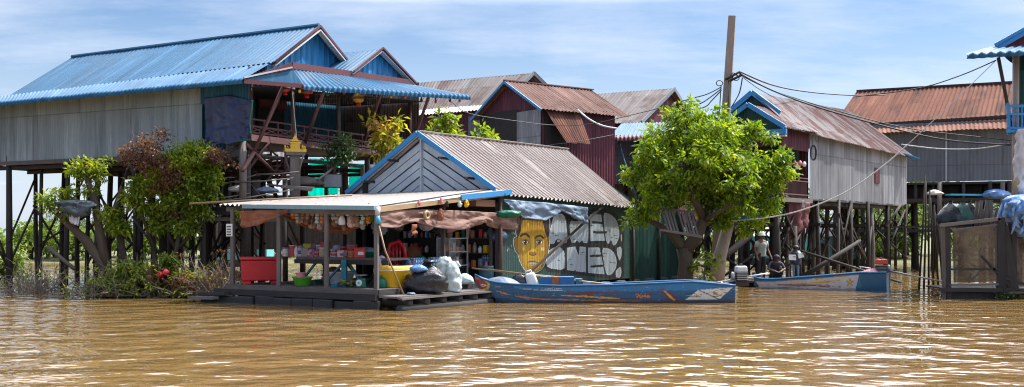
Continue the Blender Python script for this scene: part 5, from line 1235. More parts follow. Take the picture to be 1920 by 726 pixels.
def boat(name, label, base, paint, prof_top, prof_bot, x0, x1, Yf, bf, inner, rim, keel_drop=.25):
    """hull from its side outline (photo chart), its distance Yf(t) and half beam bf(t)"""
    nt, nr = 420, 34; t = np.linspace(0, 1, nt); px = x0 + (x1 - x0) * t
    top = np.interp(px, [q[0] for q in prof_top], [q[1] for q in prof_top]); bot = np.interp(px, [q[0] for q in prof_bot], [q[1] for q in prof_bot])
    Yc = np.array([Yf(a) for a in t]); hb = np.array([bf(a) for a in t]); Yn = Yc - hb
    zt = H + (CY - top) / F * Yn; zb = H + (CY - bot) / F * Yn; xx = (px - CX) / F * Yn
    # plan direction of the boat, to place the far side
    d = np.array([xx[-1] - xx[0], Yc[-1] - Yc[0]]); d /= np.hypot(*d); nrm = np.array([-d[1], d[0]]); nrm = nrm if nrm[1] > 0 else -nrm
    r = np.linspace(0, 1, nr)[:, None]
    flare = 1 - .16 * (1 - r) ** 1.5
    z = zb + (zt - zb) * r; zlow = np.where(zb < .12, zb - keel_drop, zb)
    near_x = xx[None] + nrm[0] * hb[None] * (1 - flare); near_y = Yn[None] + nrm[1] * hb[None] * (1 - flare) - (1 - nrm[1]) * 0
    V1 = np.stack([near_x, near_y, z], -1)
    low = np.stack([near_x[0] + nrm[0] * hb * .35, near_y[0] + nrm[1] * hb * .35, zlow], -1)[None]; V1 = np.concatenate([low, V1], 0)
    cx, cy = xx + nrm[0] * hb, Yn + nrm[1] * hb
    V2 = V1.copy(); dx = V1[..., 0] - cx; dy = V1[..., 1] - cy; dn = dx * nrm[0] + dy * nrm[1]
    V2[..., 0] = V1[..., 0] - 2 * dn * nrm[0]; V2[..., 1] = V1[..., 1] - 2 * dn * nrm[1]
    n1 = nr + 1
    v = np.concatenate([V1.reshape(-1, 3), V2.reshape(-1, 3)], 0); i = np.arange(n1 * nt).reshape(n1, nt)
    f1 = np.stack([i[:-1, :-1], i[:-1, 1:], i[1:, 1:], i[1:, :-1]], -1).reshape(-1, 4); f2 = f1[:, ::-1] + n1 * nt
    fb = np.stack([i[0, :-1], i[0, :-1] + n1 * nt, i[0, 1:] + n1 * nt, i[0, 1:]], -1)
    ft = np.stack([i[:-1, -1], i[:-1, -1] + n1 * nt, i[1:, -1] + n1 * nt, i[1:, -1]], -1)[:, ::-1]; fw = np.stack([i[:-1, 0], i[1:, 0], i[1:, 0] + n1 * nt, i[:-1, 0] + n1 * nt], -1)[:, ::-1]
    f = np.concatenate([f1, f2, fb, ft, fw], 0)
    qx, qy = proj(V1.reshape(-1, 3)); p = Painter(qx, qy, base); paint(p); c = np.concatenate([p.c, p.c], 0)
    bt = thing(name, label, 'boat', (float(cx.mean()), float(cy.mean()), 0)); hull = np_mesh('hull', v, f, M['hull1'], bt, True, c, org=root_loc(bt))
    # gunwale rails, inner floor, thwarts
    def railp(side, dz=0.0):
        return [V((cx[k] + side * nrm[0] * hb[k], cy[k] + side * nrm[1] * hb[k], zt[k] + dz)) for k in range(0, nt, 12)] + [V((cx[-1] + side * nrm[0] * hb[-1], cy[-1] + side * nrm[1] * hb[-1], zt[-1] + dz))]
    for sd in (-1, 1): MB().tube(railp(sd, .01), .032, 6).build('gunwale', rim, bt, smooth=True)
    mb = MB()
    for side in (-1, 1):
        pts = railp(side, -.01)
        for a, b in zip(pts[:-1], pts[1:]):
            ca, cb_ = V((a.x - side * nrm[0] * .04, a.y - side * nrm[1] * .04, a.z)), V((b.x - side * nrm[0] * .04, b.y - side * nrm[1] * .04, b.z))
            mb.quad(ca, cb_, cb_ + V((0, 0, -.3)), ca + V((0, 0, -.3)))
    kk = [k for k in range(0, nt, 12) if hb[k] > .2]
    for a, b in zip(kk[:-1], kk[1:]):
        q = [V((cx[k] + sd * nrm[0] * hb[k] * .9, cy[k] + sd * nrm[1] * hb[k] * .9, .1)) for k, sd in ((a, -1), (b, -1), (b, 1), (a, 1))]; mb.quad(*q)
    mb.build('inner_boards', inner, bt)
    for a in (.35, .55, .75):
        k = int(a * (nt - 1)); q0 = V((cx[k] - nrm[0] * hb[k] * .93, cy[k] - nrm[1] * hb[k] * .93, zt[k] - .1)); q1 = V((cx[k] + nrm[0] * hb[k] * .93, cy[k] + nrm[1] * hb[k] * .93, zt[k] - .1))
        MB().bar(q0, q1, .18, .03).build('thwart', inner, bt)
    k = nt - 1; k2 = int(.9 * nt)
    mb = MB(); mb.quad(*[V((cx[j] + sd * nrm[0] * hb[j] * .97, cy[j] + sd * nrm[1] * hb[j] * .97, zt[j] - .02)) for j, sd in ((k2, -1), (k, -1), (k, 1), (k2, 1))]); mb.build('stern_deck', rim, bt)
    return bt

DIG = {'2': [(0, .15), (.5, 0), (1, .2), (.9, .45), (0, 1), (1, 1)], '0': [(.5, 0), (1, .3), (1, .7), (.5, 1), (0, .7), (0, .3), (.5, 0)], '4': [(.75, 1), (.75, 0), (0, .65), (1, .65)], '6': [(.9, .05), (.3, .2), (0, .6), (.3, 1), (.8, .95), (1, .7), (.6, .5), (.1, .6)]}
def star(cx, cy, R, r, n=5, a0=-math.pi / 2):
    return [(cx + (R if k % 2 == 0 else r) * math.cos(a0 + k * math.pi / n), cy + (R if k % 2 == 0 else r) * math.sin(a0 + k * math.pi / n)) for k in range(2 * n)]

def paint1(p):
    n = np.sin(p.x * .9) * .5 + np.sin(p.x * .23 + p.y) * .5; p.c *= (1 + .12 * n)[:, None]
    p.fill([(960, 520), (1400, 520), (1380, 537.5), (1300, 545), (1160, 547), (1050, 546), (963, 541)], (.016, .17, .4))
    p.stroke([(963, 541), (1050, 546), (1160, 547), (1300, 545), (1378, 538)], .8, (.012, .1, .26)); p.stroke([(975, 541), (1010, 544), (1060, 545.6)], 1.0, (.5, .6, .65))
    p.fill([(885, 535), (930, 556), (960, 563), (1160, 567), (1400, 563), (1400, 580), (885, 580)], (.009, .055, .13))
    og, mr, yl, w = (.62, .2, .02), (.16, .03, .05), (.62, .36, .03), (.66, .65, .6)
    p.stroke([(932, 546), (952, 552)], 2.4, og); p.stroke([(967, 555), (985, 558.5), (1020, 561), (1100, 563.5), (1200, 565)], 2.2, og); p.stroke([(1090, 565.5), (1250, 567), (1380, 564)], 2.0, (.13, .03, .02))
    p.fill([(880, 510), (893, 514), (919, 532), (916, 543), (900, 545), (880, 530)], yl); p.fill([(880, 510), (893, 514), (914, 532), (912, 540), (902, 543), (880, 530)], (.3, .03, .015)); p.fill([(880, 510), (893, 515), (900, 524), (890, 524)], (.5, .14, .08))
    p.stroke([(901, 535), (905, 533.4), (912, 535), (908, 536.8), (903, 536.4)], 1.2, w)
    p.fill([(1048, 550), (1105, 547.5), (1165, 548), (1120, 552), (1100, 553), (1060, 552.5)], mr); p.fill([(1045, 553.6), (1105, 554.5), (1120, 556), (1150, 558), (1166, 561), (1120, 560), (1100, 557.4), (1070, 555.6)], yl)
    p.stroke([(1113, 551), (1125, 558)], 1.6, (.02, .16, .36)); p.stroke([(1128, 551), (1112, 558)], 1.6, (.02, .16, .36))
    p.fill([(1236, 545.5), (1256, 545.5), (1273, 563), (1255, 563)], mr); p.fill([(1243, 545.5), (1248, 545.5), (1267, 563), (1261, 563)], (.5, .35, .12))
    p.fill([(1285, 562.5), (1309, 544), (1346, 561.5)], w); p.fill([(1311.5, 543.5), (1374, 539), (1349.5, 561)], w)
    p.fill(star(1306, 554, 5.5, 1.7, 8), (.35, .2, .02)); p.ell(1306, 554, 2.2, 2.4, (.5, .32, .02))
    p.fill([(1329, 546), (1336, 547.5), (1341, 545), (1341, 549), (1349, 553), (1355, 551.5), (1351, 556), (1343, 553.5), (1337, 553), (1337, 549.5)], (.45, .22, .02))
    for k, dg in enumerate('2046'):
        q = [(1192.5 + k * 7 + x * 5, 551.5 + y * 7) for x, y in DIG[dg]]; p.stroke([(a + .8, b + .8) for a, b in q], 1.9, mr); p.stroke(q, 1.5, og)
    for k in range(9): p.stroke([(1016 + k * 4.4, 541 + (k * 7 % 3) * .4), (1019 + k * 4.4, 542.2)], .9, (.6, .66, .7))
    rs = random.Random(6)
    for k in range(150):                       # scuffs, chips and scratches in the old paint
        x = rs.uniform(905, 1375); y = rs.uniform(538, 566); L = rs.uniform(2, 14) if k % 3 else rs.uniform(.5, 2); p.stroke([(x, y), (x + L, y + rs.uniform(-.4, .4))], rs.uniform(.35, .8), rs.choice([(.2, .3, .38), (.03, .04, .05), (.11, .1, .085), (.012, .06, .13)]))
    for dy in (7.5, 14): p.stroke([(930, 541 + dy * .8), (975, 544 + dy), (1160, 546 + dy), (1375, 541 + dy)], .45, (.008, .035, .08))
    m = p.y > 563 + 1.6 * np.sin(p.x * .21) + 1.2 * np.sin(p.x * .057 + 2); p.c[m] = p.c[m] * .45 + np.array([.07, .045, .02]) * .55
    for x in (990, 993, 1032, 1036, 1041): p.stroke([(x, 549), (x + 1.5, 553)], .8, (.01, .04, .1))
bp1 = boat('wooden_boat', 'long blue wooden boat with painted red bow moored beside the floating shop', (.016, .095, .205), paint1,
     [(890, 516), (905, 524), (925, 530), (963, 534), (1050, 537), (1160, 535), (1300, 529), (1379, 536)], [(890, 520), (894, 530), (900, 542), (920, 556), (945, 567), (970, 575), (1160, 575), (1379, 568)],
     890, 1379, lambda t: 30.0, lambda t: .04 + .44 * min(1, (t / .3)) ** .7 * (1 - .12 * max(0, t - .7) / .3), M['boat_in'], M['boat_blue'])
def paint2(p):
    bl, yl, mr = (.02, .17, .4), (.6, .36, .02), (.2, .02, .04)
    p.stroke([(1412, 528), (1450, 528.5), (1520, 523.5), (1570, 519), (1612, 515.5)], 1.3, (.45, .3, .04))
    p.fill([(1405, 500), (1660, 500), (1612, 514.8), (1570, 518.3), (1520, 522.7), (1450, 527.6), (1405, 527.5)], (.016, .16, .36))
    p.stroke([(1458, 534), (1500, 535), (1530, 536), (1556, 538.5)], 1.8, mr); p.stroke([(1480, 532.5), (1510, 531.5), (1560, 527), (1575, 525.5)], 1.8, yl); p.fill([(1525, 531.5), (1560, 526.5), (1568, 526), (1552, 531)], yl); p.fill([(1535, 534.5), (1552, 534), (1562, 537.5), (1580, 538)], mr); p.stroke([(1490, 534), (1540, 533.6)], 1.0, mr); p.stroke([(1470, 535.5), (1530, 537)], 1.0, yl)
    st = star(1593.5, 529.5, 9, 3.6); p.fill(st, (.12, .05, .02)); p.fill(star(1593.5, 529.5, 7.6, 3.0), (.62, .37, .02))
    rs = random.Random(16)
    for k in range(50):
        x = rs.uniform(1425, 1655); y = rs.uniform(520, 546); p.stroke([(x, y), (x + rs.uniform(1, 7), y + .2)], rs.uniform(.35, .7), rs.choice([(.3, .28, .26), (.12, .1, .09), (.4, .36, .32)]))
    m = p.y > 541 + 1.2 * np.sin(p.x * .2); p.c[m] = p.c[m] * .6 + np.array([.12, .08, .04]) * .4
    p.stroke([(1420, 539), (1500, 541.5), (1605, 543.5)], 1.0, (.35, .3, .26))
    p.fill([(1614, 500), (1603, 550), (1670, 555), (1670, 500)], (.012, .11, .22)); p.fill([(1612, 519), (1604, 541), (1616, 539)], (.02, .18, .32))
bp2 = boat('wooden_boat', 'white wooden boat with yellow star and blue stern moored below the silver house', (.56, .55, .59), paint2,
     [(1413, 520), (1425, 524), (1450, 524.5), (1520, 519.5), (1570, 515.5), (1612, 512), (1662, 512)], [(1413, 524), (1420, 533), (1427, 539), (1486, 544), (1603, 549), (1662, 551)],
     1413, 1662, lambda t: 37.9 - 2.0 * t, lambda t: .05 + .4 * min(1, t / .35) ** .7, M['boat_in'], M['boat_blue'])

def motor(parent, p, d, tank, shaft_end, scale=1.0):
    """long-tail engine: block, tank, flywheel, handle and shaft"""
    e = MB().box(p, .34 * scale, .26 * scale, .28 * scale, .2).build('engine', M['black'], parent, bevel=.02)
    mb = MB()
    for k in range(5): mb.box(p + V((0, 0, .04 + .05 * k)), .38 * scale, .3 * scale, .018, .2)
    mb.build('cooling_fins', M['steel'], e)
    MB().box(p + V((0, -.02, .3 * scale)), .4 * scale, .28 * scale, .2 * scale, .2, .9).build('fuel_tank', tank, e, bevel=.04)
    MB().lathe(p + V((0, -.02, .5 * scale)), [(.04, 0), (.04, .05), (.01, .06)], 10).build('tank_cap', M['black'], e)
    mb = MB(); mb.tube([p + V((d * .2, -.05, .15)), p + V((d * .27, -.05, .15))], .13 * scale, 16); mb.build('flywheel', M['steel'], e, smooth=True)
    MB().tube([p + V((d * .1, 0, .1)), shaft_end], [.035, .025], 7).build('shaft', M['steel'], e, smooth=True)
    MB().lathe(shaft_end - V((0, 0, .06)), [(.01, 0), (.07, .03), (.07, .08), (.01, .12)], 8).build('propeller', M['steel'], e)
    MB().tube([p + V((-d * .15, 0, .12)), p + V((-d * .75, -.05, .22))], .02, 6).build('handle', M['white'], e, smooth=True)
    MB().box(p + V((0, 0, -.14)), .5 * scale, .16, .15, .2).build('mount', M['stilt'], e)
motor(bp1, P(1389, 527, 30.0), -1, plain('tank_white', (.5, .5, .52), .5), P(1352, 531, 29.9), .85)
MB().bar(P(1345, 530, 29.9), P(1412, 521, 30.1), .12, .05).build('engine_beam', M['pole'], bp1)
motor(bp2, P(1652, 512, 36.0), 1, plain('tank_orange', (.62, .09, .04), .35), P(1768, 528, 34.6), .95)
one(MB().lathe(P(1634, 513, 36) - V((0, 0, .04)), [(.05, 0), (.26, .03), (.24, .1), (.12, .17), (.02, .2)], 14, 1.3, .6, .16), 'cloth', M['pink'], 'pink crumpled cloth lying on the stern of the white boat', 'cloth', smooth=True)
one(MB().tube([P(1409, 527, 39.0), P(1445, 512, 39.3)], [.05, .035], 6), 'oar', M['bamboo'], 'short pale oar propped against the bow of the white boat', 'oar', smooth=True)
one(MB().box(P(1420, 523, 41) - V((0, 0, .1)), .32, .25, .34, .2), 'crate', M['cyan'], 'small blue plastic crate behind the bow of the white boat', 'crate')
# things in the blue boat
for (a, b, lb) in (((885, 503, 30.6), (1040, 519, 30.2), 'long thin bamboo oar laid over the blue boat, upper of the two'), ((915, 505, 30.3), (1160, 535, 29.9), 'long bamboo oar laid over the blue boat, reaching furthest right')):
    p0, p1 = P(*a), P(*b); one(MB().tube([p0, p0.lerp(p1, .5) - V((0, 0, .02)), p1], .022, 7), 'oar', M['bamboo'], lb, 'oar', 'oars across the blue boat', smooth=True)
jc = thing('jerrycan', 'tilted white plastic jerrycan standing in the blue boat', 'jerrycan', P(1000, 540, 30.1))
jp = P(1001, 541, 30.1)
mb = MB(); mb.box(V((0, 0, 0)), .34, .22, .46, 0, .82); rot = Matrix.Rotation(-.28, 3, 'Y'); mb.v = [tuple(jp + rot @ V(q)) for q in mb.v]; mb.build('body', M['white'], jc, bevel=.06, smooth=True)
mb = MB(); mb.tube([V((-.1, 0, .44)), V((-.1, 0, .52)), V((.06, 0, .52)), V((.06, 0, .44))], .025, 7); mb.v = [tuple(jp + rot @ V(q)) for q in mb.v]; mb.build('handle', M['white'], jc, smooth=True)
one(MB().lathe(P(938, 536, 30.1) - V((0, 0, .1)), [(.2, 0), (.55, .06), (.5, .16), (.28, .3), (.04, .36)], 18, 1.1, .55, .1), 'tarp', M['grey_tarp'], 'grey tarp heaped over the bow of the blue boat', 'tarp', smooth=True)
one(MB().lathe(P(975, 538, 30.2) - V((0, 0, .1)), [(.1, 0), (.26, .08), (.27, .24), (.16, .4), (.04, .46)], 16, 1.1, .6, .08), 'tarp', M['bag'], 'black tarp bundle behind the white jerrycan in the blue boat', 'tarp', smooth=True)
for x, w, m, lb in ((1026, .42, 'boat_blue', 'blue plastic crate next to the white jerrycan in the boat'), (1041, .24, 'rust_cloth', 'narrow brown box between blue crates in the boat'), (1062, .42, 'boat_blue', 'blue crate in the middle of the blue boat'), (1085, .2, 'teal_wood', 'small teal crate, last one along the blue boat')):
    one(MB().box(P(x, 541, 30.2), w, .4, .34 if w > .21 else .28, .05), 'crate', M[m], lb, 'crate', bevel=.015)
# ================================================================ plants
def leaf_cloud(name, centers, per, spread, size, mat, parent, seed=1, droop=.35, aspect=.42, out=None, org=None, flat=.75):
    r = np.random.default_rng(seed); c = np.repeat(np.asarray(centers, float), per, 0); n = len(c)
    d = r.normal(size=(n, 3)); d /= np.linalg.norm(d, axis=1, keepdims=True); rad = spread * r.random((n, 1)) ** .5
    pos = c + d * rad * np.array([1, 1, flat])
    ax = d * .8 + r.normal(size=(n, 3)) * .55; ax[:, 2] -= droop; ax /= np.linalg.norm(ax, axis=1, keepdims=True)
    up = r.normal(size=(n, 3)) * .55 + np.array([0, 0, 1.0]); sd = np.cross(ax, up); sd /= np.linalg.norm(sd, axis=1, keepdims=True) + 1e-9; nm = np.cross(sd, ax)
    L = size * r.uniform(.6, 1.25, (n, 1)); W = L * aspect * .5
    v = np.stack([pos, pos + ax * L * .45 + sd * W + nm * L * .08, pos + ax * L - nm * L * .06, pos + ax * L * .45 - sd * W + nm * L * .08], 1).reshape(-1, 3)
    f = np.arange(n * 4).reshape(n, 4)
    return np_mesh(name, v, f, mat, parent, False, None, org if org is not None else root_loc(parent))

def in_blobs(blobs, n, seed, shell=.55):
    r = np.random.default_rng(seed); w = np.array([b[3] ** 2 for b in blobs]); w = w / w.sum(); out = []; own = []
    for k in r.choice(len(blobs), n, p=w):
        x, y, z, R = blobs[k]; d = r.normal(size=3); d /= np.linalg.norm(d); q = R * (shell + (1 - shell) * r.random()) if r.random() < .72 else R * r.random() ** .5
        out.append((x + d[0] * q, y + d[1] * q, z + d[2] * q * .85)); own.append(k)
    return np.array(out), own

def plant(name, label, cat, base, limbs, blobs, ncl, per, spread, size, leafm, barkm='bark', group=None, twig=.6, seed=1, more=(), aspect=.42, droop=.35, trunk_name='trunk', crown='crown'):
    t = thing(name, label, cat, base, group); mb = MB(); rr = random.Random(seed)
    for path, radii in limbs: mb.tube(path, radii, 9)
    cl, own = in_blobs(blobs, ncl, seed)
    ends = [V(p) for path, _ in limbs for p in path[1:]]
    for c, k in zip(cl, own):
        if rr.random() < twig:
            b = V(blobs[k][:3]); b = b.lerp(min(ends, key=lambda e: (e - b).length), .35) if ends else b
            c = V(c); m = b.lerp(c, .5) + V((rr.uniform(-.08, .08), rr.uniform(-.08, .08), -.04)); mb.tube([b, m, c], [.022, .014, .006], 4, cap=False)
    for b in blobs:
        b3 = V(b[:3]); e = min(ends, key=lambda e: (e - b3).length); mb.tube([e, e.lerp(b3, .5) + V((0, 0, .05)), b3], [.05, .035, .02], 5, cap=False)
    mb.build(trunk_name, M[barkm], t, smooth=True)
    leaf_cloud(crown, cl, per, spread, size, M[leafm], t, seed, droop, aspect)
    for k, (bl, n2, lm, sz) in enumerate(more):
        c2, _ = in_blobs(bl, n2, seed + 50 + k); leaf_cloud('foliage', c2, per, spread, sz, M[lm], t, seed + 9 + k, droop, aspect)
    return t
def bl(Y, *l): return [(*P(x, y, Y + (dy if len(q) else 0)), r * Y / F) for (x, y, r, *q) in l for dy in [q[0] if q else 0]]

# the big tree behind the blue boat
Yt = 36.5
def tp(x, y, d=0): return P(x, y, Yt + d)
limbs = [([tp(1284, 560), tp(1284, 525), tp(1286, 490), tp(1282, 465)], [.32, .27, .24, .27]),
         ([tp(1282, 468), tp(1262, 440), tp(1240, 425), tp(1215, 412), tp(1200, 396)], [.2, .16, .12, .08, .04]),
         ([tp(1284, 470), tp(1305, 445), tp(1318, 415), tp(1332, 385, .3), tp(1345, 340, .4), tp(1350, 290, .5), tp(1345, 240)], [.25, .22, .18, .14, .11, .08, .04]),
         ([tp(1320, 410), tp(1300, 370, -.5), tp(1285, 320, -.6), tp(1285, 260, -.4)], [.16, .12, .09, .05]), ([tp(1332, 385), tp(1375, 350, -.3), tp(1410, 325, -.3), tp(1445, 310)], [.13, .1, .07, .04]),
         ([tp(1300, 370, -.5), tp(1255, 335, -.2), tp(1225, 310)], [.09, .07, .04]), ([tp(1318, 415), tp(1350, 395, -.8), tp(1385, 380, -.9)], [.1, .07, .04])]
blobs = bl(Yt, (1287, 228, 38), (1262, 262, 52, .5), (1232, 292, 42), (1330, 268, 52, -.5), (1375, 272, 48, .4), (1300, 300, 66, -.6), (1218, 335, 36), (1365, 318, 62, -.8), (1252, 350, 50, -.4), (1420, 318, 42), (1452, 308, 26), (1312, 355, 58, .8), (1385, 360, 46, -.4), (1430, 352, 34), (1340, 240, 36), 
           (1206, 392, 28), (1228, 385, 24), (1345, 395, 36, .3), (1195, 402, 18), (1352, 418, 14), (1400, 255, 26))
plant('tree', 'big round leafy green tree with forked trunk beside the painted shop wall', 'tree', tp(1284, 545), limbs, blobs, 540, 36, .27, .2, 'leaf_tree', seed=3, twig=.6, more=((bl(36.5, (1180, 330, 12), (1196, 300, 10), (1225, 245, 12), (1255, 215, 10), (1300, 190, 9), (1350, 208, 10), (1415, 240, 12), (1440, 262, 10), (1472, 296, 10), (1478, 325, 8), (1455, 345, 12), (1440, 385, 12), (1420, 415, 9), (1180, 410, 10), (1395, 430, 8)), 60, 'leaf_tree', .2),))
small = bl(36.2, (1322, 480, 12), (1340, 490, 9), (1322, 512, 10), (1300, 500, 8))
plant('sapling', 'thin young shoots with bright leaves growing beside the big tree trunk', 'sapling', P(1318, 548, 36.0), [([P(1318, 550, 36), P(1322, 500, 36), P(1326, 470, 36.1)], [.03, .025, .015]), ([P(1322, 505, 36), P(1340, 488, 36)], [.02, .01])], small, 16, 12, .16, .2, 'leaf_bush', seed=4)
# slatted rack in the fork
rk = thing('slatted_rack', 'tilted weathered slat rack resting in the fork of the big tree', 'rack', P(1265, 440, 36))
for k in range(10):
    x = 1241 + k * 6.2; a, b = P(x, 392 + k * .9, 35.9), P(x + 12, 432 + k * 1.2, 35.5)
    if k not in (4,): MB().bar(a, b, .065, .03).build('slat', M['plank'], rk)
MB().bar(P(1238, 431, 35.5), P(1316, 444, 35.5), .08, .08).build('rail', M['stilt_pale'], rk); MB().bar(P(1238, 391, 35.95), P(1305, 399, 35.95), .08, .08).build('rail', M['stilt_pale'], rk)
one(MB().tube([P(1344, 540, 37.6), P(1350, 480, 37.6), P(1366, 420, 37.6)], [.25, .23, .2], 10), 'post', M['pole'], 'thick pale brown post beside the trunk of the big tree', 'post', smooth=True)
one(MB().box(P(1390, 412, 37.8), 1.3, .7, .12, .25), 'table_board', M['boat_blue'], 'blue board platform edge hanging behind the big tree', 'board')
one(MB().lathe(P(1318, 522, 36.6) - V((0, 0, .15)), [(.03, 0), (.13, .06), (.14, .18), (.05, .3)], 12, 1, .7, .1), 'plastic_bag', M['white_cloth'], 'white plastic bag hung between tree trunk and pale post', 'bag', smooth=True)

# saplings by the blue house
plant('sapling', 'young tree with yellow and pink leaves rising behind the shop gable', 'sapling', P(690, 560, 36.2), [([P(690, 560, 36.2), P(705, 400, 36.2), P(712, 320, 36.2), P(725, 265, 36.2)], [.08, .06, .05, .03]), ([P(712, 320, 36.2), P(740, 285, 36), P(760, 290, 36)], [.03, .02, .01]), ([P(725, 265, 36.2), P(700, 235, 36.1), P(688, 225, 36)], [.03, .02, .01]), ([P(725, 265, 36.2), P(745, 240, 36.2)], [.02, .01])],
      bl(36.2, (705, 232, 16), (722, 262, 22), (745, 280, 20), (712, 290, 14), (742, 232, 12), (730, 245, 14)), 50, 9, .26, .27, 'leaf_yellow', 'twig', seed=6, twig=.8, more=((bl(36.2, (712, 285, 16), (745, 285, 18), (728, 258, 18)), 26, 'leaf_bush', .26),))
for x, y, Y, r, lb, sd in ((836, 225, 39, 24, 'leafy green sapling top showing above the shop ridge, the taller one', 7), (908, 252, 40, 22, 'low leafy sapling top just above the shop ridge, beside the grey shutter', 8)):
    plant('sapling', lb, 'sapling', P(x, 560, Y), [([P(x - 2, 560, Y), P(x, 330, Y), P(x, y + 20, Y), P(x, y - 10, Y)], [.07, .06, .04, .02])], bl(Y, (x - 4, y - 8, r * .55), (x + 3, y + 10, r * .8), (x + 8, y + 30, r * .9), (x - 8, y + 26, r * .7)), 34, 13, .24, .28, 'leaf_bush', 'twig', seed=sd, twig=.3)

# ---- bushes in the left foreground
Yb = 33.0
def bp(x, y, d=0): return P(x, y, Yb + d)
lim = [([bp(200, 556), bp(196, 500), bp(165, 455), bp(118, 410), bp(108, 400)], [.2, .17, .15, .1, .04]), ([bp(200, 510), bp(188, 440), bp(178, 380), bp(162, 330), bp(158, 300)], [.17, .14, .11, .08, .04]), ([bp(225, 552, .4), bp(230, 470, .4), bp(215, 400, .3), bp(228, 350, .3)], [.15, .12, .08, .04]), ([bp(165, 455), bp(150, 440), bp(95, 395)], [.06, .05, .02])]
plant('tree', 'gnarled dark tree with sparse green clumps leaning under the grey house wall', 'tree', bp(200, 550), lim, bl(Yb, (160, 312, 20), (178, 322, 18), (148, 322, 14), (190, 305, 14), (100, 390, 18), (85, 375, 16), (130, 395, 18), (118, 365, 16), (165, 360, 14), (205, 400, 20), (220, 425, 16), (150, 350, 12)), 120, 18, .22, .17, 'leaf_bush', seed=12, twig=.6)
lim = [([bp(300, 556, .2), bp(292, 500, .2), bp(285, 430, .2), bp(282, 350, .2), bp(280, 280, .2)], [.1, .09, .07, .05, .02]), ([bp(320, 556), bp(330, 470), bp(345, 400), bp(360, 330), bp(372, 280)], [.09, .07, .06, .04, .02]), ([bp(290, 470), bp(265, 400), bp(250, 330), bp(240, 290)], [.06, .05, .03, .015]), ([bp(330, 470), bp(380, 420), bp(405, 370)], [.05, .03, .015]), ([bp(330, 470), bp(300, 400), bp(310, 330), bp(330, 290)], [.05, .04, .03, .015]), ([bp(360, 330), bp(400, 310), bp(432, 300)], [.03, .02, .01])]
green = bl(Yb, (340, 300, 28), (375, 300, 30), (352, 335, 34), (390, 335, 24), (265, 350, 24), (250, 375, 18), (300, 340, 26), (330, 380, 28), (275, 390, 18), (365, 375, 24), (395, 362, 16), (340, 415, 22), (360, 285, 20), (300, 420, 16), (380, 400, 14), (360, 430, 14))
brown = bl(Yb - .3, (272, 270, 22), (300, 285, 26), (285, 310, 28), (262, 300, 22), (320, 320, 24), (245, 290, 16), (305, 255, 14), (340, 345, 20), (415, 300, 14), (400, 290, 14), (305, 350, 18), (330, 400, 14), (430, 305, 9))
plant('shrub', 'tall mixed green and rusty brown shrub standing in water before the grey house', 'shrub', bp(305, 550), lim, green, 480, 28, .22, .16, 'leaf_bush', seed=14, twig=.6, more=((brown, 150, 'leaf_brown', .11),))
# dry tangle at the waterline
def tangle(label, cx, w, h, n, Y, seed, leafs=30, lm='leaf_bush'):
    r = random.Random(seed); t = thing('dry_bush', label, 'bush', P(cx, 550, Y)); mb = MB(); tips = []
    for k in range(n):
        x = cx + r.gauss(0, w * .42); b = P(x, 556, Y + r.uniform(-.6, .6)); p = b; pts = [b]; d = V((r.gauss(0, .5), r.gauss(0, .4), r.uniform(.5, 1))).normalized()
        L = h * Y / F * r.uniform(.4, 1.1) / 4
        for j in range(4):
            d = (d + V((r.gauss(0, .35), r.gauss(0, .3), r.gauss(-.08, .25)))).normalized(); p = p + d * L; pts.append(p)
        mb.tube(pts, [.016, .013, .011, .008, .005], 4, cap=False); tips += [pts[-1], pts[-2]]
    mb.build('twigs', M['twig'], t)
    leaf_cloud('foliage', [tuple(q) for q in r.sample(tips, min(leafs, len(tips)))], 6, .12, .13, M[lm], t, seed)
plant('shrub', 'dense leafy undergrowth at the waterline beneath the tall mixed shrub', 'shrub', bp(320, 552, -.6), [([bp(320, 556, -.6), bp(315, 530, -.6), bp(300, 505, -.6)], [.05, .04, .02]), ([bp(325, 556, -.6), bp(350, 520, -.6)], [.04, .02])], bl(32.4, (265, 520, 18), (295, 532, 22), (335, 522, 22), (370, 530, 18), (240, 540, 14), (315, 495, 16), (390, 545, 12), (345, 545, 16), (280, 500, 12)), 300, 20, .2, .14, 'leaf_bush', seed=33, twig=.5, more=((bl(32.2, (300, 520, 26), (350, 530, 26), (255, 535, 18), (385, 530, 18)), 90, 'leaf_brown', .11),))
tangle('wide tangle of dry grey twigs at the waterline below the brown shrub', 300, 110, 95, 260, 32.6, 5, 120)
tangle('low dry twigs with pale leaves close to the left end of the shop float', 395, 45, 95, 170, 32.2, 6, 50, 'leaf_brown')
tangle('low green and brown bush at the waterline under the gnarled tree', 195, 60, 70, 160, 32.4, 7, 70)
tangle('thin bare twigs in the water beneath the long grey wall', 60, 70, 80, 150, 35, 8, 10, 'leaf_brown')
plant('shrub', 'low bright green shrub at the waterline left of the brown tangle', 'shrub', P(215, 552, 32.2), [([P(215, 556, 32.2), P(225, 520, 32.2), P(235, 480, 32.2)], [.04, .03, .015])], bl(32.2, (200, 535, 16), (230, 530, 20), (175, 540, 14), (240, 500, 14), (215, 510, 12), (250, 545, 12)), 100, 16, .2, .14, 'leaf_bush', seed=18)
plant('shrub', 'yellow green shrub at the left photo edge behind the thin stilts', 'shrub', P(20, 545, 44), [([P(20, 556, 44), P(18, 520, 44), P(15, 480, 44)], [.06, .04, .02])], bl(44, (10, 480, 26), (30, 495, 22), (0, 505, 22), (50, 520, 14)), 60, 20, .35, .2, 'leaf_far', seed=19)
one(MB().lathe(bp(143, 385, -.3) - V((0, 0, .3)), [(.05, -.1), (.3, .0), (.36, .22), (.42, .34), (.25, .44), (.05, .46)], 16, 1.25, .6, .5, 9), 'bundle', plain('dark_sheet', (.07, .1, .12), .5, .4), 'dark plastic sheet bundled in the gnarled tree', 'bundle', smooth=True)
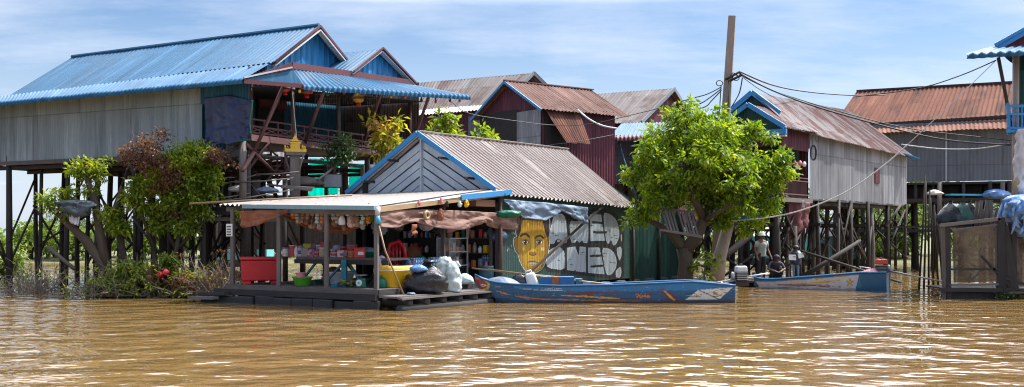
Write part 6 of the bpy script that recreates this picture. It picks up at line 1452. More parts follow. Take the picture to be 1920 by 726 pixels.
drape([bp(128, 385, -.4), bp(150, 392, -.4)], [bp(130, 418, -.4), bp(148, 424, -.4)], 'cloth', M['white_cloth'], 'grey white rag hanging from the bundle in the gnarled tree', 'cloth', nx=10, ny=8, fold=.05)
one(MB().tube([bp(88, 462, -.2), bp(140, 505, -.2)], .06, 7), 'log', M['stilt_pale'], 'pale broken log leaning across under the gnarled tree', 'log', smooth=True)
for x, y, lb in ((300, 515, 'red float caught in the dry twigs, the left of two'), (311, 511, 'red float caught in the dry twigs, the right of two')):
    one(MB().lathe(P(x, y, 32.0) - V((0, 0, .1)), [(.03, 0), (.1, .05), (.11, .12), (.04, .2)], 10), 'float', M['red_plastic'], lb, 'float', 'red floats in the dry twigs', smooth=True)
ro = thing('rowing_boat', 'small green rimmed pale boat behind the red ice box', 'boat', P(430, 525, 33.4)); MB().lathe(P(430, 527, 33.4), [(.3, 0), (.55, .1), (.62, .28), (.6, .3), (.5, .14)], 20, 1, .5).build('hull', M['stilt_pale'], ro, smooth=True); MB().lathe(P(430, 513, 33.4) - V((0, 0, .02)), [(.6, 0), (.64, .02), (.6, .06)], 20, 1, .5).build('rim', M['green_dark'], ro, smooth=True)

# ---- platform under the blue house
pf = thing('platform', 'dark messy plank platform on stilts beneath the blue roofed veranda', 'platform', P(560, 560, 36)); zf2 = 2.75
for k in range(9): MB().bar(V((-11.2, 33.6 + k * .62, zf2)), V((-4.4, 34.8 + k * .62, zf2)), .55, .06).build('plank', M['stilt'], pf)
for k in range(6): MB().tube([V((-11 + k * 1.25, 33.5 + k * .2, -1)), V((-11 + k * 1.25, 33.5 + k * .2, zf2 + (.9 if k % 2 else .1)))], .09, 8).build('stilt', M['stilt'], pf, smooth=True)
for k in (0, 1, 4): MB().tube([V((-10.8 + k * 1.4, 37.5 + k * .2, -1)), V((-10.8 + k * 1.4, 37.5 + k * .2, 4.6))], .1, 8).build('stilt', M['stilt'], pf, smooth=True)
MB().bar(V((-11.2, 33.45, zf2 - .1)), V((-4.4, 34.65, zf2 - .1)), .06, .25).build('beam', M['stilt'], pf)
MB().bar(V((-11.2, 33.45, 2.4)), V((-4.4, 34.65, 2.35)), .06, .12).build('beam', M['stilt_pale'], pf)
for a, b, r, lb in (((405, 348, 33.3), (480, 328, 33.6), .035, 'thin grey pole, upper one left of the big house post'), ((440, 342, 33.2), (550, 334, 33.8), .04, 'long pale pole in front of the spirit house post'), ((400, 372, 33.2), (470, 362, 33.4), .035, 'lowest thin pole left of the big house post'), ((405, 378, 33.0), (550, 356, 33.4), .03, 'long thin grey pole along the platform edge'), ((500, 346, 33.9), (590, 352, 34), .05, 'rough grey pole right of the spirit house post'),
                    ((480, 327, 33.8), (560, 322, 34), .035, 'thin rail pole behind the long pale pole'), ((470, 345, 33.9), (495, 372, 33.4), .02, 'thin stick leaning below the pale pole'), ((596, 338, 34.5), (640, 300, 35.5), .06, 'dark crooked branch in front of the green sheet'), ((400, 330, 33.4), (440, 333, 33.3), .025, 'short stick at the left end of the platform')):
    p0, p1 = P(*a), P(*b); one(MB().tube([p0, p0.lerp(p1, .45) - V((0, 0, .03)), p1], [r * .8, r * .7, r * .5], 6), 'wooden_pole', M['plank'], lb, 'pole', 'loose poles on the platform', smooth=True)
one(MB().bar(P(528, 350, 33.7), P(585, 356, 34), .3, .1), 'plank_stack', M['plank'], 'short stack of grey planks on the platform by the spirit house post', 'planks')
one(MB().lathe(P(570, 345, 35) - V((0, 0, .1)), [(.2, 0), (.5, .06), (.4, .22), (.1, .34)], 14, 1.3, .7, .14), 'sack', M['stilt_pale'], 'grey sack heap on the platform behind the plank stack', 'sack', smooth=True)
for x, y, lb in ((447, 356, 'white plastic scrap on the platform left of the house post'), (500, 358, 'grey plastic heap on the platform right of the house post')):
    one(MB().lathe(P(x, y, 33.9) - V((0, 0, .08)), [(.05, 0), (.22, .05), (.2, .14), (.05, .22)], 12, 1.5, .7, .18, x), 'plastic_scrap', M['white_cloth'] if x < 480 else M['grey_tarp'], lb, 'plastic', smooth=True)
sp_ = thing('spirit_house', 'small golden yellow spirit house shrine on a grey wooden pedestal', 'spirit house', P(553, 380, 34.4)); q = P(553, 286, 34.4)
MB().box(q, .68, .5, .1, .3).build('base', M['gold'], sp_, bevel=.01); MB().box(q + V((0, 0, .1)), .3, .28, .2, .3).build('body', M['gold'], sp_)
mb = MB()
for k, (w, h0) in enumerate(((.4, .28), (.28, .36), (.16, .43))): mb.box(q + V((0, 0, h0)), w, w * .8, .1, .3, .25)
mb.tube([q + V((0, 0, .5)), q + V((0, 0, .64))], [.03, .004], 6); mb.build('roof', M['gold'], sp_)
mb = MB()
for sx in (-1, 1):
    for sy in (-1, 1): mb.lathe(q + V((.28 * sx, .18 * sy, .1)), [(.04, 0), (.03, .06), (.035, .08), (.005, .14)], 7)
mb.build('finials', M['gold'], sp_, smooth=True)
mb = MB(); mb.box(q + V((0, 0, -1.7)), .3, .3, 1.6, .3, 1.1); mb.box(q + V((0, 0, -.1)), .62, .46, .1, .3); mb.build('pedestal', M['stilt_pale'], sp_)
for sx in (-1, 1): MB().bar(q + V((.12 * sx, -.1, -.7)), q + V((.3 * sx, -.15, -.1)), .05).build('strut', M['stilt_pale'], sp_)
st = thing('stair', 'reddish wooden stair with crossed braces rising to the veranda', 'stair', P(515, 380, 35)); Ys = 35.3
for a, b in (((470, 275), (545, 345)), ((495, 270), (570, 340)), ((520, 345), (560, 285)), ((500, 340), (540, 290)), ((508, 285), (508, 345)), ((520, 290), (520, 350)), ((535, 270), (535, 350))): MB().bar(P(*a, Ys), P(*b, Ys + .4), .07, .05).build('rail', M['brace_red'], st)
for k in range(7): MB().bar(P(478 + 11 * k, 282 + 10 * k, Ys), P(478 + 11 * k + 14, 280 + 10 * k, Ys + .5), .2, .04).build('step', M['brace_red'], st)
# translucent green sheet walls lit from behind
at_ = NT('green_sheet'); so = at_.n('MixShader', i0=.6, i1=at_.n('BsdfDiffuse', Color=(.0, .4, .27)), i2=at_.n('BsdfTranslucent', Color=(.0, .75, .5))); at_.t.links.new(so, at_.out.inputs[0]); M['aqua_sheet'] = at_.m
wt_ = NT('white_sheet'); so = wt_.n('MixShader', i0=.6, i1=wt_.n('BsdfDiffuse', Color=(.7, .72, .75)), i2=wt_.n('BsdfTranslucent', Color=(.85, .86, .9))); wt_.t.links.new(so, wt_.out.inputs[0]); M['pale_sheet'] = wt_.m
for pts, m, lb in ((((580, 297), (636, 299), (634, 366), (578, 366)), 'aqua_sheet', 'bright turquoise sheet wall left of the small potted tree'), (((654, 306), (692, 308), (692, 366), (654, 366)), 'aqua_sheet', 'bright turquoise sheet wall right of the small potted tree'), (((566, 316), (578, 314), (578, 330), (564, 330)), 'aqua_sheet', 'small turquoise sheet corner by the spirit house post'), (((492, 285), (545, 285), (545, 352), (496, 350)), 'pale_sheet', 'bright white sheet wall behind the red stair')):
    q = [P(x, y, 50) for x, y in pts]; one(MB().rows([(q[0], q[1]), (q[3], q[2])], .3, .015), 'sheet_wall', M[m], lb, 'wall panel')
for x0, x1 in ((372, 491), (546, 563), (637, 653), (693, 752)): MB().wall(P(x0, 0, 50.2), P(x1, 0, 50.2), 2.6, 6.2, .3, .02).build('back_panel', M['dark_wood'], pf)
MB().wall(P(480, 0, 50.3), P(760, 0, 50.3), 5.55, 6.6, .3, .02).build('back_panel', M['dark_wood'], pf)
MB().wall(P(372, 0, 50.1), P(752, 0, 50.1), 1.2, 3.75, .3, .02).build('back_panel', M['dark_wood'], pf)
for x, Y in ((574, 41), (646, 41), (696, 41)): MB().tube([P(x, 290, Y), P(x, 380, Y)], .08, 7).build('stilt', M['stilt'], pf, smooth=True)
for x in (612, 680): MB().bar(P(x, 310, 37.5), P(x, 372, 37.5), .12, .1).build('post', M['stilt_pale' if x == 680 else 'stilt'], pf)
pt_ = thing('planter', 'grey square planter box on the platform holding the small tree', 'planter', P(622, 352, 35.2)); MB().box(P(622, 352, 35.2), .56, .5, .42, .3).build('box', M['slate'], pt_, bevel=.01); MB().box(P(622, 352, 35.2) + V((0, 0, .4)), .5, .44, .04, .3).build('soil', M['dark'], pt_)
one(MB().box(P(598, 352, 35.3), .4, .4, .3, .3), 'box', M['slate'], 'dark grey box left of the grey planter', 'box')
plant('small_tree', 'small dark leafy tree in the grey planter below the veranda', 'tree', P(625, 330, 35.2), [([P(625, 338, 35.2), P(628, 310, 35.2), P(632, 290, 35.2), P(636, 270, 35.2)], [.05, .045, .03, .02])], bl(35.2, (620, 275, 18), (645, 272, 20), (635, 295, 22), (655, 288, 14), (610, 295, 12), (640, 258, 10)), 80, 14, .2, .13, 'leaf_dark', seed=22)
drape([P(693, 308, 36), P(708, 310, 36)], [P(697, 324, 36), P(707, 320, 36)], 'cloth', M['white_cloth'], 'small lilac white cloth hung to dry beside the shop roof edge', 'cloth', nx=10, ny=8, fold=.05)
plant('potted_plant', 'small hanging green plant at the first awning post of the shop', 'plant', B.S(452, 402, .2), [([B.S(452, 400, .2), B.S(452, 395, .2) + V((0, 0, .12))], [.02, .01])], [(*B.S(450, 400, .2), .16), (*B.S(462, 398, .2), .12)], 14, 12, .14, .12, 'leaf_bush', seed=23)
for x, w, sd in ((590, 'behind the cream snack bag', 24), (612, 'left of the third post', 26), (690, 'next to the corner post', 25)):
    q = B.S(x, 404, .5); plant('dried_bunch', f'bunch of dry herbs hung under the shop awning, {w}', 'herbs', q, [([q, q + V((0, 0, .3))], [.015, .01])], [(*q, .2), (*(q + V((.15, 0, .1))), .15)], 16, 12, .16, .13, 'leaf_brown' if x < 650 else 'leaf_bush', 'twig', group='dry herbs hung under the awning', seed=sd)

# ================================================================ fish-cage hut, poles and bundles at the right
gh = thing('fish_cage', 'floating cage hut of brown netting on a dark timber frame', 'cage', P(1850, 558, 31.7)); Yg = 31.6
nt_ = NT('net'); pos = nt_.obj()
ck = nt_.noise(pos, 3., 4, .6); hx = nt_.n('TexWave', _set=dict(wave_type='BANDS', bands_direction='X'), Vector=pos, Scale=9., Distortion=2.); hz = nt_.n('TexWave', _set=dict(wave_type='BANDS', bands_direction='Z'), Vector=pos, Scale=9., Distortion=2.)
op = nt_.math('ADD', .8, nt_.math('MULTIPLY', nt_.math('MAXIMUM', hx, hz), .25)); so = nt_.n('MixShader', i0=nt_.math('MULTIPLY', op, nt_.math('ADD', .72, nt_.math('MULTIPLY', ck, .4)), True), i1=nt_.n('BsdfTransparent'), i2=nt_.n('MixShader', i0=.4, i1=nt_.n('BsdfDiffuse', Color=nt_.mix(nt_.ramp(ck, .35, .65), (.05, .037, .027), (.15, .11, .08))), i2=nt_.n('BsdfTranslucent', Color=(.15, .11, .08)))); nt_.t.links.new(so, nt_.out.inputs[0]); M['net'] = nt_.m
for pts, nm in ((((1786, 430), (1872, 420), (1872, 528), (1788, 530)), 'netting'), (((1874, 420), (1960, 418), (1960, 540), (1876, 535)), 'netting')):
    MB().quad(*[P(x, y, Yg) for x, y in pts]).build(nm, M['net'], gh)
MB().quad(P(1786, 430, Yg), P(1790, 425, 34), P(1790, 520, 34), P(1788, 530, Yg)).build('netting', M['net'], gh)
for x, y0, w, m in ((1768, 418, .1, 'stilt_pale'), (1777, 424, .14, 'stilt'), (1876, 408, .22, 'dark_wood'), (1867, 412, .05, 'stilt_pale'), (1888, 430, .14, 'stilt'), (1901, 430, .12, 'dark_wood'), (1945, 420, .12, 'dark_wood')): MB().bar(P(x, y0, Yg - .05), P(x + 2, 565, Yg - .05), w, w).build('post', M[m], gh)
MB().bar(P(1880, 425, Yg - .08), P(1898, 545, Yg - .08), .3, .1, taper=1.2).build('leaning_board', M['dark_wood'], gh)
for a, b, w, m in (((1762, 423), (1880, 410), .1, 'stilt_pale'), ((1785, 432), (1872, 421), .05, 'plank'), ((1780, 505), (1877, 505), .06, 'stilt'), ((1762, 543), (1960, 545), .12, 'stilt'), ((1780, 535), (1875, 533), .06, 'plank'), ((1840, 480), (1915, 560), .06, 'stilt'), ((1880, 520), (1960, 545), .07, 'stilt'), ((1870, 412), (1960, 416), .1, 'stilt_pale')): MB().bar(P(*a, Yg - .1), P(*b, Yg - .1), w, w).build('beam', M[m], gh)
MB().prism([P(1768, 548, Yg), P(1960, 550, Yg), P(1960, 550, 34.5), P(1775, 545, 34.5)], (0, 0, -.45)).build('float', M['dark_wood'], gh)
MB().box(P(1850, 541, 33), 3, 2, .05).build('floor', M['stilt'], gh)
rr = random.Random(14)
for k in range(8):
    x, y = rr.uniform(1800, 1865), rr.uniform(478, 530); a = P(x, y, 32.6); b = P(x + rr.uniform(-25, 30), y + rr.uniform(8, 16), 32.4); one(MB().bar(a, b, .07, .03), 'board_scrap', M['plank'], 'pale board scrap lying inside the netting cage', 'board', 'board scraps inside the netting cage')
plant('water_plant', 'dark green water plants growing along the foot of the netting cage', 'plant', P(1900, 560, 31.3), [([P(1900, 562, 31.3), P(1902, 550, 31.3)], [.02, .01])], bl(31.3, (1885, 555, 7), (1900, 553, 8), (1918, 556, 8), (1935, 555, 8), (1875, 559, 6)), 40, 10, .1, .1, 'leaf_dark', seed=28)
for k in range(6):
    x = 1733 + k * 4.2; one(MB().tube([P(x - 10 + 5 * k, 545, 37 + .2 * k), P(x - 3 + k * 1.5, 430, 37 + .2 * k), P(x + 2 - 3 * (k % 2), 328 + 14 * k, 37 + .2 * k)], [.04, .035, .025], 7), 'bamboo_pole', M['stilt'], ['tallest', 'second', 'third', 'fourth', 'fifth', 'shortest'][k] + ' upright brown pole of the bundle in front of the warehouse stilts', 'pole', 'upright poles before the warehouse', smooth=True)
for k in range(9):
    x = 1832 + k * 4.6; y0 = [378, 376, 392, 384, 375, 376, 386, 398, 390][k]; one(MB().tube([P(x - 2 + k % 3, 425, 34.5), P(x + (k % 2) * 4, y0, 34.5)], .055, 7), 'wooden_stake', M['stilt_pale'], ['leftmost tall', 'second tall', 'third, short', 'fourth, slanting', 'fifth, pale topped', 'sixth, tall', 'seventh, middle height', 'eighth, shortest', 'last, nearest the blue tarp'][k] + ' stake standing above the netting cage', 'stake', 'stakes above the netting cage', smooth=True)
for x, m, w, lb in ((1782, 'bag', .55, 'dark full net bag standing above the netting cage'), (1805, 'green_bag', .52, 'green full net bag standing above the netting cage'), (1818, 'bag', .4, 'black bag squeezed right of the green net bag')):
    q = P(x, 424, 36.0); one(MB().lathe(q, [(w * .8, 0), (w, .1), (w * .95, .35), (w * .55, .62), (w * .15, .78), (w * .22, .86)], 18, .85, .7, .06, x), 'net_bag', M[m], lb, 'bag', 'full bags above the netting cage', smooth=True)
one(MB().box(P(1800, 427, 36), 4.0, 1.6, .05, .1), 'shelf_platform', M['stilt'], 'dark plank shelf carrying the full bags above the netting cage', 'platform')
shp = [c for c in COL.objects if c.name == 'shelf_platform'][0]
tb_ = thing('tarp_bundle', 'huge crumpled blue tarp bundle tied at the right photo edge', 'tarp', P(1915, 445, 31.5)); q = P(1925, 447, 31.8)
MB().lathe(q, [(.3, 0), (.5, .2), (.62, .5), (.75, .8), (.72, 1.05), (.5, 1.25), (.1, 1.32)], 64, 1.0, .8, .3, 5).build('tarp', M['blue_tarp'], tb_, smooth=True)
mb = MB()
for k in range(26):
    a = rr.uniform(1.6, 4.6); z = rr.uniform(.4, 1.15); r0 = .72; p0 = q + V((math.cos(a) * r0, math.sin(a) * r0 * .8, z)); mb.tube([p0, p0 + V((rr.uniform(-.2, .05), rr.uniform(-.1, .05), rr.uniform(-.3, -.1))), p0 + V((rr.uniform(-.3, .2), -.05, rr.uniform(-.6, -.2)))], [.05, .06, .02], 6)
mb.build('folds', cloth('blue_tarp_pale', (.25, .36, .52), (.14, .26, .48), 5., .5), tb_, smooth=True)
wr = thing('wrapped_post', 'post wrapped in white and lilac cloth beneath the blue balcony', 'post', P(1915, 372, 32.4)); q = P(1918, 372, 32.3)
MB().lathe(q, [(.18, 0), (.24, .3), (.2, .7), (.26, 1.2), (.2, 1.7), (.14, 2.1)], 26, 1, .8, .3, 7).build('cloth', M['white_cloth'], wr, smooth=True); MB().tube([q + V((0, .1, -.6)), q + V((0, .1, 2.1))], .07, 7).build('post', M['pole'], wr)
one(MB().lathe(q + V((-.22, -.05, .0)), [(.03, 0), (.08, .1), (.1, .5), (.05, .62)], 10), 'bottle', M['bamboo'], 'tan bottle hung on the wrapped post', 'bottle', smooth=True)
one(MB().lathe(P(1868, 362, 54.5) - V((0, 0, .3)), [(.2, 0), (.6, .1), (.5, .35), (.1, .5)], 16, 1, .7, .35), 'sack', M['blue_tarp'], 'blue and white sack on the warehouse shelf', 'sack', smooth=True)
for x, y, w, m, lb in ((1752, 366, .5, 'white_cloth', 'white sack on the dark shelf under the warehouse'),): one(MB().lathe(P(x, y, 54.8), [(w * .5, 0), (w * .7, .08), (w * .4, .22), (.05, .28)], 12, 1, .6, .35), 'sack', M[m], lb, 'sack', smooth=True)
one(MB().box(P(1820, 367, 54.8), 2.6, .5, .08, .2), 'surfboard', M['cyan'], 'long pale blue board lying on the warehouse shelf', 'board')
one(MB().lathe(P(1778, 566, 30.9), [(.02, -.05), (.25, 0), (.2, .02), (.05, .05)], 12, 1, .5, .5), 'debris', M['stilt_pale'], 'clump of pale debris floating at the foot of the netting cage', 'debris', smooth=True)

# ================================================================ pole and cables
up_ = thing('utility_pole', 'leaning square wooden utility pole above the big tree', 'pole', P(1338, 560, 38.5))
MB().bar(P(1338, 565, 38.5), P(1373, 30, 38.5), .36, .3, taper=.72).build('pole', M['pole'], up_, bevel=.015)
MB().tube([P(1360, 150, 38.2), P(1388, 134, 38.1), P(1391, 141, 38.1), P(1368, 152, 38.2)], .05, 6).build('bracket', M['black'], up_, smooth=True)
mb = MB()
for k, (cx, cy) in enumerate(((1349, 156), (1376, 142), (1380, 146))): mb.tube([P(cx + 6 * math.cos(a * .5), cy + 5 * math.sin(a * .5), 38.1) for a in range(14)], .018, 5)
mb.tube([P(1366, 150, 38.2), P(1365, 210, 38.2)], .02, 5); mb.tube([P(1352, 160, 38.2), P(1349, 208, 38.2)], .02, 5); mb.build('wire_loops', M['cable'], up_, smooth=True)
def wire(label, pts, r, m='cable', name='cable', group='overhead cables'):
    q = [P(*a) for a in pts]; out = []
    for i in range(len(q) - 1):                 # smooth through the points
        p0, p1, p2, p3 = q[max(i - 1, 0)], q[i], q[i + 1], q[min(i + 2, len(q) - 1)]
        for k in range(6):
            t = k / 6; out.append(.5 * ((2 * p1) + (p2 - p0) * t + (2 * p0 - 5 * p1 + 4 * p2 - p3) * t * t + (3 * p1 - p0 - 3 * p2 + p3) * t ** 3))
    out.append(q[-1]); one(MB().tube(out, r, 6), name, M[m], label, 'cable', group, smooth=True)
wire('thick black cable bundle sagging from the utility pole across the silver house', [(1386, 137, 38.1), (1440, 166, 37.6), (1520, 197, 37), (1640, 232, 36), (1770, 262, 35), (1895, 272, 33.2)], .028)
wire('medium black cable just above the thick bundle, ending on the slate wall', [(1386, 140, 38.1), (1450, 170, 38), (1560, 205, 37.5), (1700, 240, 37), (1855, 259, 36.5), (1930, 268, 36)], .018)
wire('thin upper cable from the pole to the rust roof of the warehouse', [(1386, 134, 38.1), (1450, 160, 41), (1520, 173, 47), (1600, 179, 53), (1660, 178, 55)], .03)
wire('thin cable dropping from the pole bracket to the dark green gable', [(1392, 146, 38.1), (1386, 175, 39), (1372, 200, 41)], .022)
wire('thin second cable from the pole ending behind the rust striped roof', [(1394, 146, 38.1), (1420, 165, 39), (1450, 182, 41)], .015)
wire('thin black cable from the blue awning corner up across the sky, lower end left', [(1868, 113, 32.3), (1800, 142, 33), (1720, 166, 34), (1600, 182, 36)], .018)
wire('pale cable descending from the blue awning corner across the warehouse', [(1866, 115, 32.3), (1780, 198, 33), (1702, 271, 34)], .014, 'cable_white')
wire('white cable sweeping in front of the silver wall down to the big tree', [(1702, 271, 34), (1660, 308, 34.5), (1590, 358, 35), (1510, 392, 35.5), (1440, 408, 36), (1360, 415, 36.6), (1300, 418, 36.8)], .022, 'cable_white')
wire('pale slack cable between the eave of the silver house and the balcony', [(1690, 271, 37), (1760, 279, 36), (1830, 279, 35), (1892, 270, 33.4)], .02, 'cable_white')
for k, (x, y) in enumerate(((1300, 184), (1308, 196), (1318, 202))): wire(['highest', 'middle', 'lowest'][k] + ' of the three thin cables running left from the pole to the tree', [(1353, 163 + 3 * k, 38.3), ((1353 + x) / 2, (163 + y) / 2 + 3 + k, 38.3), (x, y, 38.3), (x - 50, y + 14 - 4 * k, 39)], .02)
wire('thin cable strung low across the maroon houses', [(845, 190, 39), (880, 213, 40), (960, 226, 41), (1040, 235, 42), (1110, 232, 42), (1200, 212, 41), (1262, 196, 40)], .014)
wire('thin cable strung over the shop ridge towards the maroon wall', [(1030, 272, 42), (1080, 266, 42), (1150, 253, 43)], .014)
wire('white pipe sagging across the maroon wall corner', [(1083, 206, 45.2), (1105, 224, 45), (1130, 236, 45), (1156, 241, 45)], .04, 'white', 'pipe', None)

# ================================================================ people
def person(label, joints, edges, mats, loc, extras):
    """joints name -> (xyz, radius); one continuous skinned body; mats maps edge -> slot"""
    t = thing('person', label, 'person', loc); names = list(joints); idx = {n: i for i, n in enumerate(names)}
    me = bpy.data.meshes.new('body'); me.from_pydata([tuple(V(joints[n][0])) for n in names], [(idx[a], idx[b]) for a, b in edges], []); o = bpy.data.objects.new('body', me); COL.objects.link(o); o.parent = t
    sk = o.modifiers.new('s', 'SKIN'); sk.use_smooth_shade = True
    for i, n in enumerate(names): r = joints[n][1]; me.skin_vertices[0].data[i].radius = (r, r) if not isinstance(r, tuple) else r
    me.skin_vertices[0].data[idx['pelvis']].use_root = True
    sb = o.modifiers.new('u', 'SUBSURF'); sb.levels = 1; sb.render_levels = 1
    dg = bpy.context.evaluated_depsgraph_get(); nm = bpy.data.meshes.new_from_object(o.evaluated_get(dg)); o.modifiers.clear(); o.data = nm
    nm.materials.clear(); slots = list(dict.fromkeys(mats.values()))
    for s in slots: nm.materials.append(M[s])
    seg = [(V(joints[a][0]), V(joints[b][0]), slots.index(mats.get((a, b), mats.get((b, a), 'skin') if (b, a) in mats else 'skin')) if 'skin' in slots else 0) for a, b in edges]
    for pl in nm.polygons:
        c = pl.center; best = min(seg, key=lambda s: (s[0] + (s[1] - s[0]) * max(0, min(1, (c - s[0]).dot(s[1] - s[0]) / max(1e-6, (s[1] - s[0]).length_squared))) - c).length); pl.material_index = best[2]; pl.use_smooth = True
    extras(t); return t
def hand(j, e, side, wrist, d, sgn, mats):
    """palm and five fingers growing from the wrist along d"""
    w = V(wrist); d = V(d).normalized(); s = d.cross(V((0, 0, 1))); s = s.normalized() if s.length > .1 else V((1, 0, 0))
    j['palm' + side] = (w + d * .05, (.034, .02)); e.append(('wrist' + side, 'palm' + side))
    for k, (o, l) in enumerate(((-.028, .07), (-.009, .085), (.01, .08), (.028, .062))):
        a, b = f'f{side}{k}a', f'f{side}{k}b'; j[a] = (w + d * (.09 + l * .35) + s * o, .0095); j[b] = (w + d * (.09 + l) + s * o * 1.1 - V((0, 0, .015)), .008); e += [('palm' + side, a), (a, b)]
    j['th' + side] = (w + d * .075 + s * (-.055 * sgn), .01); j['ti' + side] = (w + d * .105 + s * (-.06 * sgn), .009); e += [('palm' + side, 'th' + side), ('th' + side, 'ti' + side)]
def face(t, c, d, r=.1):
    d = V(d).normalized(); s = d.cross(V((0, 0, 1))).normalized(); mb = MB()
    for k in (-1, 1): mb.lathe(c + d * r * .86 + s * (.035 * k) + V((0, 0, -.005)), [(.004, 0), (.012, .006), (.004, .012)], 6)
    mb.build('eyes', M['hair'], t); mb = MB(); mb.tube([c + d * r * .92 + V((0, 0, .0)), c + d * r * 1.12 + V((0, 0, -.035))], [.01, .018], 6); mb.build('nose', M['skin'], t, smooth=True)
    MB().bar(c + d * r * .93 + s * .025 + V((0, 0, -.06)), c + d * r * .93 - s * .025 + V((0, 0, -.06)), .012, .01).build('mouth', plain('lips', (.12, .04, .035), .5) if 'lips' not in bpy.data.materials else bpy.data.materials['lips'], t)
    for k in (-1, 1): MB().lathe(c + s * (r * .84 * k) + V((0, 0, -.03)), [(.008, 0), (.02, .02), (.02, .04), (.006, .06)], 7, .6, 1).build('ear', M['skin'], t, smooth=True)
def standing(label, base, h, arms, mats_top, leg, extras, lean=0.0, shoulder=.19, yaw=0.0, wide=1.0):
    k = h / 1.7; j = {}; e = []; m = {}
    R = Matrix.Rotation(yaw, 3, 'Z')
    def J(n, x, y, z, r): j[n] = (R @ V((x * k, y * k, z * k)), tuple(q * k for q in r) if isinstance(r, tuple) else r * k)
    J('pelvis', 0, 0, .92, (.15 * wide, .11)); J('waist', 0, 0, 1.06, (.14 * wide, .1)); J('chest', 0, -.01, 1.28, (.17 * wide, .115)); J('neckb', 0, 0, 1.42, (.1, .075)); J('neck', 0, -.005, 1.48, .05); J('headb', 0, -.02, 1.56, (.075, .085)); J('head', 0, -.02, 1.65, (.07, .08))
    for a, b, mt in (('pelvis', 'waist', mats_top), ('waist', 'chest', mats_top), ('chest', 'neckb', mats_top), ('neckb', 'neck', 'skin'), ('neck', 'headb', 'skin'), ('headb', 'head', 'skin')): e.append((a, b)); m[a, b] = mt
    for s, sg in (('L', -1), ('R', 1)):
        J('hip' + s, .095 * sg, 0, .86, .09); J('knee' + s, .11 * sg, -.02, .48, .06); J('ankle' + s, .12 * sg, .01, .09, .042); J('toe' + s, .13 * sg, -.13, .035, .035)
        J('sh' + s, shoulder * sg, 0, 1.38, .062); (ex, ey, ez), (wx, wy, wz) = arms[s]; J('el' + s, ex, ey, ez, .045); J('wrist' + s, wx, wy, wz, .032)
        for a, b, mt in (('pelvis', 'hip' + s, leg), ('hip' + s, 'knee' + s, leg), ('knee' + s, 'ankle' + s, leg), ('ankle' + s, 'toe' + s, 'black'), ('neckb', 'sh' + s, mats_top), ('sh' + s, 'el' + s, mats_top if True else 'skin'), ('el' + s, 'wrist' + s, 'skin')): e.append((a, b)); m[a, b] = mt
        d = j['wrist' + s][0] - j['el' + s][0]; n0 = len(e); hand(j, e, s, j['wrist' + s][0], d, sg, m)
        for a, b in e[n0:]: m[a, b] = 'skin'
    return person(label, j, e, m, base, lambda t: extras(t, V(base), R, k))
raft = thing('raft', 'dark low plank raft behind the white boat where people stand', 'raft', (9.6, 39.2, 0))
for k in range(6): MB().bar(V((8.4, 38.5 + .28 * k, .2)), V((12.6, 38.5 + .28 * k, .2)), .26, .06).build('plank', M['stilt'], raft)
for k in range(4): MB().tube([V((8.9 + k * 1.2, 38.4, .06)), V((8.9 + k * 1.2, 40.1, .06))], .12, 8).build('log', M['dark_wood'], raft, smooth=True)
pm_ = P(1428, 520, 39.1); b1 = (pm_.x, 39.1, .23)
def ex1(t, b, R, k):
    c = b + R @ V((0, -.02, 1.6)) * k; face(t, c, R @ V((0, -1, 0)), .085 * k)
    hm = MB().lathe(c + V((0, 0, .02)), [(.125, 0), (.12, .06), (.1, .11), (.06, .145), (.005, .158)], 18, 1, 1.15).build('helmet', M['white'], t, smooth=True); MB().lathe(c + V((0, -.03, .02)), [(.12, 0), (.145, -.004), (.145, .008), (.12, .012)], 18, 1, 1.2).build('brim', M['white'], hm, smooth=True)
    MB().lathe(b + V((0, 0, .86)) * k, [(.165, 0), (.16, .1), (.17, .3), (.185, .45), (.12, .56)], 20, 1, .72, .02).build('shirt', M['shirt'], t, smooth=True)
    for sg in (-1, 1): MB().tube([b + R @ V((.17 * sg, 0, 1.39)) * k, b + R @ V((.225 * sg, .0, 1.2)) * k], [.085, .075], 10).build('sleeve', M['shirt'], t, smooth=True)
standing('man in white hard hat and pale tee shirt standing behind the white boat', b1, 1.72, {'L': ((-.27, .02, 1.12), (-.24, -.08, .88)), 'R': ((.27, .03, 1.12), (.3, -.1, .9))}, 'skin', 'trousers', ex1, yaw=.35)
b2 = (P(1492, 520, 38.9).x, 38.9, .23)
def ex2(t, b, R, k):
    c = b + R @ V((0, -.02, 1.6)) * k; face(t, c, R @ V((0, -1, 0)), .085 * k)
    MB().lathe(c + V((0, .015, .0)), [(.1, 0), (.112, .04), (.105, .09), (.06, .13), (.005, .14)], 16, 1, 1.1, .02).build('hair', M['hair'], t, smooth=True)
    MB().lathe(b + V((0, 0, .8)) * k, [(.165, 0), (.17, .1), (.18, .3), (.19, .42), (.11, .5)], 20, 1, .75, .02).build('jacket', M['vest'], t, smooth=True)
    MB().bar(b + R @ V((.02, -.14, .82)) * k, b + R @ V((.02, -.15, 1.22)) * k, .07, .02).build('stripe', plain('olive_stripe', (.2, .22, .03), .7), t)
    MB().lathe(b + R @ V((.12, -.04, 1.28)) * k, [(.12, 0), (.1, .1), (.05, .16)], 12, .8, .9, .1).build('scarf', M['paper'], t, smooth=True)
standing('child in dark jacket with olive stripe and pale jeans reading white papers', b2, 1.22, {'L': ((-.27, -.08, 1.16), (-.17, -.33, 1.2)), 'R': ((.27, -.06, 1.16), (.3, -.28, 1.3))}, 'vest', 'jeans', ex2, yaw=-.1)
q = V(b2) + V((-.2, -.32, .84)); one(MB().prism([q + V((-.13, 0, -.09)), q + V((.13, 0, -.1)), q + V((.13, .03, .1)), q + V((-.13, .03, .11))], (0, .006, 0)), 'paper_sheet', M['paper'], 'white paper sheet held by the child, the left one', 'paper')
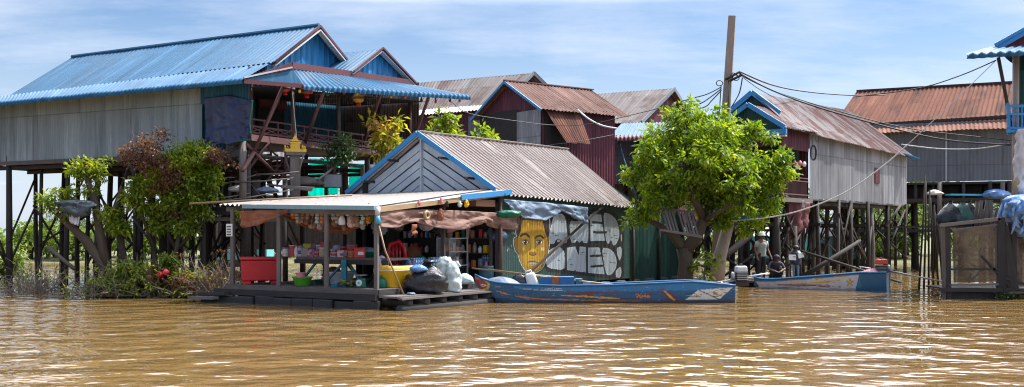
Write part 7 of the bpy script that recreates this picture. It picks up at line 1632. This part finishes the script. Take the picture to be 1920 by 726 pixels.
q = V(b2) + V((.13, -.3, .92)); one(MB().prism([q + V((-.1, 0, -.12)), q + V((.1, 0, -.06)), q + V((.06, .03, .1)), q + V((-.13, .03, .06))], (0, .006, 0)), 'paper_sheet', M['paper'], 'white paper sheet held by the child, the tilted right one', 'paper')
# crouching figure in dark clothes
b3 = (P(1454, 520, 38.8).x, 38.8, .23)
def crouch():
    j = {}; e = []; m = {}
    def J(n, x, y, z, r): j[n] = (V((x, y, z)), r)
    J('pelvis', 0, .12, .24, (.17, .14)); J('waist', 0, .08, .38, (.17, .13)); J('chest', 0, -.04, .56, (.19, .14)); J('neckb', 0, -.1, .66, (.1, .08)); J('neck', 0, -.13, .7, .055); J('headb', 0, -.17, .77, (.08, .085)); J('head', 0, -.18, .85, (.075, .08))
    for a, b, mt in (('pelvis', 'waist', 'vest'), ('waist', 'chest', 'vest'), ('chest', 'neckb', 'vest'), ('neckb', 'neck', 'skin'), ('neck', 'headb', 'skin'), ('headb', 'head', 'skin')): e.append((a, b)); m[a, b] = mt
    for s, sg in (('L', -1), ('R', 1)):
        J('hip' + s, .11 * sg, .06, .22, .1); J('knee' + s, .2 * sg, -.24, .44, .075); J('ankle' + s, .16 * sg, -.05, .07, .05); J('toe' + s, .17 * sg, -.2, .035, .04); J('sh' + s, .2 * sg, -.05, .62, .07); J('el' + s, .3 * sg, -.2, .42, .05); J('wrist' + s, .12 * sg, -.36, .36, .035)
        for a, b, mt in (('pelvis', 'hip' + s, 'trousers'), ('hip' + s, 'knee' + s, 'trousers'), ('knee' + s, 'ankle' + s, 'trousers'), ('ankle' + s, 'toe' + s, 'black'), ('neckb', 'sh' + s, 'vest'), ('sh' + s, 'el' + s, 'vest'), ('el' + s, 'wrist' + s, 'skin')): e.append((a, b)); m[a, b] = mt
        n0 = len(e); hand(j, e, s, j['wrist' + s][0], j['wrist' + s][0] - j['el' + s][0], sg, m)
        for a, b in e[n0:]: m[a, b] = 'skin'
    def ex(t):
        c = V(b3) + V((0, -.18, .81)); face(t, c, (0, -1, -.2), .09); MB().lathe(c + V((0, .01, .0)), [(.1, 0), (.115, .04), (.1, .1), (.05, .13), (.005, .14)], 16, 1, 1.1).build('cap', M['vest'], t, smooth=True)
    person('person in dark clothes crouching between the man and the child', j, e, m, b3, ex)
crouch()

# ================================================================ far shore
fb = MB(); N = 40
for k in range(N):
    x0, x1 = -160 + k * 8, -152 + k * 8; fb.quad((x0, 70 + 2 * math.sin(k), -.1), (x1, 70 + 2 * math.sin(k + 1), -.1), (x1, 78, .35), (x0, 78, .35)); fb.quad((x0, 78, .35), (x1, 78, .35), (x1 * 3, 900, 1.2), (x0 * 3, 900, 1.2))
so = NT('shore_soil'); nz = so.noise(so.obj(), .6, 6, .6); so.principled(Base_Color=so.mix(so.ramp(nz, .35, .65), (.07, .1, .02), (.16, .13, .07)), Roughness=.95)
fo_ = fb.build('far_bank', so.m); fo_['kind'] = 'structure'
kinds = []
for k, (lm, lb) in enumerate((('leaf_far', 'sunlit yellow green tree on the far bank behind the stilts'), ('leaf_fardark', 'darker green tree on the far bank behind the stilts'), ('leaf_far', 'low bright shrub on the far bank behind the stilts'))):
    hgt = (5.5, 6.5, 2.2)[k]; r = (2.6, 2.8, 1.6)[k]; rg = random.Random(40 + k)
    bb = [(rg.uniform(-r, r) * .7, rg.uniform(-r, r) * .6, hgt * rg.uniform(.35, .85), r * rg.uniform(.4, .62)) for _ in range(9)]
    kinds.append(plant('far_tree' if k < 2 else 'far_shrub', lb, 'tree' if k < 2 else 'shrub', (0, 0, 0), [([V((0, 0, -.2)), V((.1, 0, hgt * .3)), V((0, .1, hgt * .7))], [.2, .16, .06])], bb, 130, 11, .55, .42, lm, group=('sunlit trees on the far bank', 'darker trees on the far bank', 'shrubs on the far bank')[k], seed=60 + k, twig=.15))
used = [False] * 3
def far_tree(k, x, y, sc, rz):
    o = kinds[k] if not used[k] else copy_tree(kinds[k]); used[k] = True
    o.location = (x, y, .25); o.scale = (sc, sc, sc * random.uniform(.85, 1.15)); o.rotation_euler = (0, 0, rz)
rt = random.Random(77)
for k in range(24): far_tree(0 if rt.random() < .45 else 1, 9 + k * 1.85 + rt.uniform(-.8, .8), 76 + rt.uniform(0, 12), rt.uniform(.75, 1.15), rt.uniform(0, 6.28))
for k in range(12): far_tree(0 if rt.random() < .5 else 1, -20 + k * 2.3 + rt.uniform(-.8, .8), 78 + rt.uniform(0, 9), rt.uniform(.7, 1.0), rt.uniform(0, 6.28))
for k in range(18): far_tree(2, -48 + k * 2.2 + rt.uniform(-.8, .8), 73 + rt.uniform(0, 6), rt.uniform(.7, 1.1), rt.uniform(0, 6.28))
for k in range(12): far_tree(2, 14 + k * 2.8 + rt.uniform(-.8, .8), 72.5 + rt.uniform(0, 3), rt.uniform(.6, .9), rt.uniform(0, 6.28))
for k in range(7): far_tree(1, -54 + k * 2.6 + rt.uniform(-.8, .8), 112 + rt.uniform(0, 15), rt.uniform(.5, .8), rt.uniform(0, 6.28))
for x, y, Y, w, lb in ((1556, 490, 62, 3.2, 'white and turquoise floating hut on the far water behind the silver house stilts'), (447, 470, 60, 4.0, 'turquoise walled floating hut far behind the red ice box'), (1425, 492, 64, 2.4, 'turquoise floating hut far behind the man in the hard hat')):
    q = P(x, y, Y); q.z = .1; t = thing('floating_hut', lb, 'hut', q); MB().box(q, w, 2, .4).build('raft', M['dark_wood'], t); MB().box(q + V((0, 0, .4)), w * .9, 1.8, 1.3).build('wall', M['aqua_far'], t)
    MB().prism([q + V((-w * .55, -1.1, 1.7)), q + V((w * .55, -1.1, 1.7)), q + V((w * .5, 0, 2.5)), q + V((-w * .5, 0, 2.5))], (0, .06, .05)).build('roof', M['wall_white'], t); MB().prism([q + V((-w * .55, 1.1, 1.7)), q + V((w * .55, 1.1, 1.7)), q + V((w * .5, 0, 2.5)), q + V((-w * .5, 0, 2.5))], (0, .0, .05)).build('roof', M['wall_white'], t)
    for dx in (-.2, .22): MB().box(q + V((w * dx, -.92, .7)), w * .18, .05, .6).build('window', M['dark'], t)
# ================================================================ water, sky, sun, camera
GLOW, ADDED_BANK = 16.0, 48.0
SUN_AZ, SUN_EL = 70.0, 57.0          # degrees right of straight ahead, and above the horizon
wt = NT('muddy_water'); ps = wt.pos()
def ripple(scale, stretch, seed, det=2.0, rough=.5):
    v = wt.n('VectorMath', _set=dict(operation='ADD'), i0=wt.scale(ps, (scale * stretch[0], scale * stretch[1], 1)), i1=(seed, seed * 1.7, 0)); return wt.noise(v, 1.0, det, rough)
h = wt.math('MULTIPLY', ripple(1.2, (.95, 1.0), 3, 0.5), .115)
h = wt.math('ADD', h, wt.math('MULTIPLY', ripple(3.2, (.85, 1.0), 9, 1.0), .038))
h = wt.math('ADD', h, wt.math('MULTIPLY', ripple(9, (.8, 1.0), 5, 1.0), .0045))
bm = wt.n('Bump', Strength=1.0, Distance=1.0, Height=h)
mud = wt.noise(wt.scale(ps, (.12, .3, 1)), 1.0, 4, .6)
wt.principled(Base_Color=wt.mix(mud, (.16, .095, .032), (.19, .118, .045)), Roughness=.04, IOR=1.4, Normal=bm)
wmb = MB(); wmb.quad((-900, -30, 0), (900, -30, 0), (900, 1500, 0), (-900, 1500, 0)); wo = wmb.build('water', wt.m); wo['kind'] = 'structure'

w = bpy.data.worlds.new('World'); SC.world = w; w.use_nodes = True; nt = w.node_tree; nt.nodes.clear()
class WT(NT):
    def __init__(s, tree): s.t = tree
W_ = WT(nt)
out = nt.nodes.new('ShaderNodeOutputWorld'); bg = nt.nodes.new('ShaderNodeBackground'); nt.links.new(bg.outputs[0], out.inputs[0])
sky = nt.nodes.new('ShaderNodeTexSky'); sky.sky_type = 'NISHITA'; sky.sun_disc = False; sky.sun_elevation = math.radians(SUN_EL); sky.sun_rotation = math.radians(SUN_AZ); sky.air_density = 1.0; sky.dust_density = 1.2; sky.ozone_density = 1.5
g = W_.n('TexCoord', _o=0); sp = nt.nodes.new('ShaderNodeSeparateXYZ'); nt.links.new(g, sp.inputs[0])
zc = W_.math('MAXIMUM', sp.outputs[2], .02); k = W_.math('DIVIDE', 1.0, W_.math('ADD', zc, .12))
cv = W_.n('CombineXYZ', X=W_.math('MULTIPLY', sp.outputs[0], k), Y=W_.math('MULTIPLY', sp.outputs[1], k), Z=0.)
cl = W_.noise(W_.scale(cv, (.7, 1.2, 1)), 1.0, 7, .62); cl2 = W_.noise(W_.n('VectorMath', _set=dict(operation='ADD'), i0=W_.scale(cv, (.35, .5, 1)), i1=(4.3, 2.1, 0)), 1.0, 4, .55)
cl3 = W_.noise(W_.scale(cv, (1.3, 2.3, 1)), 1.0, 7, .62)
cf = W_.ramp(W_.math('ADD', W_.math('ADD', W_.math('MULTIPLY', cl, .4), W_.math('MULTIPLY', cl2, .35)), W_.math('MULTIPLY', cl3, .3)), .44, .68)
hz = W_.ramp(sp.outputs[2], .21, .03)
cf = W_.math('MAXIMUM', cf, W_.math('MULTIPLY', hz, .75))
cloudc = (7.0, 7.5, 8.6)
skb = W_.n('VectorMath', _set=dict(operation='MULTIPLY'), i0=sky.outputs[0], i1=(.72, .9, 1.1))
mx = W_.mix(W_.math('MULTIPLY', cf, .85), skb, cloudc)
sdir = (math.sin(math.radians(SUN_AZ)) * math.cos(math.radians(SUN_EL)), math.cos(math.radians(SUN_AZ)) * math.cos(math.radians(SUN_EL)), math.sin(math.radians(SUN_EL)))
dt = W_.math('MAXIMUM', W_.n('VectorMath', _o=1, _set=dict(operation='DOT_PRODUCT'), i0=g, i1=sdir), 0.)
gl_ = W_.math('MULTIPLY', W_.math('MULTIPLY', W_.math('POWER', dt, 2.2), W_.ramp(sp.outputs[2], .2, .34)), GLOW)          # unseen glow round the sun, added to brighten the water glints
bk_ = (math.sin(math.radians(14)) * math.cos(math.radians(32)), math.cos(math.radians(14)) * math.cos(math.radians(32)), math.sin(math.radians(32)))
db = W_.math('MAXIMUM', W_.n('VectorMath', _o=1, _set=dict(operation='DOT_PRODUCT'), i0=g, i1=bk_), 0.)
gb_ = W_.math('MULTIPLY', W_.math('MULTIPLY', W_.math('POWER', db, 4.0), W_.ramp(sp.outputs[2], .21, .33)), W_.math('MULTIPLY', W_.math('ADD', .35, W_.ramp(cl, .38, .62)), ADDED_BANK))   # made-up bright cloud bank above the view, added for glints on the water
gl_ = W_.math('ADD', gl_, gb_)
mx = W_.n('VectorMath', _set=dict(operation='ADD'), i0=mx, i1=W_.n('CombineXYZ', X=gl_, Y=gl_, Z=W_.math('MULTIPLY', gl_, 1.04)))
nt.links.new(mx, bg.inputs[0]); bg.inputs[1].default_value = .066

sd = bpy.data.lights.new('sun', 'SUN'); sd.energy = 3.6; sd.angle = math.radians(.6); sd.color = (1, .95, .87); so_ = bpy.data.objects.new('sun', sd); COL.objects.link(so_)
az, el = math.radians(SUN_AZ), math.radians(SUN_EL); dv = V((math.sin(az) * math.cos(el), math.cos(az) * math.cos(el), math.sin(el))); so_.rotation_euler = dv.to_track_quat('Z', 'Y').to_euler(); so_.location = dv * 60

cd = bpy.data.cameras.new('camera'); co = bpy.data.objects.new('camera', cd); COL.objects.link(co); SC.camera = co
co.location = (0, 0, H); co.rotation_euler = (math.pi / 2, 0, 0); cd.sensor_width = 36; cd.lens = 36 * F / 1920; cd.shift_y = (CY - 363) / 1920; cd.clip_end = 3000; cd.clip_start = .1
vs_ = SC.view_settings; vs_.view_transform = 'Standard'; vs_.look = 'None'; vs_.exposure = 1.08; vs_.gamma = 1.0; vs_.use_curve_mapping = False
SC.cycles.max_bounces = 8; SC.cycles.transparent_max_bounces = 8; SC.cycles.use_denoising = True; SC.cycles.filter_width = 1.15
